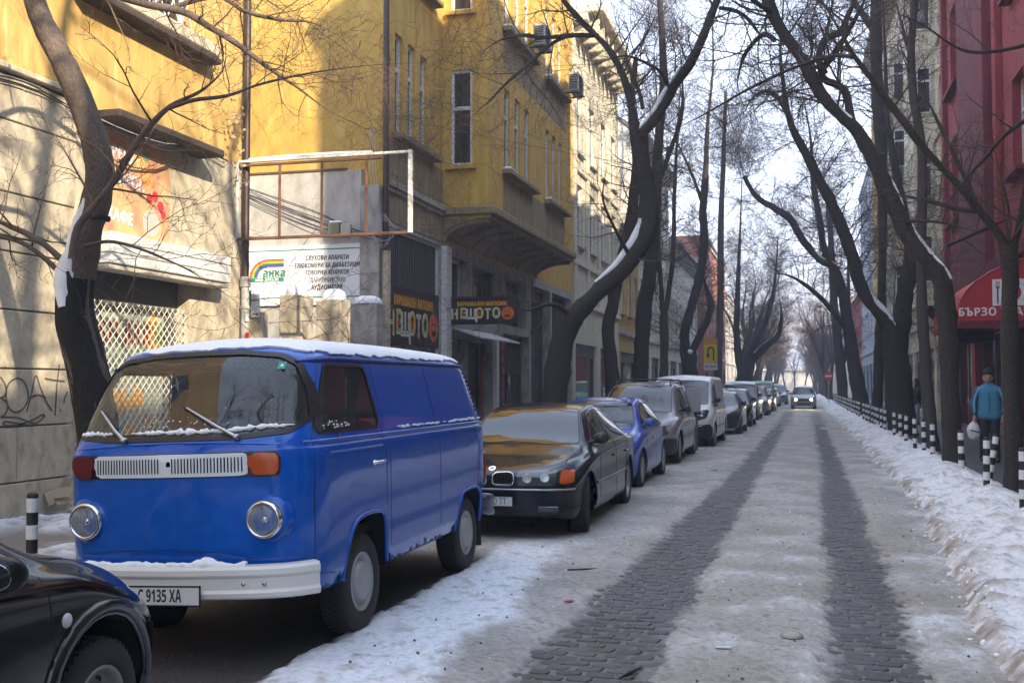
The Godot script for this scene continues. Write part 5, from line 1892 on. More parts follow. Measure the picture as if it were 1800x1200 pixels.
	obj("shutter_box_lip", mb().bbox(xf * Vector3(z0 + 12.82, 3.135, 0.16), Vector3(2.84, 0.06, 0.30), 0.01, xf.basis), plain(0.45, 0.42, 0.36, 0.6), t)
	# canopy slab
	obj("canopy", mb().bbox(xf * Vector3(z0 + 12.62, 5.05, 0.22), Vector3(2.5, 0.11, 0.44), 0.02, xf.basis), M.brown, t)
	# the shop behind its lattice
	var back := mb()
	back.quad(xf * Vector3(sx0, 0.12, -0.34), xf * Vector3(sx1, 0.12, -0.34), xf * Vector3(sx1, 3.2, -0.34), xf * Vector3(sx0, 3.2, -0.34), xf.basis.z)
	var so := obj("shop_window", back, mineral([[0.0, 0.22, 0.30, 0.24], [0.5, 0.34, 0.40, 0.33], [1.0, 0.48, 0.50, 0.42]], Vector3(0.8, 0.8, 0.8), 0.01, 0.2, 0.0, 81), t)
	var cut := mb()
	local_box(cut, xf, Vector3(sx0, 2.72, -0.335), Vector3(sx1, 3.19, -0.2))
	local_box(cut, xf, Vector3(sx0, 0.12, -0.335), Vector3(sx0 + 0.13, 2.72, -0.24))
	local_box(cut, xf, Vector3(sx1 - 0.13, 0.12, -0.335), Vector3(sx1, 2.72, -0.24))
	obj("shop_frame", cut, plain(0.10, 0.10, 0.10, 0.6), so)
	var fruit := mb()
	var leaf := mb()
	rng.seed = 21
	for k in 26:
		var x := sx0 + 0.2 + rng.randf() * 2.0
		var y := 0.4 + rng.randf() * 1.2
		if k > 18:
			x = sx1 - 0.35 + rng.randf_range(-0.1, 0.1); y = 2.0 + rng.randf() * 0.6
		var m := fruit if k % 3 else leaf
		m.lathe([Vector2(0.09 + rng.randf() * 0.1, 0.0), Vector2(0.07, 0.003), Vector2(0, 0.004)], xf * Transform3D(Basis(Vector3.RIGHT, PI / 2).scaled(Vector3(1, 1, 1)), Vector3(x, y, -0.337)), 16)
	struct(obj("fruit_print", fruit, plain(0.62, 0.30, 0.03, 0.4), so), "stuff")
	struct(obj("leaf_print", leaf, plain(0.16, 0.26, 0.05, 0.4), so), "stuff")
	words("shop_lettering", "FRESH BAR", 0.30, plain(0.28, 0.03, 0.03, 0.5), so, xf * Transform3D(Basis(), Vector3(z0 + 12.35, 2.36, -0.333)), true, 0.72, "Droid Serif")
	var la := mb()
	var x := sx0 - 2.6
	var lx := xf * Transform3D(Basis(), Vector3(0, 0, -0.06))
	while x < sx1 + 0.1:
		for s: float in [-1.0, 1.0]:
			# one zigzag strand from the ground to the top
			var a := Vector2(x if s > 0 else x + 2.6, 0.14)
			var e := Vector2(s * 2.6, 2.6)
			var k0 := clampf((clampf(a.x, sx0, sx1) - a.x) / e.x, 0.0, 1.0)
			var k1 := clampf((clampf(a.x + e.x, sx0, sx1) - a.x) / e.x, 0.0, 1.0)
			if k1 - k0 > 0.02:
				var p := a + e * k0
				var q := a + e * k1
				la.bar(lx * Vector3(p.x, p.y, s * 0.006), lx * Vector3(q.x, q.y, s * 0.006), 0.0085, 4)
		x += 0.135
	struct(obj("lattice_grille", la, plain(0.62, 0.60, 0.54, 0.5), t), "stuff")
	# downpipe at the corner, upper brown, lower grey cast pipe
	var dp := thing("downpipe", "brown downpipe with pale grey lower section at the end of the beige house", "pipe")
	obj("upper_pipe", mb().bar(Vector3(-8.5, 3.35, -15.1), Vector3(-8.5, 11.4, -15.1), 0.055, 12), M.pipe_brown, dp)
	var lp := mb()
	lp.bar(Vector3(-8.5, 0.12, -15.1), Vector3(-8.5, 3.2, -15.1), 0.065, 12)
	lp.lathe([Vector2(.066, 0), Vector2(.085, .01), Vector2(.085, .14), Vector2(.06, .17)], Transform3D(Basis(), Vector3(-8.5, 3.2, -15.1)), 14)
	lp.lathe([Vector2(.066, 0), Vector2(.078, .01), Vector2(.078, .05), Vector2(.066, .06)], Transform3D(Basis(), Vector3(-8.5, 2.85, -15.1)), 14)
	obj("lower_pipe", lp, mineral([[0.0, 0.24, 0.23, 0.21], [1.0, 0.42, 0.41, 0.38]], Vector3(2, 1, 2), 0.02, 0.7, 4.0, 83), dp)
	obj("pipe_sticker", mb().box(Vector3(-8.43, 2.44, -15.05), Vector3(.012, .085, .075)), M.red, dp)
	obj("pipe_sticker", mb().box(Vector3(-8.43, 2.72, -15.05), Vector3(.012, .12, .085)), M.white, dp)
	# poster
	var po := thing("poster", "orange fruit poster with white lettering above the shutter box of the closed bar", "poster")
	var pz0 := z0 + 11.62
	obj("sheet", mb().box(xf * Vector3(pz0 + 0.74, 4.28, 0.02), Vector3(1.48, 1.36, 0.012), xf.basis), mineral([[0.0, 0.34, 0.31, 0.14], [0.35, 0.52, 0.38, 0.19], [0.55, 0.58, 0.32, 0.18], [0.75, 0.56, 0.26, 0.15], [1.0, 0.46, 0.19, 0.12]], Vector3(0.35, 0.35, 0.35), 0.008, 0.55, 0.0, 82), po)
	for d: Array in [[0.92, 4.45, .15, .80, .36, .12], [0.80, 4.62, .09, .75, .42, .16], [1.0, 4.2, .07, .55, .04, .04], [1.13, 4.25, .07, .55, .05, .05], [1.26, 4.12, .08, .50, .04, .06], [1.33, 4.02, .06, .55, .06, .06], [1.05, 3.86, .19, .42, .40, .36], [1.07, 3.86, .12, .20, .19, .18], [0.9, 4.75, .07, .12, .28, .10], [1.16, 4.02, .09, .68, .32, .22]]:
		obj("printed_fruit", mb().lathe([Vector2(d[2], 0), Vector2(d[2] * 0.96, .004), Vector2(0, .005)], xf * Transform3D(Basis(Vector3.RIGHT, PI / 2), Vector3(pz0 + d[0], d[1], 0.0265 + d[2] * 0.01)), 22), plain(d[3], d[4], d[5], 0.55), po)
	for q: Array in [["ФРЕШ", 0.10, 4.68], ["ЛИМОН", 0.28, 4.36], ["КАФЕ", 0.16, 3.86]]:
		words("lettering", q[0], 0.17, plain(0.62, 0.62, 0.72, 0.5), po, xf * Transform3D(Basis(Vector3.BACK, -0.06), Vector3(pz0 + q[1] + 0.2, q[2], 0.03)), true, 0.9)

func courtyard() -> void:
	# projecting frame of a lost sign
	var f := thing("sign_frame", "empty rusty white-topped sign frame sticking out over the pavement from the house corner", "sign frame")
	var zf := -15.0
	var w := mb()
	w.bbox(Vector3(-7.17, 5.185, zf), Vector3(3.0, .04, .05), .006)
	w.bbox(Vector3(-5.68, 4.58, zf), Vector3(.065, 1.26, .06), .006)
	w.bbox(Vector3(-8.60, 4.58, zf), Vector3(.045, 1.25, .05), .006)
	obj("white_bars", w, M.old_white, f)
	obj("bottom_bar", mb().bbox(Vector3(-7.3, 3.955, zf + .001), Vector3(3.16, .045, .045), .006), M.rust, f)
	obj("top_bar", mb().bbox(Vector3(-7.35, 5.12, zf + .001), Vector3(2.45, .04, .045), .006), M.rust, f)
	for x: float in [-7.86, -7.14, -6.40]:
		obj("upright", mb().bbox(Vector3(x, 4.54, zf), Vector3(.036, 1.12, .036), .006), M.rust, f)
	obj("snow", mb().tube(PackedVector3Array([Vector3(-8.4, 5.222, zf), Vector3(-7.9, 5.226, zf), Vector3(-7.4, 5.23, zf), Vector3(-6.8, 5.228, zf), Vector3(-6.3, 5.222, zf)]), F32([.012, .022, .025, .024, .01]), 7), M.snow, f)
	# side wall with a raised grey rendered panel
	var t := thing("yard_wall", "grey rendered yard wall panel with rusty top rail on the side of the yellow building", "wall")
	obj("panel", mb().slab(Vector3(-13.4, 0.1, -21.09), Vector3(-9.05, 6.27, -20.94)), M.render_grey, t)
	obj("top_rail", mb().bbox(Vector3(-10.9, 6.29, -20.98), Vector3(3.0, .05, .14), .008), M.rust, t)
	obj("pilaster", mb().slab(Vector3(-9.04, 0.1, -21.09), Vector3(-8.61, 5.9, -20.86)), M.greystone, t)
	# hearing-aid shop board
	var s := thing("shop_board", "long white shop board with rainbow logo, green lines and dark lettering on the yard wall", "sign")
	var z := -20.9
	obj("board", mb().bbox(Vector3(-10.3, 4.02, z), Vector3(2.92, 1.30, .05), .006), plain(0.74, 0.75, 0.76, 0.4), s)
	for y: float in [4.57, 3.54]:
		obj("green_line", mb().box(Vector3(-10.3, y, z + .027), Vector3(2.9, .022, .006)), M.green, s)
	var tx := z + .028
	for q: Array in [["СЛУХОВИ АПАРАТИ", 4.385, .108, 1.18], ["ГЛЮКОМЕРИ ЗА ДИАБЕТИЦИ", 4.225, .108, 1.75], ["ГОВОРНИ АПАРАТИ", 4.07, .108, 1.18], ["(ЛАРИНГОФОНИ)", 3.91, .108, 1.0], ["АУДИОМЕТРИ", 3.75, .108, .8]]:
		words("lettering", q[0], q[2] * .95, M.print_black, s, Transform3D(Basis(), Vector3(-9.80, q[1], tx)), not (q[0] as String).begins_with("("), 0.74)
	var cols := [Color(.55, .03, .03), Color(.65, .25, .02), Color(.65, .55, .04), Color(.03, .30, .10), Color(.03, .10, .40), Color(.18, .05, .28)]
	for k in 6:
		var b := mb()
		var r0 := .44 - k * .032
		var r1 := r0 - .03
		var c := Vector3(-11.20, 3.99, tx)
		for j in 12:
			var a0 := PI / 2 + PI / 2 * j / 12.0
			var a1 := PI / 2 + PI / 2 * (j + 1) / 12.0
			b.quad(c + Vector3(cos(a0) * r0, sin(a0) * r0 * .9, .003), c + Vector3(cos(a1) * r0, sin(a1) * r0 * .9, .003), c + Vector3(cos(a1) * r1, sin(a1) * r1 * .9, .003), c + Vector3(cos(a0) * r1, sin(a0) * r1 * .9, .003), Vector3.BACK)
		b.quad(c + Vector3(0, r0 * .9, .003), c + Vector3(.38, r0 * .9, .003), c + Vector3(.38, r1 * .9, .003), c + Vector3(0, r1 * .9, .003), Vector3.BACK)
		obj("rainbow_stripe", b, plain(cols[k].r, cols[k].g, cols[k].b, .5), s)
	words("logo_lettering", "анка", .20, M.green, s, Transform3D(Basis(), Vector3(-11.05, 4.09, tx)), true, .82)
	obj("web_bar", mb().box(Vector3(-11.22, 3.94, tx), Vector3(.80, .085, .005)), M.green, s)
	words("web_lettering", "www.anka.bg", .07, M.white, s, Transform3D(Basis(), Vector3(-11.22, 3.945, tx + .003)), true, .9)
	# three concrete piers with snow caps
	for k in 3:
		var zc: float = [-17.2, -18.75, -20.2][k]
		var top: float = [3.24, 3.28, 3.32][k]
		var x: float = [-8.66, -8.66, -8.58][k]
		var wd: float = [.44, .50, .62][k]
		var p := thing("concrete_pier", ["slim concrete gate pier with small snow cap, nearest the beige house", "middle concrete gate pier with round white snow cap, dark hole near its top", "dark weathered concrete pier with long snow cap against the yellow building"][k], "pier", Vector3(x, 0, zc), 0.0, "snow-capped piers at the yard entrance")
		obj("shaft", mb().bbox(Vector3(0, top * .5, 0), Vector3(wd, top, .46), .015), [M.concrete, M.concrete, M.greystone][k], p)
		var cap := mb()
		cap.lathe([Vector2(wd * .48, -.01), Vector2(wd * .47, .07), Vector2(wd * .40, .14), Vector2(wd * .25, .19), Vector2(0, .205)], Transform3D(Basis().scaled(Vector3(1, [1.0, 1.1, .8][k], .9)), Vector3(.01, top, 0)), 18, true)
		obj("snow_cap", cap, M.snow, p)
	obj("low_wall", mb().slab(Vector3(-8.84, 0, -15.5), Vector3(-8.62, 1.6, -20.9)), M.concrete)
	tag(get_child(get_child_count() - 1), "low concrete yard wall running behind the three piers", "wall")
	# small green and white arrow sign
	var g := thing("arrow_sign", "small green and white arrow sign with tiny rainbow on a short pier by the downpipe", "sign", Vector3(-8.56, 0, -15.55))
	obj("post", mb().bbox(Vector3(-.02, 1.42, -.05), Vector3(.34, 2.85, .2), .015), M.concrete, g)
	obj("green_half", mb().bbox(Vector3(-.13, 2.98, .08), Vector3(.18, .40, .03), .004), M.green, g)
	obj("white_half", mb().bbox(Vector3(.04, 2.94, .08), Vector3(.15, .38, .03), .004), plain(.72, .72, .7, .5), g)
	for k in 4:
		obj("line_of_print", mb().box(Vector3(-.13, 3.12 - k * .075, .097), Vector3(.13, .035, .004)), M.white, g)
	var ar := mb()
	ar.box(Vector3(.03, 2.80, .097), Vector3(.09, .012, .004))
	ar.prism(PackedVector2Array([Vector2(.07, 2.775), Vector2(.105, 2.80), Vector2(.07, 2.825)]), Transform3D(Basis(), Vector3(0, 0, .095)), .004)
	obj("arrow", ar, M.print_black, g)
	words("lettering", "анка", .05, M.green, g, Transform3D(Basis(), Vector3(.04, 3.03, .097)))
	# junction boxes with hanging cables on the yard wall
	var jb := thing("junction_box", "two small grey cable boxes with snow on the yard wall below the frame", "box", Vector3(-9.6, 0, -20.8))
	obj("box_body", mb().bbox(Vector3(.0, 4.98, 0), Vector3(.26, .22, .12), .01), plain(.22, .20, .12, .6), jb)
	obj("second_box", mb().bbox(Vector3(.28, 4.95, .01), Vector3(.22, .24, .12), .01), plain(.42, .40, .34, .6), jb)
	obj("snow", mb().bbox(Vector3(.03, 5.12, 0), Vector3(.28, .06, .13), .025), M.snow, jb)

func yellow_house() -> void:
	var t := thing("yellow_building", "dirty yellow corner building with a projecting bay, tall narrow windows and shops below", "building")
	var z0 := -21.1
	var z1 := -40.6
	var w := z0 - z1
	var H := 16.2
	var xf := face(Vector3(-8.6, 0, z0), "east")
	var holes := []
	for y: float in [7.2, 11.0]:
		for k in 3:
			holes.append([0.62 + k * 0.80, y, 1.10 + k * 0.80, y + 2.25])
	for y: float in [7.2, 11.0]:
		for k in 3:
			holes.append([14.2 + k * 1.6, y, 15.0 + k * 1.6, y + 2.25])
	var up := mb()
	wall(up, Transform3D(xf.basis, xf.origin + Vector3(0, 5.2, 0)), w, H - 5.2, holes.map(func(r: Array) -> Array: return [r[0], r[1] - 5.2, r[2], r[3] - 5.2]), 0.28)
	shell_box(up, Vector3(-18, 5.2, z1), Vector3(-8.6, H, z0), ["east", "south"])
	up.quad(Vector3(-18, 0, z0), Vector3(-8.6, 0, z0), Vector3(-8.6, H, z0), Vector3(-18, H, z0), Vector3.BACK)
	obj("upper_wall", up, M.yellow, t)
	for r: Array in holes:
		window(t, xf, r, M.old_white, 0.15, 1, 0.66)
	for y: float in [7.12, 10.92]:
		obj("sill", mb().bbox(xf * Vector3(1.85, y, .1), Vector3(2.75, .13, .30), .015, xf.basis), M.soot, t)
	# sooty band and cornice
	obj("soot_band", mb().slab(Vector3(-8.602, 5.2, z0 - .3), Vector3(-8.585, 7.0, -24.94)), M.soot, t)
	var co := mb()
	co.bbox(xf * Vector3(2.0, 6.0, .07), Vector3(3.75, .14, .16), .02, xf.basis)
	co.bbox(xf * Vector3(2.0, 5.88, .04), Vector3(3.75, .1, .09), .02, xf.basis)
	obj("cornice", co, M.greystone, t)
	# lower storeys: shop window with board, piers, mezzanine
	var lowh := [[0.28, 0.5, 3.75, 5.1], [4.45, 3.45, 6.1, 4.95], [6.35, 3.45, 9.2, 4.95], [9.6, 3.45, 12.2, 4.95], [4.5, 0.12, 5.9, 2.85], [6.0, 0.12, 8.3, 2.85], [9.4, 0.3, 12.6, 3.2], [12.9, 0.3, 15.6, 4.95], [15.9, 0.3, 19.1, 4.95]]
	var lo := mb()
	wall(lo, xf, w, 5.2, lowh, 0.4)
	shell_box(lo, Vector3(-18, 0, z1), Vector3(-8.6, 5.2, z0 - 0.01), ["east", "top", "south"])
	obj("lower_wall", lo, M.greystone, t)
	for i in lowh.size():
		var r: Array = lowh[i]
		var o := window(t, xf, r, [M.old_white, M.old_white, M.shop_frame, M.shop_frame, M.old_white, M.shop_frame, M.shop_frame, M.shop_frame, M.shop_frame][i], 0.14 if i == 0 else 0.34, [1, 2, 3, 3, 1, 2, 2, 2, 2][i], -1.0)
		if i == 0 or i >= 6:
			# blinds and goods behind the glass show as upright strips
			var bl := mb()
			var x: float = r[0] + 0.1
			while x < r[2] - 0.1:
				bl.box(xf * Vector3(x, lerpf(r[1], r[3], 0.78), -0.112 if i == 0 else -0.312), Vector3(.05, (r[3] - r[1]) * 0.4, .006), xf.basis)
				x += 0.11
			struct(obj("blind", bl, plain(.10, .10, .095, .5), o), "stuff")
	# white pilaster beside the shop window
	obj("white_pilaster", mb().slab(Vector3(-8.6, .12, -24.9), Vector3(-8.46, 5.1, -25.3)), M.old_white, t)
	for k in 7:
		obj("shutter_slat", mb().bbox(xf * Vector3(5.2, .35 + k * .37, -.28), Vector3(1.36, .355, .03), .006, xf.basis), plain(.34, .35, .36, .5), t)
	for x: float in [6.35, 6.75, 8.0]:
		obj("red_door_bar", mb().bbox(xf * Vector3(x, 1.45, -.26), Vector3(.12, 2.6, .05), .01, xf.basis), plain(.32, .015, .02, .4), t)
	obj("door_post", mb().slab(Vector3(-8.6, .12, -29.5), Vector3(-8.5, 3.1, -29.8)), M.old_white, t)
	# the projecting bay
	var X := -7.4
	var b0 := -24.95
	var b1 := -34.6
	var bw := b0 - b1
	var xb := face(Vector3(X, 0, b0), "east")
	var bh := []
	for y: float in [7.25, 11.0]:
		for k in 3:
			bh.append([1.45 + k * 1.05, y, 2.0 + k * 1.05, y + 2.15])
			bh.append([6.05 + k * 0.9, y, 6.55 + k * 0.9, y + 2.15])
	var bay := mb()
	wall(bay, Transform3D(xb.basis, xb.origin + Vector3(0, 5.78, 0)), bw, H - 5.78, bh.map(func(r: Array) -> Array: return [r[0], r[1] - 5.78, r[2], r[3] - 5.78]), 0.24)
	var xs := Transform3D(Basis(), Vector3(-8.6, 5.78, b0))
	var sh := [[0.22, 1.32, 0.78, 3.72], [0.22, 5.2, 0.78, 7.4]]
	wall(bay, xs, 1.2, H - 5.78, sh, 0.2)
	bay.quad(Vector3(-8.6, 5.78, b1), Vector3(X, 5.78, b1), Vector3(X, H, b1), Vector3(-8.6, H, b1), Vector3.FORWARD)
	obj("bay_wall", bay, M.yellow, t)
	for r: Array in bh:
		window(t, xb, r, M.old_white, 0.13, 1, 0.66)
	for r: Array in sh:
		window(t, xs, r, M.old_white, 0.12, 1, 0.60)
		obj("sill", mb().bbox(xs * Vector3(.5, r[1] - .06, .05), Vector3(.78, .11, .16), .012), M.yellow, t)
	for y: float in [7.16, 10.9]:
		for e: Array in [[1.25, 4.5], [5.9, 8.75]]:
			var s := obj("sill", mb().bbox(xb * Vector3((e[0] + e[1]) * .5, y, .1), Vector3(e[1] - e[0], .12, .28), .015, xb.basis), M.soot, t)
			obj("snow", mb().bbox(xb * Vector3(e[0] + .35, y + .09, .12), Vector3(.6, .08, .22), .035, xb.basis), M.snow, s)
		obj("soot_patch", mb().slab(xb * Vector3(1.35, y - 1.0, .004), xb * Vector3(8.7, y - .1, .0)), M.soot, t)
	var cc := mb()
	cc.bbox(xb * Vector3(bw * .5, 5.95, .08), Vector3(bw + .2, .2, .2), .03, xb.basis)
	cc.bbox(xb * Vector3(bw * .5, 5.80, .03), Vector3(bw + .1, .12, .1), .02, xb.basis)
	cc.bbox(Vector3(-8.0, 5.95, b0 + .05), Vector3(1.22, .19, .13), .02)
	obj("bay_cornice", cc, M.soot, t)
	# curved underside and its ribs
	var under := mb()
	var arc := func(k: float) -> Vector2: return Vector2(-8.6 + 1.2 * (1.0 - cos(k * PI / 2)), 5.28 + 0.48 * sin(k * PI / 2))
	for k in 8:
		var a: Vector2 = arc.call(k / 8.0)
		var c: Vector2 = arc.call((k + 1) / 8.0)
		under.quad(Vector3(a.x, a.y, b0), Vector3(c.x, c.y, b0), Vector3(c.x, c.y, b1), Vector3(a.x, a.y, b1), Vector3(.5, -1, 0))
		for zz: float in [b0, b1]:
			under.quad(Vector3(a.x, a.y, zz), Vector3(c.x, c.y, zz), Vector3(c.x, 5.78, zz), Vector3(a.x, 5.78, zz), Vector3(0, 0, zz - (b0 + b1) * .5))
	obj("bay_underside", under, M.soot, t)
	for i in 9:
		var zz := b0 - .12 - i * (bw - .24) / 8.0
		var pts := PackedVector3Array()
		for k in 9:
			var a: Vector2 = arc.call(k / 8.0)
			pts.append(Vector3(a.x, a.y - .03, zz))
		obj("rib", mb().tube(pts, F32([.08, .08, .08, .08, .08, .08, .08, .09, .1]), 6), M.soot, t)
	# air conditioners
	for a: Array in [[-29.2, 11.2, "air conditioner unit under the upper bay windows, nearer the camera"], [-33.9, 11.15, "air conditioner unit at the far corner of the yellow bay"]]:
		var u := thing("air_conditioner", a[2], "air conditioner", Vector3(-7.05, a[1], a[0]), 0.0, "air conditioners on the yellow bay")
		obj("casing", mb().bbox(Vector3(0, .35, 0), Vector3(.34, .62, .86), .03), plain(.42, .42, .40, .5), u)
		var gl := mb()
		for k in 9:
			gl.box(Vector3(0, .12 + k * .055, .434), Vector3(.26, .03, .01))
			gl.box(Vector3(.174, .12 + k * .055, .1), Vector3(.01, .03, .52))
		struct(obj("louvres", gl, M.dark, u), "stuff")
		for s: float in [-.3, .3]:
			obj("bracket", mb().bbox(Vector3(-.08, .01, s), Vector3(.6, .04, .04), .005), M.black, u)
	# downpipe at the corner of the building
	var dp := thing("downpipe", "dark brown downpipe on the corner of the yellow building with a rusty peeling foot", "pipe")
	obj("pipe", mb().bar(Vector3(-8.52, 3.9, -21.02), Vector3(-8.52, 16.1, -21.02), .065, 12), M.pipe_brown, dp)
	obj("lower_pipe", mb().bar(Vector3(-8.5, .12, -21.02), Vector3(-8.5, 4.5, -21.02), .10, 12), mineral([[0.0, .22, .12, .04], [.4, .40, .34, .24], [1.0, .50, .48, .42]], Vector3(1.5, .6, 1.5), .02, .8, 4.0, 91), dp)
	for y: float in [7.7, 12.0]:
		obj("collar", mb().bar(Vector3(-8.52, y, -21.02), Vector3(-8.52, y + .08, -21.02), .078, 12), M.pipe_brown, dp)
	costume_sign(Transform3D(xf.basis, Vector3(-8.60, 2.56, -21.34)), 3.55, 1.30, "wide black board with flame lettering and pumpkin behind the shop glass of the yellow building", -0.08)
	costume_sign(Transform3D(Basis(), Vector3(-8.55, 3.20, -25.28)), 1.78, .62, "black projecting box sign with flame lettering and a grinning pumpkin above the shop door", 0.0)
	# white canopy over the door
	var cn := thing("door_canopy", "small white ribbed canopy over the costume shop door", "canopy")
	var cx := Transform3D(Basis(Vector3(0, 0, -1), Vector3(.3, .954, 0).normalized(), Vector3(.954, -.3, 0)), Vector3(-8.58, 3.1, -25.6))
	for k in 9:
		obj("rib_panel", mb().bbox(cx * Vector3(.2 + k * .40, 0, .45), Vector3(.385, .05, .9), .012, cx.basis), M.old_white, cn)
	# upright red lettering beside the door
	var rs := thing("red_letter_strip", "dark upright strip with red letters one below the other beside the shop door", "sign")
	obj("strip", mb().slab(Vector3(-8.6, .5, -30.1), Vector3(-8.55, 3.1, -30.6)), M.print_black, rs)
	var word := "КАФЕПИТ"
	for k in word.length():
		words("letter", word[k], .27, plain(.55, .02, .02, .4), rs, Transform3D(xf.basis, Vector3(-8.546, 2.8 - k * .36, -30.35)), true, 1.0)

func costume_sign(xf: Transform3D, w: float, h: float, label: String, z: float) -> void:
	var s := thing("costume_shop_sign", label, "sign", Vector3.ZERO, 0.0, "costume shop signs")
	var b := mb()
	b.bbox(xf * Vector3(w * .5, h * .5, z), Vector3(w, h, .06), .008, xf.basis)
	if z == 0.0:
		b.bbox(xf * Vector3(w * .5, h + .02, z - .04), Vector3(w + .06, .04, .16), .008, xf.basis)
		b.bbox(xf * Vector3(w * .5, -.02, z - .04), Vector3(w + .06, .04, .16), .008, xf.basis)
	obj("board", b, plain(.012, .010, .012, .35), s)
	var f := xf * Transform3D(Basis(), Vector3(0, 0, z + .032))
	var flame := plain(.62, .36, .02, .4)
	var red := plain(.55, .05, .015, .4)
	words("heading_edge", "КАРНАВАЛЕН МАГАЗИН", h * .185, red, s, f * Transform3D(Basis(), Vector3(w * .5, h * .765, 0)), true, w / h * .245, "Droid Sans", .003)
	words("heading", "КАРНАВАЛЕН МАГАЗИН", h * .165, flame, s, f * Transform3D(Basis(), Vector3(w * .5 - h * .004, h * .75, .004)), true, w / h * .270, "Droid Sans", .003)
	var big := "НЕЩОТО"
	var tint := [plain(.55, .50, .22, .4), plain(.55, .40, .05, .4), plain(.50, .52, .50, .4), plain(.60, .42, .08, .4), plain(.52, .50, .30, .4), plain(.45, .50, .18, .4)]
	for k in 6:
		var p := Vector3(w * (.10 + k * .122), h * (.36 + (.02 if k % 2 else -.01)), 0)
		words("letter_edge", big[k], h * .43, plain(.60, .60, .52, .5), s, f * Transform3D(Basis(), p), true, w / h * .30, "Droid Sans", .003)
		words("letter", big[k], h * .36, tint[k], s, f * Transform3D(Basis(), p + Vector3(0, h * .01, .004)), true, w / h * .31, "Droid Sans", .003)
		if k == 1 or k == 3:
			obj("red_spot", mb().lathe([Vector2(h * .06, 0), Vector2(h * .055, .004), Vector2(0, .005)], f * Transform3D(Basis(Vector3.RIGHT, PI / 2), p + Vector3(0, h * .0, .007)), 14), red, s)
	# pumpkin with a carved grin
	var c := f * Transform3D(Basis(), Vector3(w * .875, h * .36, 0))
	var po := obj("pumpkin", mb().lathe([Vector2(h * .26, 0), Vector2(h * .25, .006), Vector2(h * .16, .010), Vector2(0, .012)], c * Transform3D(Basis(Vector3.RIGHT, PI / 2).scaled(Vector3(w / h * .36, 1, 1)) if z == 0.0 else Basis(Vector3.RIGHT, PI / 2), Vector3.ZERO), 26), plain(.60, .12, .02, .4), s)
	var cut := mb()
	for e: float in [-1.0, 1.0]:
		cut.prism(PackedVector2Array([Vector2(e * .10 * h, .05 * h), Vector2(e * .03 * h, .04 * h), Vector2(e * .07 * h, .12 * h)]), c * Transform3D(Basis(), Vector3(0, 0, .012)), .004)
	cut.prism(PackedVector2Array([Vector2(-.15 * h, -.02 * h), Vector2(-.08 * h, -.07 * h), Vector2(0, -.045 * h), Vector2(.08 * h, -.07 * h), Vector2(.15 * h, -.02 * h), Vector2(.08 * h, -.15 * h), Vector2(-.08 * h, -.15 * h)]), c * Transform3D(Basis(), Vector3(0, 0, .012)), .004)
	obj("carved_face", cut, plain(.02, .012, .01, .5), po)
	obj("stalk", mb().box(c * Vector3(0, h * .28, .006), Vector3(h * .05, h * .10, .01), c.basis), plain(.14, .22, .04, .5), po)

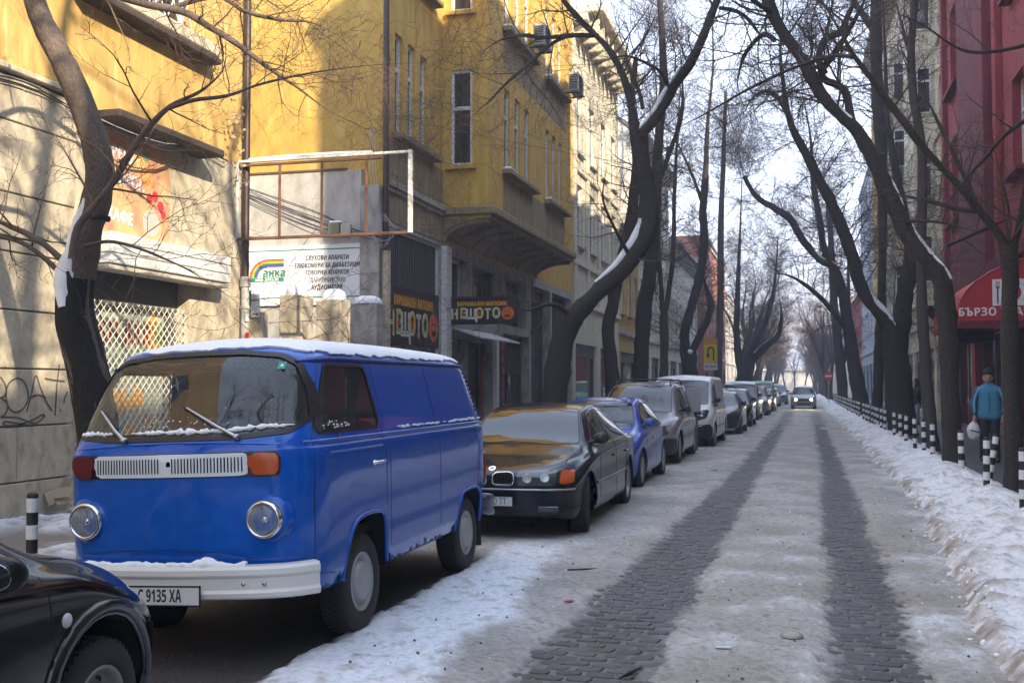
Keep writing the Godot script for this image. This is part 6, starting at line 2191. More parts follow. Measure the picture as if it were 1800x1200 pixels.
func right_side() -> void:
	# houses behind and beside the camera on the right, over whose roofs the sun comes
	house("low_house", "plain house beside the camera on the right, out of the picture", 1.0, 45.0, -6.4, 10.8, M.greystone, {"cols": 14})
	house("tall_grey_house", "tall grey house on the right just outside the picture", 1.0, -6.42, -21.9, 20.0, M.peel, {"cols": 7, "roof": 2.5})
	house("left_rear_house", "house behind the camera on the left", -1.0, 45.0, 14.1, 15.0, M.cream, {"cols": 10})
	# maroon house
	var t := thing("maroon_house", "dark red and maroon house on the right with flat pilasters and slanting sills", "building")
	var za := -44.6
	var xf := face(Vector3(5.6, 0, za), "west")
	var w := 22.6
	var holes := []
	for y: float in [7.7, 12.6]:
		holes.append([1.5, y, 4.3, y + 3.2])
		holes.append([13.4, y - .3, 15.2, y + 2.2])
		holes.append([17.4, y - .3, 19.2, y + 2.2])
	for k in 4:
		holes.append([0.6 + k * 5.6, 0.12, 5.4 + k * 5.6, 3.3])
	var b := mb()
	wall(b, xf, w, 18.0, holes, 0.35)
	shell_box(b, Vector3(5.6, 0, za), Vector3(15, 18.0, -22.0), ["west"])
	obj("wall", b, M.rose, t)
	for i in holes.size():
		window(t, xf, holes[i], M.old_white if i < 6 else M.shop_frame, .3, 2, .66 if i < 6 else -1.0)
	for y: float in [7.6, 12.5]:
		obj("sill", mb().bbox(xf * Vector3(2.9, y, .12), Vector3(3.3, .14, .38), .02, xf.basis), M.maroon, t)
		for x: float in [14.3, 18.3]:
			obj("sill", mb().bbox(xf * Vector3(x, y - .4, .12), Vector3(2.1, .14, .36), .02, xf.basis), M.maroon, t)
	obj("broad_pilaster", mb().bbox(xf * Vector3(8.6, 11.4, .2), Vector3(5.2, 13.0, .4), .03, xf.basis), M.maroon, t)
	for x: float in [.3, 5.4, 11.8, 16.3]:
		obj("pilaster", mb().bbox(xf * Vector3(x, 11.4, .1), Vector3(.55, 13.0, .2), .02, xf.basis), M.rose, t)
	for y: float in [3.9, 5.0]:
		obj("band", mb().bbox(xf * Vector3(w * .5, y, .22), Vector3(w, .3, .44), .03, xf.basis), M.maroon if y > 4.5 else M.greystone, t)
	obj("red_band", mb().bbox(xf * Vector3(w * .5, 4.45, .12), Vector3(w, .75, .24), .03, xf.basis), plain(.30, .02, .025, .6), t)
	obj("parapet", mb().bbox(xf * Vector3(w * .5, 18.0, .2), Vector3(w, .5, .6), .04, xf.basis), M.maroon, t)
	# tall peeling house with oriels
	var p := house("peeling_house", "tall peeling beige house with oriels between the maroon house and the grey tower", 1.0, -44.62, -82.0, 25.0, M.peel, {"first": 5.0, "step": 3.6, "wh": 2.2, "cols": 12, "bands": [4.4, 12.0, 24.8], "eave": 1.1, "sill": M.greystone})
	for k in 3:
		var zc := -50.0 - k * 11.5
		var ox := face(Vector3(4.7, 5.0, zc - 2.0), "west")
		var oh := []
		for y: float in [1.0, 4.6, 8.2, 11.8]:
			for e: float in [.35, 1.55, 2.75]:
				oh.append([e, y, e + .9, y + 2.0])
		var ob := mb()
		wall(ob, ox, 4.0, 14.5, oh, .18)
		ob.quad(Vector3(4.7, 5, zc + 2), Vector3(5.6, 5, zc + 2), Vector3(5.6, 19.5, zc + 2), Vector3(4.7, 19.5, zc + 2), Vector3.BACK)
		ob.quad(Vector3(4.7, 5, zc - 2), Vector3(5.6, 5, zc - 2), Vector3(5.6, 19.5, zc - 2), Vector3(4.7, 19.5, zc - 2), Vector3.FORWARD)
		ob.quad(Vector3(4.7, 5, zc - 2), Vector3(5.6, 4.2, zc - 2), Vector3(5.6, 4.2, zc + 2), Vector3(4.7, 5, zc + 2), Vector3.DOWN)
		ob.quad(Vector3(4.7, 19.5, zc - 2), Vector3(5.6, 19.5, zc - 2), Vector3(5.6, 19.5, zc + 2), Vector3(4.7, 19.5, zc + 2), Vector3.UP)
		obj("oriel", ob, [M.cream, M.peel, M.ochre][k], p)
		for r: Array in oh:
			window(p, ox, r, M.old_white, .14, 1, .7)
		var sx := Transform3D(Basis(), Vector3(4.7, 5.0, zc + 2.0))
		for y: float in [1.0, 4.6, 8.2, 11.8]:
			var r := [.15, y, .75, y + 2.0]
			window(p, Transform3D(Basis(), sx.origin + Vector3(0, 0, .16)), r, M.old_white, .15, 1, .7)
	house("grey_tower_house", "blue-grey house with flat top standing out beyond the peeling house", 1.0, -82.02, -101.0, 18.6, M.tower, {"x": 5.3, "cols": 5, "step": 3.3, "trim": M.tower, "eave": .2})
	house("far_pink_house", "low pinkish house beyond the grey tower on the right", 1.0, -101.02, -130.0, 10.5, M.rose, {"cols": 8, "shops": false})
	house("far_right_house", "far pale house on the right, hazy behind the trees", 1.0, -130.02, -240.0, 12.0, M.pale, {"cols": 14, "shops": false})

func distance_and_surroundings() -> void:
	# what closes the street
	var t := thing("crossing_building", "hazy white low building closing the far end of the street", "building")
	obj("wall", mb().slab(Vector3(-60, 0, -262), Vector3(60, 5.0, -275)), M.pale, t)
	obj("roof_snow", mb().slab(Vector3(-60.2, 5.0, -261.5), Vector3(60.2, 5.7, -275)), M.snow, t)

# ---------- bare winter trees: trunk and limbs as tapered tubes, twigs grown from the limbs
class Grow:
	var rng := RandomNumberGenerator.new()
	var b := MB.new()
	var keep_z := -4.6      # nothing grows nearer the camera than this
	var dense := 1.0
	var fine := 3
	var thin := 0.0024

	func shoot(p0: Vector3, d0: Vector3, length: float, r0: float, level: int, lift: float) -> void:
		var segs: int = [6, 5, 3][level]
		var p := p0
		var d := d0.normalized()
		var pts := PackedVector3Array([p])
		var rr := PackedFloat32Array([r0])
		var step := length / segs
		var wob: float = [0.13, 0.20, 0.26][level]
		for i in segs:
			d = (d + Vector3(rng.randfn(0, wob), rng.randfn(0, wob) + lift, rng.randfn(0, wob))).normalized()
			p += d * step
			if p.z > keep_z and keep_z > -500.0:
				break
			pts.append(p)
			rr.append(r0 * (1.0 - 0.78 * (i + 1) / segs))
		if pts.size() < 2:
			return
		b.tube(pts, rr, [5, 4, 3][level], false)
		if level >= fine - 1:
			return
		var gap: float = [0.16, 0.095, 1.0][level] / dense
		var n := int(length / gap)
		for k in n:
			var t := lerpf(0.15, 1.0, (k + rng.randf()) / n) * (pts.size() - 1)
			var i := mini(int(t), pts.size() - 2)
			var q := pts[i].lerp(pts[i + 1], t - i)
			var dd := (pts[i + 1] - pts[i]).normalized()
			var side := Vector3(rng.randfn(0, 1), rng.randfn(0, 1), rng.randfn(0, 1))
			side = (side - dd * side.dot(dd)).normalized()
			var fall := 1.0 - 0.45 * t / pts.size()
			shoot(q, dd * rng.randf_range(0.5, 1.0) + side * 0.9, length * fall * rng.randf_range(0.30, 0.70), maxf(thin, r0 * (0.42 if level == 0 else 0.5) * fall), level + 1, lift * 0.4)

func depth_at(p: Vector3) -> float:
	return -(p - EYE).dot(cb.z)

# a limb followed through the photograph: [px, py, width in pixels, extra distance], at distance d
func traced(list: Array, d: float) -> Array:
	var p := PackedVector3Array()
	var r := PackedFloat32Array()
	for q: Array in list:
		var dd: float = d + (q[3] if q.size() > 3 else 0.0)
		var v := PZ(q[0], q[1], dd)
		p.append(v)
		r.append(q[2] * 0.5 * depth_at(v) / F)
	for i in list.size():
		# widths were read level across the trunk: turn them square to it
		var e := Vector2(list[mini(i + 1, list.size() - 1)][0] - list[maxi(i - 1, 0)][0], list[mini(i + 1, list.size() - 1)][1] - list[maxi(i - 1, 0)][1]).normalized()
		if list[i][2] >= 15:
			r[i] *= maxf(0.70, absf(e.y))
	return [p, r]

func tree(called: String, label: String, limbs: Array, o := {}) -> Node3D:
	# limbs: [points, radii]; the first is the trunk and starts at the ground
	var base: Vector3 = limbs[0][0][0]
	var t := thing(called, label, "tree", base, 0.0, o.get("group", "bare trees lining the street"))
	var g := Grow.new()
	g.rng.seed = o.get("seed", 5)
	g.dense = o.get("dense", 1.0) * (1.25 if base.z < -18.0 and base.z > -90.0 else 1.0)
	g.keep_z = o.get("keep", -4.6) - (base.z if o.get("keep", -4.6) > -100.0 else 0.0)
	g.fine = o.get("fine", 3)
	g.thin = 0.0020 + 0.00005 * absf(base.z)
	var bark: Material = o.get("bark", M.bark)
	var span: float = o.get("span", 1.7)
	var scale: float = o.get("scale", 1.0)
	for i in limbs.size():
		var p := spline(limbs[i][0], 5)
		var r := spread(limbs[i][1], 5)
		for k in p.size():
			p[k] -= base
			r[k] *= float(o.get("slim", 1.0))
		if i > 0:
			for k in r.size():
				r[k] *= lerpf(1.0, 0.34, smoothstep(0.55, 1.0, k / float(r.size() - 1)))
		if i == 0:
			r[0] *= 1.25
			r[1] *= 1.12
		obj("trunk" if i == 0 else "branch", mb().tube(p, r, 18 if i == 0 else 9, true, 0.34, M.bark_noise), bark, t)
		var run := 0.0
		for k in p.size() - 1:
			run += p[k].distance_to(p[k + 1])
		var along := 0.0
		var next: float = g.rng.randf() * 0.3 + (run * o.get("clear", 0.55) if i == 0 else run * 0.12)
		for k in p.size() - 1:
			var l := p[k].distance_to(p[k + 1])
			while next < along + l:
				var q := p[k].lerp(p[k + 1], (next - along) / l)
				var dd := (p[k + 1] - p[k]).normalized()
				var side := Vector3(g.rng.randfn(0, 1), g.rng.randfn(0, 1) + 0.15, g.rng.randfn(0, 1))
				side = (side - dd * side.dot(dd)).normalized()
				var part := next / run
				var rad := minf(r[k] * 0.40, 0.024 * scale)
				g.shoot(q, dd * 0.5 + side, span * g.rng.randf_range(0.45, 1.0) * (1.0 - 0.3 * part), rad, 0, o.get("lift", 0.05))
				next += o.get("gap", 0.42) * g.rng.randf_range(0.6, 1.4) * 0.62 / g.dense
			along += l
		# the end of the limb goes on as a spray
		if not o.get("stub", false):
			var e := (p[p.size() - 1] - p[p.size() - 2]).normalized()
			for k in 3:
				g.shoot(p[p.size() - 1], e + Vector3(g.rng.randfn(0, .35), g.rng.randfn(0, .35), g.rng.randfn(0, .35)), span * 1.2, minf(r[r.size() - 1] * 0.7, 0.02), 0, o.get("lift", 0.05))
	var tw := obj("twigs", g.b, o.get("twig", M.twig), t)
	struct(tw, "stuff")
	return t

# snow lying on the upper side of a stretch of limb
func limb_snow(t: Node3D, limb: Array, from: float, to: float, wide := 0.62, side := Vector3.ZERO) -> void:
	var p := spline(limb[0], 8)
	var r := spread(limb[1], 8)
	var a := int(from * (p.size() - 1))
	var e := int(to * (p.size() - 1))
	var q := PackedVector3Array()
	var rr := PackedFloat32Array()
	for k in range(a, e + 1):
		var d := (p[mini(k + 1, p.size() - 1)] - p[maxi(k - 1, 0)]).normalized()
		var up := (Vector3.UP + side)
		up = (up - d * up.dot(d)).normalized()
		var m := (k - a) / float(maxi(1, e - a))
		var w := r[k] * wide * (0.35 + 0.75 * sin(PI * clampf(m, 0.03, 0.97))) * (1.0 + 0.35 * nz.get_noise_1d(k * 4.0 + a))
		q.append(p[k] + up * (r[k] * 1.0 - w * 0.45) - t.position)
		rr.append(w)
	obj("snow", mb().tube(q, rr, 10, true, 0.14, M.bark_noise), M.snow, t)

func generic_limbs(seed_: int, h: float, lean: float) -> Array:
	var r := RandomNumberGenerator.new()
	r.seed = seed_
	var out := []
	var fork := h * 0.30
	var p := PackedVector3Array([Vector3(0, 0, 0), Vector3(lean * .1, fork * .45, .04), Vector3(lean * .35, fork * .8, 0), Vector3(lean * .6, fork, 0)])
	out.append([p, F32([.21, .17, .165, .16])])
	for k in 4:
		var a := TAU * k / 4.0 + r.randf()
		var o := Vector3(cos(a), 0, sin(a))
		var s := p[3]
		var q := PackedVector3Array([s, s + o * .35 + Vector3(lean * .2, h * .12, 0), s + o * .95 + Vector3(lean * .5 + r.randfn(0, .2), h * .30, r.randfn(0, .2)), s + o * 1.5 + Vector3(lean * .8 + r.randfn(0, .4), h * .50, r.randfn(0, .4)), s + o * 2.0 + Vector3(lean + r.randfn(0, .5), h * .66, r.randfn(0, .5))])
		out.append([q, F32([.12, .105, .08, .055, .028])])
	return out

func trees() -> void:
	M.bark = mineral([[0.0, 0.008, 0.007, 0.006], [0.45, 0.022, 0.018, 0.015], [0.62, 0.05, 0.041, 0.034], [1.0, 0.12, 0.10, 0.085]], Vector3(3.2, 0.8, 3.2), 0.045, 0.95, 30.0, 101)
	M.bark_light = mineral([[0.0, 0.05, 0.036, 0.028], [0.5, 0.105, 0.078, 0.062], [0.8, 0.16, 0.125, 0.10], [1.0, 0.26, 0.215, 0.175]], Vector3(3.4, 0.9, 3.4), 0.045, 0.95, 26.0, 102)
	M.bark_grey = mineral([[0.0, 0.035, 0.030, 0.026], [1.0, 0.10, 0.088, 0.078]], Vector3(2.2, 0.7, 2.2), 0.03, 0.95, 20.0, 103)
	M.twig = plain(0.075, 0.054, 0.042, 0.85)
	M.twig_warm = plain(0.13, 0.082, 0.055, 0.85)
	M.bark_noise = noise(1.1, 4, 104)
	# near tree on the left, lit by the sun above, black and hollow below
	var l: Array = [
		traced([[178, 1010, 70], [172, 800, 64], [163, 700, 64], [146, 620, 66], [131, 550, 62], [134, 490, 60], [152, 410, 50], [166, 360, 47], [174, 300, 50], [160, 230, 50], [136, 165, 46], [100, 90, 44], [72, 32, 40], [52, -25, 38], [20, -130, 34, .2], [-20, -260, 28, .5], [-30, -380, 20, .6]], 7.5),
		traced([[126, 455, 15], [136, 400, 13], [165, 362, 13], [198, 320, 12.5], [226, 272, 12], [262, 222, 12], [300, 186, 9], [352, 160, 8], [388, 128, 6, .1], [397, 100, 5, .2]], 7.22),
		traced([[296, 190, 8], [340, 176, 7], [400, 168, 6, .2], [450, 150, 5, .4], [520, 133, 4.5, .6], [600, 120, 3.5, .8], [680, 112, 2.5, 1.0]], 7.22),
		traced([[112, 462, 13], [80, 432, 12], [40, 408, 11], [0, 390, 10], [-60, 360, 8]], 7.4),
		traced([[104, 478, 10], [60, 440, 9], [20, 420, 8], [-20, 416, 7], [-60, 420, 6]], 7.4),
		traced([[150, 432, 7], [190, 424, 6], [236, 434, 5], [290, 455, 4], [340, 480, 3], [400, 520, 2.2]], 7.35),
		traced([[58, -5, 20], [130, -30, 17, .2], [200, -8, 15, .5], [260, 8, 14, .7], [320, 20, 13.5, .9], [366, 46, 12, 1.0], [420, 80, 10.5, 1.2], [470, 118, 9, 1.4], [520, 152, 7, 1.6], [575, 192, 5, 1.9], [640, 225, 3.5, 2.2]], 7.7),
		traced([[300, 14, 9], [380, -6, 8, .1], [430, 20, 7, .3], [490, 34, 6, .6], [550, 40, 5, .9], [600, 66, 3, 1.2]], 8.6),
		traced([[20, -130, 18], [120, -170, 15, .6], [230, -140, 12, 1.2], [330, -80, 9, 1.8], [420, -30, 7, 2.4], [500, 20, 5, 3.0]], 7.7)]
	var t := tree("street_tree", "leaning sunlit tree with hollow black lower trunk and snow stripe beside the blue van", l, {"seed": 3, "bark": M.bark_light, "twig": M.twig_warm, "clear": 0.70, "span": 1.15, "gap": 0.26, "keep": -4.9, "dense": 1.25, "scale": 0.45, "lift": -0.02})
	limb_snow(t, l[0], 0.315, 0.45, 0.50, Vector3(.0, .1, .95))
	limb_snow(t, l[0], 0.262, 0.36, 0.62, Vector3(-.15, .1, .95))
	var hol := mb()
	var hp := spline(PackedVector3Array([PZ(118, 478, 7.28), PZ(124, 500, 7.25), PZ(131, 525, 7.26), PZ(138, 552, 7.28), PZ(147, 580, 7.31)]), 5)
	for k in hp.size():
		hp[k] -= t.position
	var hr := PackedFloat32Array()
	for k in hp.size():
		hr.append(0.035 * sin(PI * clampf(k / float(hp.size() - 1), 0.08, 0.95)) + 0.006)
	hol.tube(hp, hr, 9, true, 0.3, M.bark_noise)
	obj("hollow", hol, M.dark, t)
	obj("black_band", mb().lathe([Vector2(.108, 0), Vector2(.112, .01), Vector2(.112, .035), Vector2(.108, .045)], Transform3D(Basis(Vector3.BACK, -.15), PZ(168, 386, 7.5) - t.position), 18), M.black, t)
	var lower := mb()
	var lp := spline(traced([[178, 1010, 72], [172, 800, 66], [163, 700, 66], [146, 620, 68], [131, 550, 64], [134, 490, 61]], 7.5)[0], 5)
	var lr := spread(traced([[178, 1010, 72], [172, 800, 66], [163, 700, 66], [146, 620, 68], [131, 550, 64.5], [134, 485, 60]], 7.5)[1], 5)
	for k in lp.size():
		lp[k] -= t.position
		lr[k] *= 1.02
	lower.tube(lp, lr, 16, true, 0.16, M.bark_noise)
	obj("damp_bark", lower, M.bark_black, t)

	# leaning tree behind the dark saloon
	l = [
		traced([[968, 820, 58], [975, 700, 54], [985, 625, 55], [1000, 570, 52], [1045, 520, 50], [1098, 470, 47], [1138, 410, 45], [1143, 372, 42], [1132, 305, 36], [1126, 255, 38], [1124, 232, 40]], 22.6),
		traced([[1120, 238, 22], [1112, 195, 18], [1100, 145, 17], [1078, 98, 17], [1048, 62, 16], [1015, 30, 14, -.3], [985, -8, 13, -.6], [950, -60, 11, -1], [900, -120, 8, -1.4]], 22.6),
		traced([[1046, 62, 11], [1002, 62, 10, -.3], [960, 66, 9, -.6], [918, 62, 8, -.9], [880, 70, 6, -1.2], [850, 90, 4, -1.5]], 22.6),
		traced([[1000, 62, 8], [965, 80, 8, -.3], [930, 112, 8, -.5], [895, 142, 7, -.8], [862, 175, 5, -1], [830, 205, 3, -1.2]], 22.4),
		traced([[1128, 236, 28], [1158, 198, 28], [1186, 150, 26], [1214, 110, 24], [1234, 70, 22], [1252, 25, 20], [1268, -30, 18], [1276, -110, 14], [1270, -200, 9]], 22.6),
		traced([[1266, 14, 9], [1290, 18, 9, .4], [1312, 30, 8, .8], [1330, 52, 8, 1.2], [1342, 72, 6, 1.6]], 22.6),
		traced([[1130, 190, 9], [1125, 165, 9, .3], [1112, 130, 8, .5], [1100, 100, 7, .8], [1108, 60, 5, 1]], 22.8),
		traced([[1174, 150, 8], [1160, 125, 8, -.3], [1130, 108, 7, -.6], [1096, 98, 6, -.8], [1050, 112, 5, -1]], 22.5),
		traced([[1005, 560, 12], [985, 540, 10, -.4], [960, 535, 8, -.8], [930, 545, 6, -1.2], [900, 540, 4, -1.6]], 22.6),
		traced([[1110, 455, 9], [1080, 400, 7, -.5], [1060, 350, 5, -.9], [1066, 300, 3, -1.2]], 22.6)]
	t = tree("street_tree", "thick black tree leaning right behind the dark saloon, snow along its bend", l, {"seed": 8, "slim": 0.80, "clear": 0.62, "span": 2.2, "gap": 0.46, "dense": 0.72})
	limb_snow(t, l[0], 0.43, 0.68, 0.38, Vector3(-.7, 0, .30))
	limb_snow(t, l[4], 0.02, 0.34, 0.38, Vector3(-.8, 0, .35))
	# more of the left row
	l = [traced([[1080, 760, 30], [1078, 680, 28], [1072, 620, 22], [1070, 572, 22], [1078, 530, 21], [1090, 470, 22], [1104, 420, 23], [1114, 350, 18], [1118, 280, 14], [1110, 200, 11], [1118, 100, 8]], 30.0),
		traced([[1094, 455, 10], [1118, 400, 9, .6], [1130, 340, 7, 1], [1140, 250, 5, 1.5]], 30.0)]
	tree("street_tree", "slim dark tree with a swollen bend directly behind the leaning tree", l, {"seed": 12, "clear": 0.45, "span": 1.8, "gap": 0.5})
	l = [traced([[1124, 760, 30], [1125, 690, 27], [1128, 620, 25], [1133, 540, 27], [1143, 480, 24], [1147, 420, 24], [1152, 350, 20], [1158, 250, 16], [1166, 130, 13], [1160, 0, 10], [1150, -120, 6]], 35.0),
		traced([[1154, 330, 10], [1180, 260, 8, .8], [1200, 190, 7, 1.3], [1196, 90, 5, 2]], 35.0)]
	tree("street_tree", "straight knobbly dark trunk behind the roof rails of the silver people carrier", l, {"seed": 14, "clear": 0.5, "span": 2.2, "gap": 0.55, "bark": M.bark})
	l = [traced([[1166, 760, 17], [1166, 690, 15], [1168, 620, 14], [1168, 590, 16], [1167, 555, 14]], 42.0),
		traced([[1166, 560, 9], [1162, 500, 8], [1158, 420, 8], [1160, 320, 7], [1156, 200, 6], [1150, 90, 5]], 42.0),
		traced([[1169, 560, 9], [1176, 510, 9], [1184, 440, 8], [1186, 330, 7], [1192, 220, 6], [1200, 90, 4]], 42.0)]
	tree("street_tree", "thin tree forking into two straight stems above the white van", l, {"seed": 15, "clear": 0.8, "span": 2.0, "gap": 0.6, "bark": M.bark_grey})
	l = [traced([[1214, 740, 28], [1215, 680, 26], [1212, 640, 27], [1209, 615, 28]], 53.0),
		traced([[1205, 618, 18], [1205, 580, 17], [1218, 530, 16], [1232, 480, 16], [1238, 430, 15], [1236, 370, 14], [1241, 300, 12], [1244, 220, 10], [1254, 110, 8], [1250, 0, 5]], 53.0),
		traced([[1216, 620, 16], [1230, 590, 14], [1244, 560, 13], [1250, 535, 13], [1240, 500, 10], [1234, 470, 9]], 53.0),
		traced([[1236, 360, 7], [1222, 320, 6], [1205, 280, 5], [1180, 230, 3]], 53.0)]
	t = tree("street_tree", "black tree splitting low into a V with snow in its fork", l, {"seed": 16, "clear": 0.9, "span": 2.4, "gap": 0.55})
	obj("snow", mb().bbox(PZ(1213, 618, 52.7) - t.position, Vector3(.3, .24, .3), .1), M.snow, t)
	l = [traced([[1262, 740, 16], [1263, 640, 14], [1266, 560, 12], [1267, 470, 11], [1268, 380, 10], [1272, 280, 8], [1276, 160, 5]], 66.0)]
	tree("street_tree", "single thin stem beside the yellow road sign", l, {"seed": 17, "clear": 0.4, "span": 2.4, "gap": 0.6, "bark": M.bark_grey})
	l = [traced([[1300, 740, 30], [1304, 690, 28], [1312, 650, 26], [1322, 620, 24]], 80.0),
		traced([[1316, 640, 16], [1342, 612, 14], [1366, 590, 10], [1374, 560, 8], [1372, 530, 6]], 80.0),
		traced([[1308, 640, 14], [1330, 600, 12], [1348, 560, 10], [1362, 500, 8], [1368, 420, 6]], 80.0),
		traced([[1304, 660, 13], [1296, 610, 11], [1296, 540, 10], [1300, 440, 8], [1304, 330, 5]], 80.0)]
	t = tree("street_tree", "broad tree with several curved limbs over the far parked cars", l, {"seed": 18, "clear": 0.9, "span": 3.0, "gap": 0.6, "fine": 3})
	limb_snow(t, l[1], 0.1, 0.6, 0.4, Vector3(-.4, 0, .4))

	# right row
	l = [traced([[1786, 880, 38], [1784, 800, 31], [1780, 700, 29], [1776, 600, 28], [1776, 500, 27], [1774, 430, 30]], 15.8),
		traced([[1770, 440, 20], [1752, 405, 18], [1722, 370, 17], [1692, 332, 16], [1650, 288, 15], [1618, 252, 13.5], [1585, 208, 13], [1555, 170, 12], [1528, 132, 11], [1500, 95, 10], [1475, 50, 9], [1445, 0, 8, .3], [1420, -50, 6, .6]], 15.8),
		traced([[1500, 100, 8], [1468, 98, 7, .3], [1420, 110, 6, .6], [1360, 135, 5.5, .9], [1300, 165, 5, 1.2], [1240, 200, 4, 1.5], [1180, 230, 3, 1.8]], 15.8),
		traced([[1722, 370, 11], [1690, 368, 9, .2], [1650, 358, 8, .4], [1600, 346, 6, .6], [1560, 336, 5, .8]], 15.8),
		traced([[1780, 440, 14], [1794, 390, 13], [1806, 320, 12], [1824, 240, 10], [1830, 100, 8]], 15.8),
		traced([[1718, 362, 9], [1705, 330, 8, .3], [1680, 278, 7, .5], [1650, 215, 6, .7], [1628, 165, 5, .9], [1626, 110, 3, 1]], 15.8),
		traced([[1666, 432, 5], [1720, 408, 6], [1770, 385, 7]], 16.4),
		traced([[1815, 205, 9], [1770, 235, 8], [1730, 280, 7], [1706, 305, 6], [1668, 355, 5]], 15.2),
		traced([[1830, 70, 8], [1780, 85, 7], [1720, 92, 6], [1680, 82, 5], [1620, 42, 4], [1570, 20, 3]], 15.2)]
	tree("street_tree", "nearest tree on the right pavement, forked, in front of the red awning", l, {"seed": 21, "clear": 0.80, "span": 1.35, "gap": 0.36, "keep": -9.0, "scale": 0.7, "bark": M.bark})
	l = [traced([[1678, 842, 40], [1674, 760, 33], [1671, 680, 31], [1668, 600, 32], [1662, 530, 34], [1656, 490, 33], [1630, 455, 31], [1598, 415, 33], [1576, 370, 32], [1556, 325, 31], [1538, 285, 29], [1508, 232, 27], [1480, 205, 27], [1446, 168, 26], [1424, 130, 24], [1404, 95, 22], [1376, 55, 22], [1356, 20, 21], [1344, -30, 20], [1330, -120, 16], [1300, -220, 11]], 20.9),
		traced([[1452, 130, 10], [1440, 105, 12], [1450, 70, 13, .3], [1480, 55, 14, .6], [1490, 30, 12, .8], [1506, -10, 10, 1], [1520, -70, 8, 1.2]], 20.9),
		traced([[1498, 215, 16], [1485, 160, 14, .3], [1452, 140, 13, .5], [1446, 125, 12, .7], [1470, 90, 11, .9], [1500, 40, 10, 1.1], [1520, 0, 9, 1.3], [1530, -60, 6, 1.5]], 20.9),
		traced([[1360, 22, 10], [1335, 8, 9, -.4], [1310, -15, 8, -.8], [1280, -60, 6, -1.2]], 20.9),
		traced([[1362, 70, 9], [1345, 60, 9, .4], [1330, 70, 8, .8], [1310, 95, 7, 1.2], [1300, 125, 6, 1.6], [1296, 155, 4, 2]], 20.9),
		traced([[1586, 395, 6], [1612, 388, 6, -.3], [1660, 392, 5, -.6], [1710, 405, 4, -.9]], 20.9)]
	t = tree("street_tree", "thick tree sweeping far left over the street from the right pavement beside the bollards", l, {"seed": 22, "clear": 0.55, "span": 2.6, "gap": 0.42})
	limb_snow(t, l[0], 0.245, 0.385, 0.42, Vector3(.9, 0, .4))
	limb_snow(t, l[0], 0.40, 0.46, 0.3, Vector3(.9, 0, .4))
	limb_snow(t, l[0], 0.56, 0.64, 0.34, Vector3(.9, 0, .4))
	l = [traced([[1592, 790, 54], [1584, 730, 46], [1580, 670, 44], [1576, 620, 42], [1574, 580, 40]], 34.5),
		traced([[1572, 590, 30], [1552, 556, 29], [1528, 528, 27], [1511, 495, 25], [1502, 460, 23], [1488, 420, 23], [1472, 380, 22], [1456, 345, 20], [1440, 315, 19], [1420, 275, 18], [1400, 240, 16], [1386, 200, 14], [1378, 150, 13], [1372, 90, 11], [1376, 30, 9], [1380, -40, 6]], 34.5),
		traced([[1582, 590, 32], [1592, 520, 30], [1600, 470, 28], [1604, 440, 26], [1590, 380, 20, .6], [1575, 300, 16, 1.2], [1560, 200, 13, 1.8], [1556, 80, 10, 2.4], [1550, -40, 7, 3]], 34.5),
		traced([[1384, 200, 8], [1368, 172, 8, .4], [1350, 160, 7, .8], [1325, 170, 6, 1.2], [1310, 195, 5, 1.6]], 34.5)]
	t = tree("street_tree", "massive dark tree with a snowy elbow beyond the sweeping tree on the right", l, {"seed": 23, "clear": 0.95, "span": 2.8, "gap": 0.45})
	limb_snow(t, l[1], 0.02, 0.16, 0.45, Vector3(.5, 0, .6))
	l = [traced([[1540, 760, 24], [1544, 680, 17], [1546, 600, 16], [1550, 520, 14], [1552, 400, 14], [1550, 280, 20], [1546, 200, 22], [1541, 120, 20], [1540, 40, 20], [1542, -60, 16], [1550, -200, 10]], 41.0),
		traced([[1540, 60, 12], [1520, 30, 11, .5], [1500, 0, 10, 1], [1480, -50, 8, 1.5]], 41.0)]
	tree("street_tree", "tall straight dark trunk rising to the top edge in front of the peeling house", l, {"seed": 24, "clear": 0.55, "span": 2.8, "gap": 0.5})
	l = [traced([[1640, 800, 24], [1634, 720, 21], [1628, 640, 19], [1622, 540, 18], [1620, 440, 17], [1622, 340, 16], [1620, 250, 15], [1608, 180, 15], [1602, 100, 13], [1608, 0, 12], [1610, -100, 9]], 26.8),
		traced([[1604, 110, 7], [1590, 60, 6, .4], [1575, 0, 5, .8]], 26.8)]
	tree("street_tree", "slender straight grey tree between the two thick trees on the right pavement", l, {"seed": 25, "clear": 0.6, "span": 1.5, "gap": 0.5, "bark": M.bark_grey})
	l = [traced([[1520, 745, 30], [1512, 700, 26], [1503, 650, 24], [1496, 600, 20], [1490, 560, 19], [1478, 500, 18], [1464, 468, 18], [1440, 455, 16], [1410, 420, 15], [1390, 385, 13], [1360, 365, 11], [1330, 345, 9], [1308, 310, 7]], 56.0),
		traced([[1470, 480, 12], [1450, 440, 12], [1440, 380, 11], [1430, 320, 9], [1425, 240, 7], [1410, 160, 5]], 56.0),
		traced([[1494, 590, 10], [1475, 560, 10], [1440, 520, 8], [1400, 490, 7], [1370, 480, 5]], 56.0)]
	t = tree("street_tree", "curving dark tree whose crown bends left over the road before the no-entry sign", l, {"seed": 26, "clear": 0.5, "span": 3.2, "gap": 0.5})
	limb_snow(t, l[0], 0.5, 0.62, 0.35, Vector3(.3, 0, .5))
	l = [traced([[1484, 735, 20], [1480, 660, 18], [1472, 590, 15], [1466, 520, 13], [1462, 440, 11], [1456, 340, 8]], 80.0),
		traced([[1478, 650, 10], [1490, 600, 9], [1492, 520, 8], [1490, 430, 6]], 80.0)]
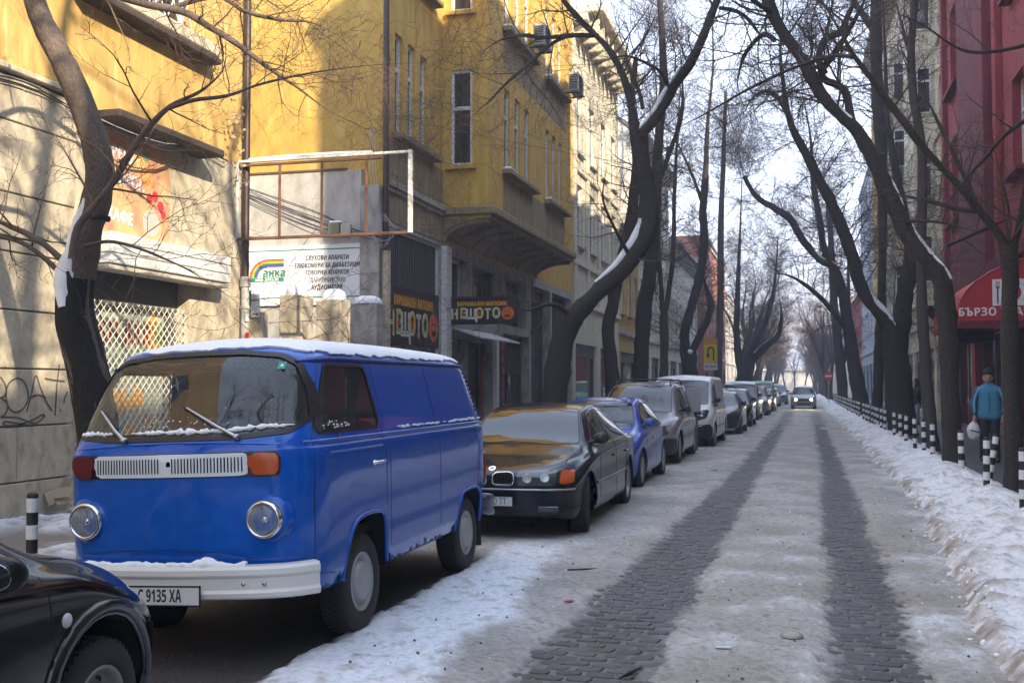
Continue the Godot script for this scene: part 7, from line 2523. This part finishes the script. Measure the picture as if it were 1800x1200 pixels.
	tree("street_tree", "dark trunk pair close to the no-entry sign", l, {"seed": 27, "clear": 0.6, "span": 2.8, "gap": 0.5})

	# farther trees, two shapes repeated down both rows, and three beside the camera that dapple the wall
	var ga := tree("far_street_tree", "hazy bare tree far down the left row, its trunk upright", generic_limbs(31, 11.0, 0.3), {"seed": 31, "clear": 0.8, "span": 2.2, "gap": 0.5, "keep": -1000.0, "twig": M.twig_warm, "group": "far bare trees along both pavements"})
	var gb := tree("far_street_tree", "hazy bare tree far down the right row, its trunk leaning over the road", generic_limbs(32, 12.0, -0.9), {"seed": 32, "clear": 0.8, "span": 2.3, "gap": 0.45, "keep": -1000.0, "twig": M.twig_warm, "group": "far bare trees along both pavements"})
	var used := [false, false]
	var r := RandomNumberGenerator.new()
	r.seed = 9
	for k in 18:
		for side in 2:
			var z := -92.0 - k * 8.5 - (16.0 if side else 0.0)
			var src := gb if (k + side) % 2 else ga
			var i := 1 if src == gb else 0
			var o: Node3D = src
			if used[i]:
				o = src.duplicate()
				o.name = numbered("far_street_tree")
				add_child(o)
			used[i] = true
			o.position = Vector3((-5.2 if side == 0 else 2.9) + r.randfn(0, .15), 0, z)
			o.rotation.y = (0.0 if side == 1 else PI) * (1.0 if i == 1 else 0.0) + r.randfn(0, .5)
			o.scale = Vector3.ONE * r.randf_range(.9, 1.15)
			o.set_meta("label", "hazy bare tree in the far part of the %s row of trees" % ("left" if side == 0 else "right"))
	for k in 7:
		var o: Node3D = [ga, gb][k % 2].duplicate()
		o.name = numbered("end_tree")
		add_child(o)
		o.position = Vector3(-6.0 + k * 2.2, 0, -246.0 - (k % 3) * 4.0)
		o.rotation.y = k * 0.9
		o.scale = Vector3.ONE * (0.85 + 0.1 * (k % 3))
		o.set_meta("label", "bare tree standing across the hazy far end of the street")
		o.set_meta("group", "bare trees closing the far end of the street")
	for k in 3:
		var o: Node3D = [gb, ga, ga][k].duplicate()
		o.name = numbered("sun_side_tree")
		add_child(o)
		o.position = Vector3(2.9 if k < 2 else -5.7, 0, [0.2, -6.6, -0.2][k])
		o.scale = Vector3.ONE * (1.42 if k < 2 else 1.0)
		o.rotation.y = k * 1.3
		o.set_meta("label", ["bare tree beside the camera whose trunk shades the beige wall", "bare tree on the right kerb just outside the picture edge", "bare tree left of the camera, mirrored in the windscreen of the blue van"][k])
		o.set_meta("group", "bare trees outside the picture")

func bollard(at: Vector3, label: String, group: String, tilt := 0.0, near := true) -> Node3D:
	var t := thing("bollard", label, "bollard", at, 0.0, group)
	t.rotation.z = tilt
	if not M.has("bollard_meshes"):
		var core := mb().lathe([Vector2(.043, -.1), Vector2(.043, .80), Vector2(.040, .815), Vector2(.02, .825), Vector2(0, .827)], Transform3D(), 18)
		var band := mb().lathe([Vector2(.0435, 0), Vector2(.0455, .002), Vector2(.0455, .108), Vector2(.0435, .11)], Transform3D(), 18)
		M.bollard_meshes = [core.mesh(), band.mesh()]
		M.bollard_black = plain(.014, .014, .016, .5)
		M.bollard_white = mineral([[0.0, .45, .45, .45], [.4, .68, .68, .68], [1.0, .72, .72, .72]], Vector3(3, 3, 3), .03, .6, 2.0, 121)
	put("post", M.bollard_meshes[0], M.bollard_black, t)
	for y: float in [.02, .24, .46, .67]:
		var o := put("white_band", M.bollard_meshes[1], M.bollard_white, t)
		o.position.y = y
	return t

func disc(b: MB, xf: Transform3D, r: float, d := .004, seg := 28) -> MB:
	return b.lathe([Vector2(r, 0), Vector2(r, d), Vector2(0, d)], xf * Transform3D(Basis(Vector3.RIGHT, PI / 2), Vector3.ZERO), seg)

func small_things() -> void:
	var grp := "black and white bollards along the snow bank"
	var xs := [1797, 1733, 1690, 1640, 1625, 1609, 1593, 1583, 1573, 1556, 1550, 1544, 1539, 1534, 1528, 1524, 1519, 1511, 1507, 1503, 1499, 1495, 1491, 1488, 1485, 1482, 1479, 1476, 1473, 1470]
	var lab := ["striped bollard cut by the picture edge, nearest on the right snow bank", "tall striped bollard in front of the walking person's legs", "striped bollard close beside the thick leaning trunk", "striped bollard in front of the slender grey trunk, right one of a pair", "striped bollard in front of the slender grey trunk, left one of a pair", "single striped bollard between the slender grey trunk and the massive dark tree", "striped bollard at the right foot of the massive dark tree, nearest of three", "striped bollard before the massive dark tree, middle of three", "striped bollard before the massive dark tree, farthest of three"]
	for i in xs.size():
		var p := PX(xs[i], 760, 2.42)
		bollard(Vector3(2.42, .12, p.z), lab[i] if i < lab.size() else "small striped bollard in the dense far row beyond the massive dark tree", grp, rng.randf_range(-.02, .02))
	bollard(Vector3(2.72, .10, -17.6), "leaning striped bollard half hidden behind the one at the thick trunk", grp, -.16)
	bollard(Vector3(-5.85, -.01, -7.12), "single black and white bollard on the left pavement between black car and blue van", "")

	# awning with its end panel towards the camera
	var aw := thing("awning", "red curved awning with white plate-and-cutlery emblem and white lettering on the maroon house", "awning")
	var redc := plain(.36, .012, .022, .55)
	var prof := PackedVector2Array([Vector2(3.45, 3.10), Vector2(3.45, 3.36), Vector2(3.50, 3.56), Vector2(3.62, 3.78), Vector2(3.83, 4.0), Vector2(4.15, 4.22), Vector2(4.60, 4.42), Vector2(5.10, 4.56), Vector2(5.6, 4.62)])
	var zn := -26.0
	var zf := -30.6
	var sk := mb()
	for k in prof.size() - 1:
		sk.quad(Vector3(prof[k].x, prof[k].y, zn), Vector3(prof[k + 1].x, prof[k + 1].y, zn), Vector3(prof[k + 1].x, prof[k + 1].y, zf), Vector3(prof[k].x, prof[k].y, zf), Vector3(-1, 1, 0))
	obj("cover", sk, redc, aw)
	var en := prof.duplicate()
	en.append(Vector2(5.6, 3.10))
	obj("end_panel", mb().prism(en, Transform3D(Basis(), Vector3(0, 0, zn - .006)), .012), redc, aw)
	var fr := mb()
	var fp := PackedVector3Array()
	var rr := PackedFloat32Array()
	for q in prof:
		fp.append(Vector3(q.x, q.y, zn + .005))
		rr.append(.022)
	fr.tube(fp, rr, 7)
	obj("edge_piping", fr, plain(.42, .04, .05, .3), aw)
	var va := mb()
	for k in 11:
		var x0 := 3.45 + k * .195
		va.bbox(Vector3(x0 + .097, 3.02, zn + .01), Vector3(.185, .17 + .02 * (k % 2), .012), .004)
	obj("valance", va, plain(.12, .008, .014, .7), aw)
	obj("front_valance", mb().slab(Vector3(3.43, 2.95, zn), Vector3(3.45, 3.11, zf)), plain(.16, .008, .014, .7), aw)
	words("lettering", "БЪРЗО ХРАНЕНЕ", .185, plain(.72, .72, .72, .5), aw, Transform3D(Basis(), Vector3(4.45, 3.31, zn + .016)), true, .98, "Droid Sans")
	var emb := mb()
	emb.bbox(Vector3(4.58, 3.74, zn + .012), Vector3(.80, .60, .014), .003)
	var eo := obj("emblem", emb, plain(.66, .66, .66, .5), aw)
	var ec := plain(.30, .015, .02, .5)
	obj("plate_print", disc(mb(), Transform3D(Basis(), Vector3(4.58, 3.74, zn + .019)), .20), ec, eo)
	obj("plate_middle", disc(mb(), Transform3D(Basis(), Vector3(4.58, 3.74, zn + .023)), .11), plain(.38, .02, .03, .5), eo)
	var fk := mb()
	fk.box(Vector3(4.29, 3.66, zn + .02), Vector3(.03, .36, .006))
	for k in 4:
		fk.box(Vector3(4.255 + k * .023, 3.93, zn + .02), Vector3(.010, .13, .006))
	fk.box(Vector3(4.29, 3.855, zn + .02), Vector3(.08, .03, .006))
	obj("fork_print", fk, plain(.06, .01, .012, .5), eo)
	var kn := mb()
	kn.box(Vector3(4.88, 3.66, zn + .02), Vector3(.026, .36, .006))
	disc(kn, Transform3D(Basis().scaled(Vector3(.8, 1.3, 1)), Vector3(4.88, 3.90, zn + .018)), .055)
	obj("spoon_print", kn, plain(.06, .01, .012, .5), eo)
	# hanging sign of the mirror maker
	var hs := thing("hanging_sign", "dark grey hanging sign with three lines of lettering under the red awning", "sign")
	obj("board", mb().bbox(Vector3(4.37, 3.0, -30.0), Vector3(.94, .52, .08), .03), plain(.060, .060, .075, .5), hs)
	obj("arm", mb().bar(Vector3(4.7, 2.86, -30.0), Vector3(5.6, 2.86, -30.0), .02), M.black, hs)
	for q: Array in [["ОГЛЕДАЛА", 3.15, .14, .85], ["СТЪКЛОПАКЕТИ", 2.99, .11, .8], ["МОНТАЖ НА МЯСТО", 2.85, .06, .9]]:
		words("lettering", q[0], q[2], M.print_black, hs, Transform3D(Basis(), Vector3(4.37, q[1], -29.957)), true, q[3])
	# road signs
	var ne := thing("no_entry_sign", "round red no-entry sign with white bar on a pole at the end of the bollards", "sign", PZ(1457, 690, 90.0) * Vector3(1, 0, 1))
	obj("disc", disc(mb(), Transform3D(Basis(), Vector3(0, 2.36, 0)), .36, .02), M.red, ne)
	obj("white_bar", mb().box(Vector3(0, 2.36, .024), Vector3(.5, .13, .01)), M.white, ne)
	obj("pole", mb().bar(Vector3(0, 0, -.03), Vector3(0, 2.75, -.03), .04, 10), plain(.35, .30, .2, .6), ne)
	var ut := thing("turn_sign", "yellow detour sign with black U-turn arrow, orange top and white lower plate", "sign", PZ(1250, 690, 57.0) * Vector3(1, 0, 1))
	obj("orange_top", mb().bbox(Vector3(0, 4.08, 0), Vector3(.82, .32, .03), .01), plain(.62, .28, .02, .5), ut)
	obj("yellow_panel", mb().bbox(Vector3(0, 3.33, 0), Vector3(.82, 1.12, .03), .01), plain(.66, .50, .02, .5), ut)
	obj("lower_plate", mb().bbox(Vector3(0, 2.52, 0), Vector3(.82, .42, .03), .01), plain(.62, .62, .6, .5), ut)
	words("lettering", "24 МАЙ", .14, M.print_black, ut, Transform3D(Basis(), Vector3(0, 2.52, .018)))
	ut.scale = Vector3.ONE * 0.86
	ut.position.y = .45
	var ar := mb()
	ar.box(Vector3(.18, 3.22, .02), Vector3(.09, .62, .01))
	ar.box(Vector3(-.15, 3.40, .02), Vector3(.09, .28, .01))
	for k in 8:
		var a := PI * (k + .5) / 8.0
		ar.box(Vector3(.015 + cos(a) * .165, 3.53 + sin(a) * .165, .02), Vector3(.09, .075, .01), Basis(Vector3.BACK, a))
	ar.prism(PackedVector2Array([Vector2(-.28, 3.28), Vector2(-.15, 3.02), Vector2(-.02, 3.28)]), Transform3D(Basis(), Vector3(0, 0, .015)), .01)
	obj("arrow", ar, M.print_black, ut)
	obj("pole", mb().bar(Vector3(0, -.6, -.03), Vector3(0, 4.2, -.03), .04, 10), M.zinc, ut)
	var gb := thing("grey_cabinet", "grey metal board on a dark post standing between the silver people carrier and white van", "cabinet", Vector3(-2.62, 0, -26.95))
	obj("board", mb().bbox(Vector3(0, 1.27, 0), Vector3(.34, .62, .05), .01), plain(.30, .31, .32, .5), gb)
	obj("post", mb().bbox(Vector3(.02, .5, -.03), Vector3(.14, 1.0, .10), .02), plain(.10, .10, .105, .5), gb)
	obj("bracket", mb().bbox(Vector3(.1, .95, .02), Vector3(.16, .08, .1), .01), M.black, gb)

	# cables on the yard wall and over the street
	var cb2 := thing("cable_bundle", "tangled black cables drooping along the yard wall to the yellow building", "cables")
	for k in 6:
		var pts := PackedVector3Array()
		var sag := .12 * k
		for q: Array in [[438, 330 + k * 3, -20.82], [500, 352 + k * 5, -20.80], [560, 372 + k * 5, -20.78], [610, 395 + k * 3, -20.78], [650, 412 + k, -20.76], [690, 420, -20.74]]:
			pts.append(PZ(q[0], q[1] + rng.randf_range(-3, 3), -q[2]))
		obj("cable", mb().tube(spline(pts, 4), spread(F32([.009, .009, .009, .009, .009, .009]), 4), 5), M.black, cb2)
	for k in 4:
		var pts := PackedVector3Array()
		for j in 9:
			var a := TAU * j / 9.0 + k
			pts.append(PZ(672 + cos(a) * (14 + k * 3), 405 + sin(a) * (30 - k * 4), 20.72))
		obj("cable_loop", mb().tube(spline(pts, 3), spread(F32([.006, .006, .006, .006, .006, .006, .006, .006, .006]), 3), 4), plain(.35, .35, .34, .5), cb2)
	for k in 3:
		obj("pale_cable", mb().tube(spline(PackedVector3Array([PZ(652 + k * 3, 225, 20.95), PZ(650 + k * 5, 300, 20.95), PZ(660 + k * 3, 360, 20.9), PZ(668 + k * 2, 410, 20.8)]), 4), spread(F32([.007, .007, .007, .007]), 4), 5), plain(.42, .42, .40, .5), cb2)
	var wc := thing("wall_cables", "thin cables running along the ledge and canopy of the beige house", "cables")
	for k in 3:
		var pts := PackedVector3Array()
		for q: Array in [[-40, 120], [40, 140], [110, 172], [200, 222], [290, 250], [345, 252], [400, 275]]:
			pts.append(PX(q[0], q[1] + k * 5 + rng.randf_range(-3, 3), -8.18 if q[0] > 150 and q[0] < 340 else -8.48))
		obj("cable", mb().tube(spline(pts, 4), spread(F32([.008, .008, .008, .008, .008, .008, .008]), 4), 5), M.black if k else M.zinc, wc)
	var ow := thing("overhead_wires", "thin wires hanging over the street between the facades", "wires")
	for q: Array in [[Vector3(-8.5, 7.4, -21.0), Vector3(5.6, 9.2, -46)], [Vector3(-7.4, 8.6, -28), Vector3(5.6, 8.4, -52)], [Vector3(-8.5, 6.2, -21.0), Vector3(-7.38, 6.6, -34.6)], [Vector3(-8.5, 8.2, -15.1), Vector3(-7.38, 8.4, -27)]]:
		var pts := PackedVector3Array()
		for j in 9:
			var k := j / 8.0
			pts.append((q[0] as Vector3).lerp(q[1], k) - Vector3(0, 1.6 * k * (1 - k), 0))
		obj("wire", mb().tube(spline(pts, 3), spread(F32([.006, .006, .006, .006, .006, .006, .006, .006, .006]), 3), 4), M.black, ow)

	# litter on the street
	var on := func(px: float, py: float, y := .04) -> Vector3:
		var r := ray(px, py)
		return EYE + r * ((y - EYE.y) / r.y)
	tag(obj("stick", mb().tube(PackedVector3Array([on.call(998, 1001), on.call(1024, 1000, .05), on.call(1049, 999)]), F32([.007, .008, .005]), 6), M.black), "thin black stick lying on the dirty snow right of the blue van", "stick")
	tag(obj("rubber_strip", mb().tube(PackedVector3Array([on.call(1088, 1192, .03), on.call(1108, 1182, .045), on.call(1128, 1172, .03)]), F32([.004, .016, .004]), 6), M.black), "curved black rubber strip on the near edge of the left wheel track", "litter")
	tag(obj("blue_wrapper", mb().bbox(on.call(1256, 826, .05), Vector3(.13, .03, .08), .012, Basis(Vector3.UP, .5)), plain(.03, .30, .42, .4)), "crumpled turquoise wrapper on the snow beside the parked row", "litter")
	tag(obj("red_wrapper", mb().bbox(on.call(1000, 1056, .05), Vector3(.07, .012, .04), .005, Basis(Vector3.UP, .9)), plain(.35, .06, .05, .5)), "small reddish wrapper on the dirty snow left of the wheel track", "litter")
	tag(obj("paper_scrap", mb().bbox(on.call(1272, 1137, .055), Vector3(.10, .008, .035), .003, Basis(Vector3.UP, .2)), plain(.55, .6, .58, .6)), "pale paper scrap on the snow between the two wheel tracks", "litter")
	tag(obj("ice_disc", mb().lathe([Vector2(.075, 0), Vector2(.07, .012), Vector2(.05, .016), Vector2(0, .017)], Transform3D(Basis(), on.call(1392, 1118, .045)), 20, true), plain(.26, .23, .22, .3)), "flat oval grey lump of ice on the snow left of the right wheel track", "ice")
	var cs := thing("cardboard_scraps", "torn brown cardboard scraps on the snow behind the left bollard", "litter", on.call(112, 896, .2))
	for k in 5:
		obj("scrap", mb().bbox(Vector3(rng.randf_range(-.25, .25), .05 + k * .05, rng.randf_range(-.2, .1)), Vector3(.28, .02, .16), .006, Basis.from_euler(Vector3(rng.randf() * 1.2, rng.randf() * 3, rng.randf() * 1.4))), plain(.34, .26, .18, .8), cs)
	# crumbs of snow and dirt
	var lump := func(b: MB, p: Vector3, s: float) -> void:
		b.bbox(p, Vector3(s, s * rng.randf_range(.5, .9), s * rng.randf_range(.7, 1.2)), s * .27, Basis.from_euler(Vector3(rng.randf() * 3, rng.randf() * 3, rng.randf() * 3)))
	var sn := mb()
	var di := mb()
	for k in 420:
		var z := -5.0 - 16.0 * pow(rng.randf(), 1.5)
		var x := bank_edge(z) + rng.randfn(.12, .16)
		var h: float = bank_at(x, z)[0]
		lump.call(sn if k % 9 else di, Vector3(x, maxf(h, .03) + .004, z), rng.randf_range(.010, .042) * (1.0 if k % 9 else .5))
	for k in 300:
		var z := -5.0 - 14.0 * pow(rng.randf(), 1.4)
		var x := rng.randf_range(-2.6, 1.2)
		if tracks(x, z) > .10:
			lump.call(sn if k % 3 == 0 else di, Vector3(x, street_at(x, z)[0] + .004, z), rng.randf_range(.006, .022))
	struct(obj("snow_crumbs", sn, M.snow), "stuff")
	struct(obj("dirt_crumbs", di, plain(.12, .10, .08, .9)), "stuff")
	var lv := mb()
	for k in 60:
		var p: Vector3 = [PX(412, 235, -8.45), PX(415, 290, -8.45), PX(404, 200, -8.45)][k % 3] + Vector3(rng.randf_range(0, .15), rng.randfn(0, .25), rng.randfn(0, .07))
		lv.bbox(p, Vector3(.05, .004, .035), .001, Basis.from_euler(Vector3(rng.randf() * 3, rng.randf() * 3, rng.randf() * 3)))
	struct(tag(obj("dry_creeper", lv, plain(.42, .30, .17, .8)), "tan dry creeper leaves clinging to the downpipe of the beige house", "plant"), "stuff")

# ---------- people
func flesh(caps: Array, cell: float, k := 0.05) -> MB:
	var lo := Vector3.ONE * 1e9
	var hi := -lo
	for c: Array in caps:
		var r := maxf(c[2], c[3]) + cell * 2.0
		for e in 2:
			lo = lo.min(c[e] - Vector3.ONE * r)
			hi = hi.max(c[e] + Vector3.ONE * r)
	var n := Vector3i(((hi - lo) / cell).ceil()) + Vector3i.ONE
	var f := PackedFloat32Array()
	f.resize(n.x * n.y * n.z)
	f.fill(1.0)
	for c: Array in caps:
		var a: Vector3 = c[0]
		var ab: Vector3 = c[1] - c[0]
		var ra: float = c[2]
		var rb: float = c[3]
		var sx: float = c[4] if c.size() > 4 else 1.0   # flattened front to back
		var ll := maxf(ab.length_squared(), 1e-9)
		var pad := Vector3.ONE * (maxf(ra, rb) + k + cell)
		var i0 := Vector3i(((a.min(c[1]) - pad - lo) / cell).floor()).clamp(Vector3i.ZERO, n - Vector3i.ONE)
		var i1 := Vector3i(((a.max(c[1]) + pad - lo) / cell).ceil()).clamp(Vector3i.ZERO, n - Vector3i.ONE)
		for z in range(i0.z, i1.z + 1):
			for y in range(i0.y, i1.y + 1):
				for x in range(i0.x, i1.x + 1):
					var p := lo + Vector3(x, y, z) * cell - a
					var t := clampf(p.dot(ab) / ll, 0.0, 1.0)
					var q := p - ab * t
					q.z *= sx
					var d := q.length() - lerpf(ra, rb, t)
					var id := (z * n.y + y) * n.x + x
					var o := f[id]
					var h := maxf(k - absf(o - d), 0.0) / k
					f[id] = minf(o, d) - h * h * k * 0.25
	var b := mb()
	var at := {}
	for z in n.z - 1:
		for y in n.y - 1:
			for x in n.x - 1:
				var id := (z * n.y + y) * n.x + x
				var v := PackedFloat32Array([f[id], f[id + 1], f[id + n.x], f[id + n.x + 1], f[id + n.x * n.y], f[id + n.x * n.y + 1], f[id + n.x * n.y + n.x], f[id + n.x * n.y + n.x + 1]])
				var m := 0
				for e in 8:
					if v[e] < 0.0: m += 1
				if m == 0 or m == 8:
					continue
				var s := Vector3.ZERO
				var cnt := 0
				for e: Vector2i in [Vector2i(0, 1), Vector2i(2, 3), Vector2i(4, 5), Vector2i(6, 7), Vector2i(0, 2), Vector2i(1, 3), Vector2i(4, 6), Vector2i(5, 7), Vector2i(0, 4), Vector2i(1, 5), Vector2i(2, 6), Vector2i(3, 7)]:
					if (v[e.x] < 0.0) != (v[e.y] < 0.0):
						var pa := Vector3(e.x & 1, (e.x >> 1) & 1, e.x >> 2)
						var pb := Vector3(e.y & 1, (e.y >> 1) & 1, e.y >> 2)
						s += pa.lerp(pb, v[e.x] / (v[e.x] - v[e.y]))
						cnt += 1
				var g := Vector3(v[1] + v[3] + v[5] + v[7] - v[0] - v[2] - v[4] - v[6], v[2] + v[3] + v[6] + v[7] - v[0] - v[1] - v[4] - v[5], v[4] + v[5] + v[6] + v[7] - v[0] - v[1] - v[2] - v[3]).normalized()
				at[id] = b.vert(lo + (Vector3(x, y, z) + s / cnt) * cell, g)
	for id: int in at:
		var x := id % n.x
		var y := (id / n.x) % n.y
		var z := id / (n.x * n.y)
		var s := f[id] < 0.0
		for ax in 3:
			var d := [1, n.x, n.x * n.y]
			if (f[id + d[ax]] < 0.0) == s:
				continue
			var u: int = d[(ax + 1) % 3]
			var w: int = d[(ax + 2) % 3]
			if not (at.has(id - u) and at.has(id - w) and at.has(id - u - w)):
				continue
			var q := [at[id], at[id - u], at[id - u - w], at[id - w]]
			if s: q.reverse()
			b.ix.append_array(PackedInt32Array([q[0], q[1], q[2], q[0], q[2], q[3]]))
	return b

func people() -> void:
	var V := func(x: float, y: float, z: float) -> Vector3: return Vector3(x, y, z)
	var skin := plain(.36, .20, .14, .6)
	var m := thing("person", "person in light blue jacket, dark trousers and dark knitted cap walking on the right pavement", "person", Vector3(3.63, .12, -23.2), deg_to_rad(-8.0))
	var hip := .93
	var body := [
		[V.call(0, 1.02, 0), V.call(0, 1.38, 0), .11, .13], [V.call(0, 1.40, 0), V.call(-.01, 1.56, .03), .06, .055], [V.call(-.015, 1.66, .05), V.call(-.015, 1.735, .045), .080, .088],
		[V.call(-.015, 1.61, .085), V.call(-.015, 1.64, .09), .045, .05], [V.call(-.015, 1.685, .135), V.call(-.015, 1.655, .15), .012, .018], [V.call(-.105, 1.68, .04), V.call(-.105, 1.65, .04), .018, .012], [V.call(.075, 1.68, .04), V.call(.075, 1.65, .04), .018, .012],
		[V.call(-.19, 1.42, 0), V.call(-.275, 1.17, -.02), .05, .042], [V.call(-.275, 1.17, -.02), V.call(-.265, .93, .05), .042, .03], [V.call(.19, 1.42, 0), V.call(.27, 1.17, -.03), .05, .042], [V.call(.27, 1.17, -.03), V.call(.25, .93, .04), .042, .03],
		[V.call(-.09, .95, 0), V.call(-.10, .50, .03), .08, .055], [V.call(-.10, .50, .03), V.call(-.115, .09, -.03), .055, .04], [V.call(.09, .95, 0), V.call(.105, .50, .02), .08, .055], [V.call(.105, .50, .02), V.call(.125, .09, .05), .055, .04], [V.call(0, .98, 0), V.call(0, 1.05, 0), .12, .12]]
	for s: float in [-1.0, 1.0]:
		var w := V.call(s * (.265 if s < 0 else .25), .93, .05) as Vector3
		body.append([w, w + Vector3(s * .005, -.09, .015), .032, .034])
		for k in 4:
			var o := w + Vector3(s * .008, -.09, -.012 + k * .018)
			body.append([o, o + Vector3(-s * .012, -.045, .006), .0105, .0095])
			body.append([o + Vector3(-s * .012, -.045, .006), o + Vector3(-s * .036, -.05 - .004 * k, .01), .0095, .008])
		body.append([w + Vector3(0, -.03, .035), w + Vector3(-s * .02, -.075, .055), .013, .010])
	obj("body", flesh(body, .012, .02), skin, m)
	obj("jacket", flesh([[V.call(-.095, .93, 0), V.call(.095, .93, 0), .125, .125, 1.05], [V.call(-.085, .95, 0), V.call(-.075, 1.36, -.01), .125, .125], [V.call(.085, .95, 0), V.call(.075, 1.36, -.01), .125, .125], [V.call(0, 1.1, 0), V.call(0, 1.36, -.01), .165, .155, 1.2], [V.call(-.11, 1.42, -.01), V.call(.11, 1.42, -.01), .10, .10], [V.call(0, 1.47, 0), V.call(0, 1.53, .01), .085, .08]], .016, .08), plain(.045, .20, .33, .75), m)
	obj("sleeves", flesh([[V.call(-.19, 1.42, 0), V.call(-.285, 1.17, -.02), .085, .072], [V.call(-.285, 1.17, -.02), V.call(-.268, .955, .045), .07, .055], [V.call(.19, 1.42, 0), V.call(.28, 1.17, -.03), .085, .072], [V.call(.28, 1.17, -.03), V.call(.252, .955, .04), .07, .055]], .014, .04), plain(.055, .075, .11, .75), m)
	for s: float in [-1.0, 1.0]:
		obj("sleeve_stripe", mb().tube(spline(PackedVector3Array([Vector3(s * .17, 1.485, .065), Vector3(s * .235, 1.33, .082), Vector3(s * .275, 1.18, .062), Vector3(s * .262, 1.0, .105)]), 4), spread(F32([.02, .026, .024, .016]), 4), 7), plain(.10, .33, .50, .7), m)
	obj("trousers", flesh([[V.call(-.09, .95, 0), V.call(-.10, .50, .03), .115, .085], [V.call(-.10, .50, .03), V.call(-.115, .07, -.03), .085, .075], [V.call(.09, .95, 0), V.call(.105, .50, .02), .115, .085], [V.call(.105, .50, .02), V.call(.125, .07, .05), .085, .075], [V.call(0, .96, 0), V.call(0, 1.02, 0), .16, .165, 1.2]], .015, .03), plain(.016, .018, .028, .85), m)
	obj("shoes", flesh([[V.call(-.115, .04, -.06), V.call(-.14, .035, .12), .045, .042], [V.call(.125, .04, .02), V.call(.15, .035, .20), .045, .042]], .012, .02), M.black, m)
	obj("cap", flesh([[V.call(-.015, 1.765, .03), V.call(-.015, 1.80, .02), .103, .085]], .011, .02), plain(.010, .011, .014, .9), m)
	obj("zip", mb().tube(PackedVector3Array([Vector3(-.005, 1.50, .088), Vector3(0, 1.3, .150), Vector3(0, 1.02, .152)]), F32([.007, .007, .007]), 5), M.black, m)
	var fc := mb()
	for s: float in [-1.0, 1.0]:
		fc.bbox(Vector3(-.015 + s * .033, 1.685, .131), Vector3(.028, .010, .008), .003)
		fc.bbox(Vector3(-.015 + s * .033, 1.704, .133), Vector3(.036, .007, .006), .002)
	fc.bbox(Vector3(-.015, 1.615, .136), Vector3(.045, .008, .006), .002)
	struct(obj("eyes_and_mouth", fc, plain(.05, .025, .02, .6), m), "stuff")
	var bag := thing("plastic_bag", "white plastic carrier bag with dark band held by the walking person", "bag", m.position + m.transform.basis * Vector3(-.285, .48, .06))
	obj("sack", flesh([[V.call(0, .06, 0), V.call(-.01, .16, 0), .115, .12, 1.5], [V.call(-.01, .16, 0), V.call(.005, .30, 0), .11, .05, 1.4]], .013, .05), plain(.62, .63, .65, .4), bag)
	var hd := mb()
	for z: float in [-.02, .03]:
		hd.tube(PackedVector3Array([Vector3(-.03, .30, z), Vector3(.0, .345, z * .6), Vector3(.025, .30, z)]), F32([.02, .012, .02]), 6)
	obj("handles", hd, plain(.62, .63, .65, .4), bag)
	obj("dark_band", mb().lathe([Vector2(.124, 0), Vector2(.128, .012), Vector2(.124, .024)], Transform3D(Basis(Vector3.BACK, -.25).scaled(Vector3(1, 1, .72)), Vector3(-.01, .12, 0)), 20, true), plain(.02, .02, .03, .5), bag)

	var w := thing("person", "hooded person in black coat and pale jeans half hidden behind the tree trunks", "person", PZ(1613, 720, 44.0) * Vector3(1, 0, 1) + Vector3(0, .12, 0), deg_to_rad(-70))
	obj("body", flesh([[V.call(0, 1.0, 0), V.call(0, 1.4, 0), .1, .1], [V.call(0, 1.4, 0), V.call(0, 1.6, .03), .05, .07], [V.call(0, 1.60, .05), V.call(0, 1.66, .05), .085, .09], [V.call(0, 1.62, .13), V.call(0, 1.60, .15), .015, .018], [V.call(-.08, .9, 0), V.call(-.09, .1, 0), .06, .045], [V.call(.08, .9, 0), V.call(.09, .1, 0), .06, .045], [V.call(-.18, 1.35, 0), V.call(-.2, 1.08, .1), .045, .04], [V.call(-.2, 1.08, .1), V.call(-.12, 1.1, .3), .04, .035], [V.call(.18, 1.35, 0), V.call(.2, 1.08, .1), .045, .04], [V.call(.2, 1.08, .1), V.call(.14, 1.1, .3), .04, .035]], .02, .04), skin, w)
	obj("coat", flesh([[V.call(0, .84, 0), V.call(0, 1.1, 0), .18, .17, 1.2], [V.call(0, 1.1, 0), V.call(0, 1.36, 0), .17, .15, 1.1], [V.call(-.18, 1.35, 0), V.call(-.21, 1.08, .1), .08, .07], [V.call(-.21, 1.08, .1), V.call(-.13, 1.1, .26), .07, .06], [V.call(.18, 1.35, 0), V.call(.21, 1.08, .1), .08, .07], [V.call(.21, 1.08, .1), V.call(.15, 1.1, .26), .07, .06], [V.call(0, 1.48, -.01), V.call(0, 1.68, .01), .1, .115]], .022, .05), plain(.012, .012, .016, .8), w)
	obj("jeans", flesh([[V.call(-.08, .86, 0), V.call(-.09, .45, .04), .1, .08], [V.call(-.09, .45, .04), V.call(-.10, .08, -.06), .08, .065], [V.call(.08, .86, 0), V.call(.09, .45, .06), .1, .08], [V.call(.09, .45, .06), V.call(.10, .08, .12), .08, .065]], .02, .03), plain(.26, .30, .36, .8), w)
	obj("shoes", flesh([[V.call(-.10, .04, -.1), V.call(-.10, .035, .07), .045, .042], [V.call(.10, .04, .08), V.call(.10, .035, .25), .045, .042]], .016, .02), M.black, w)
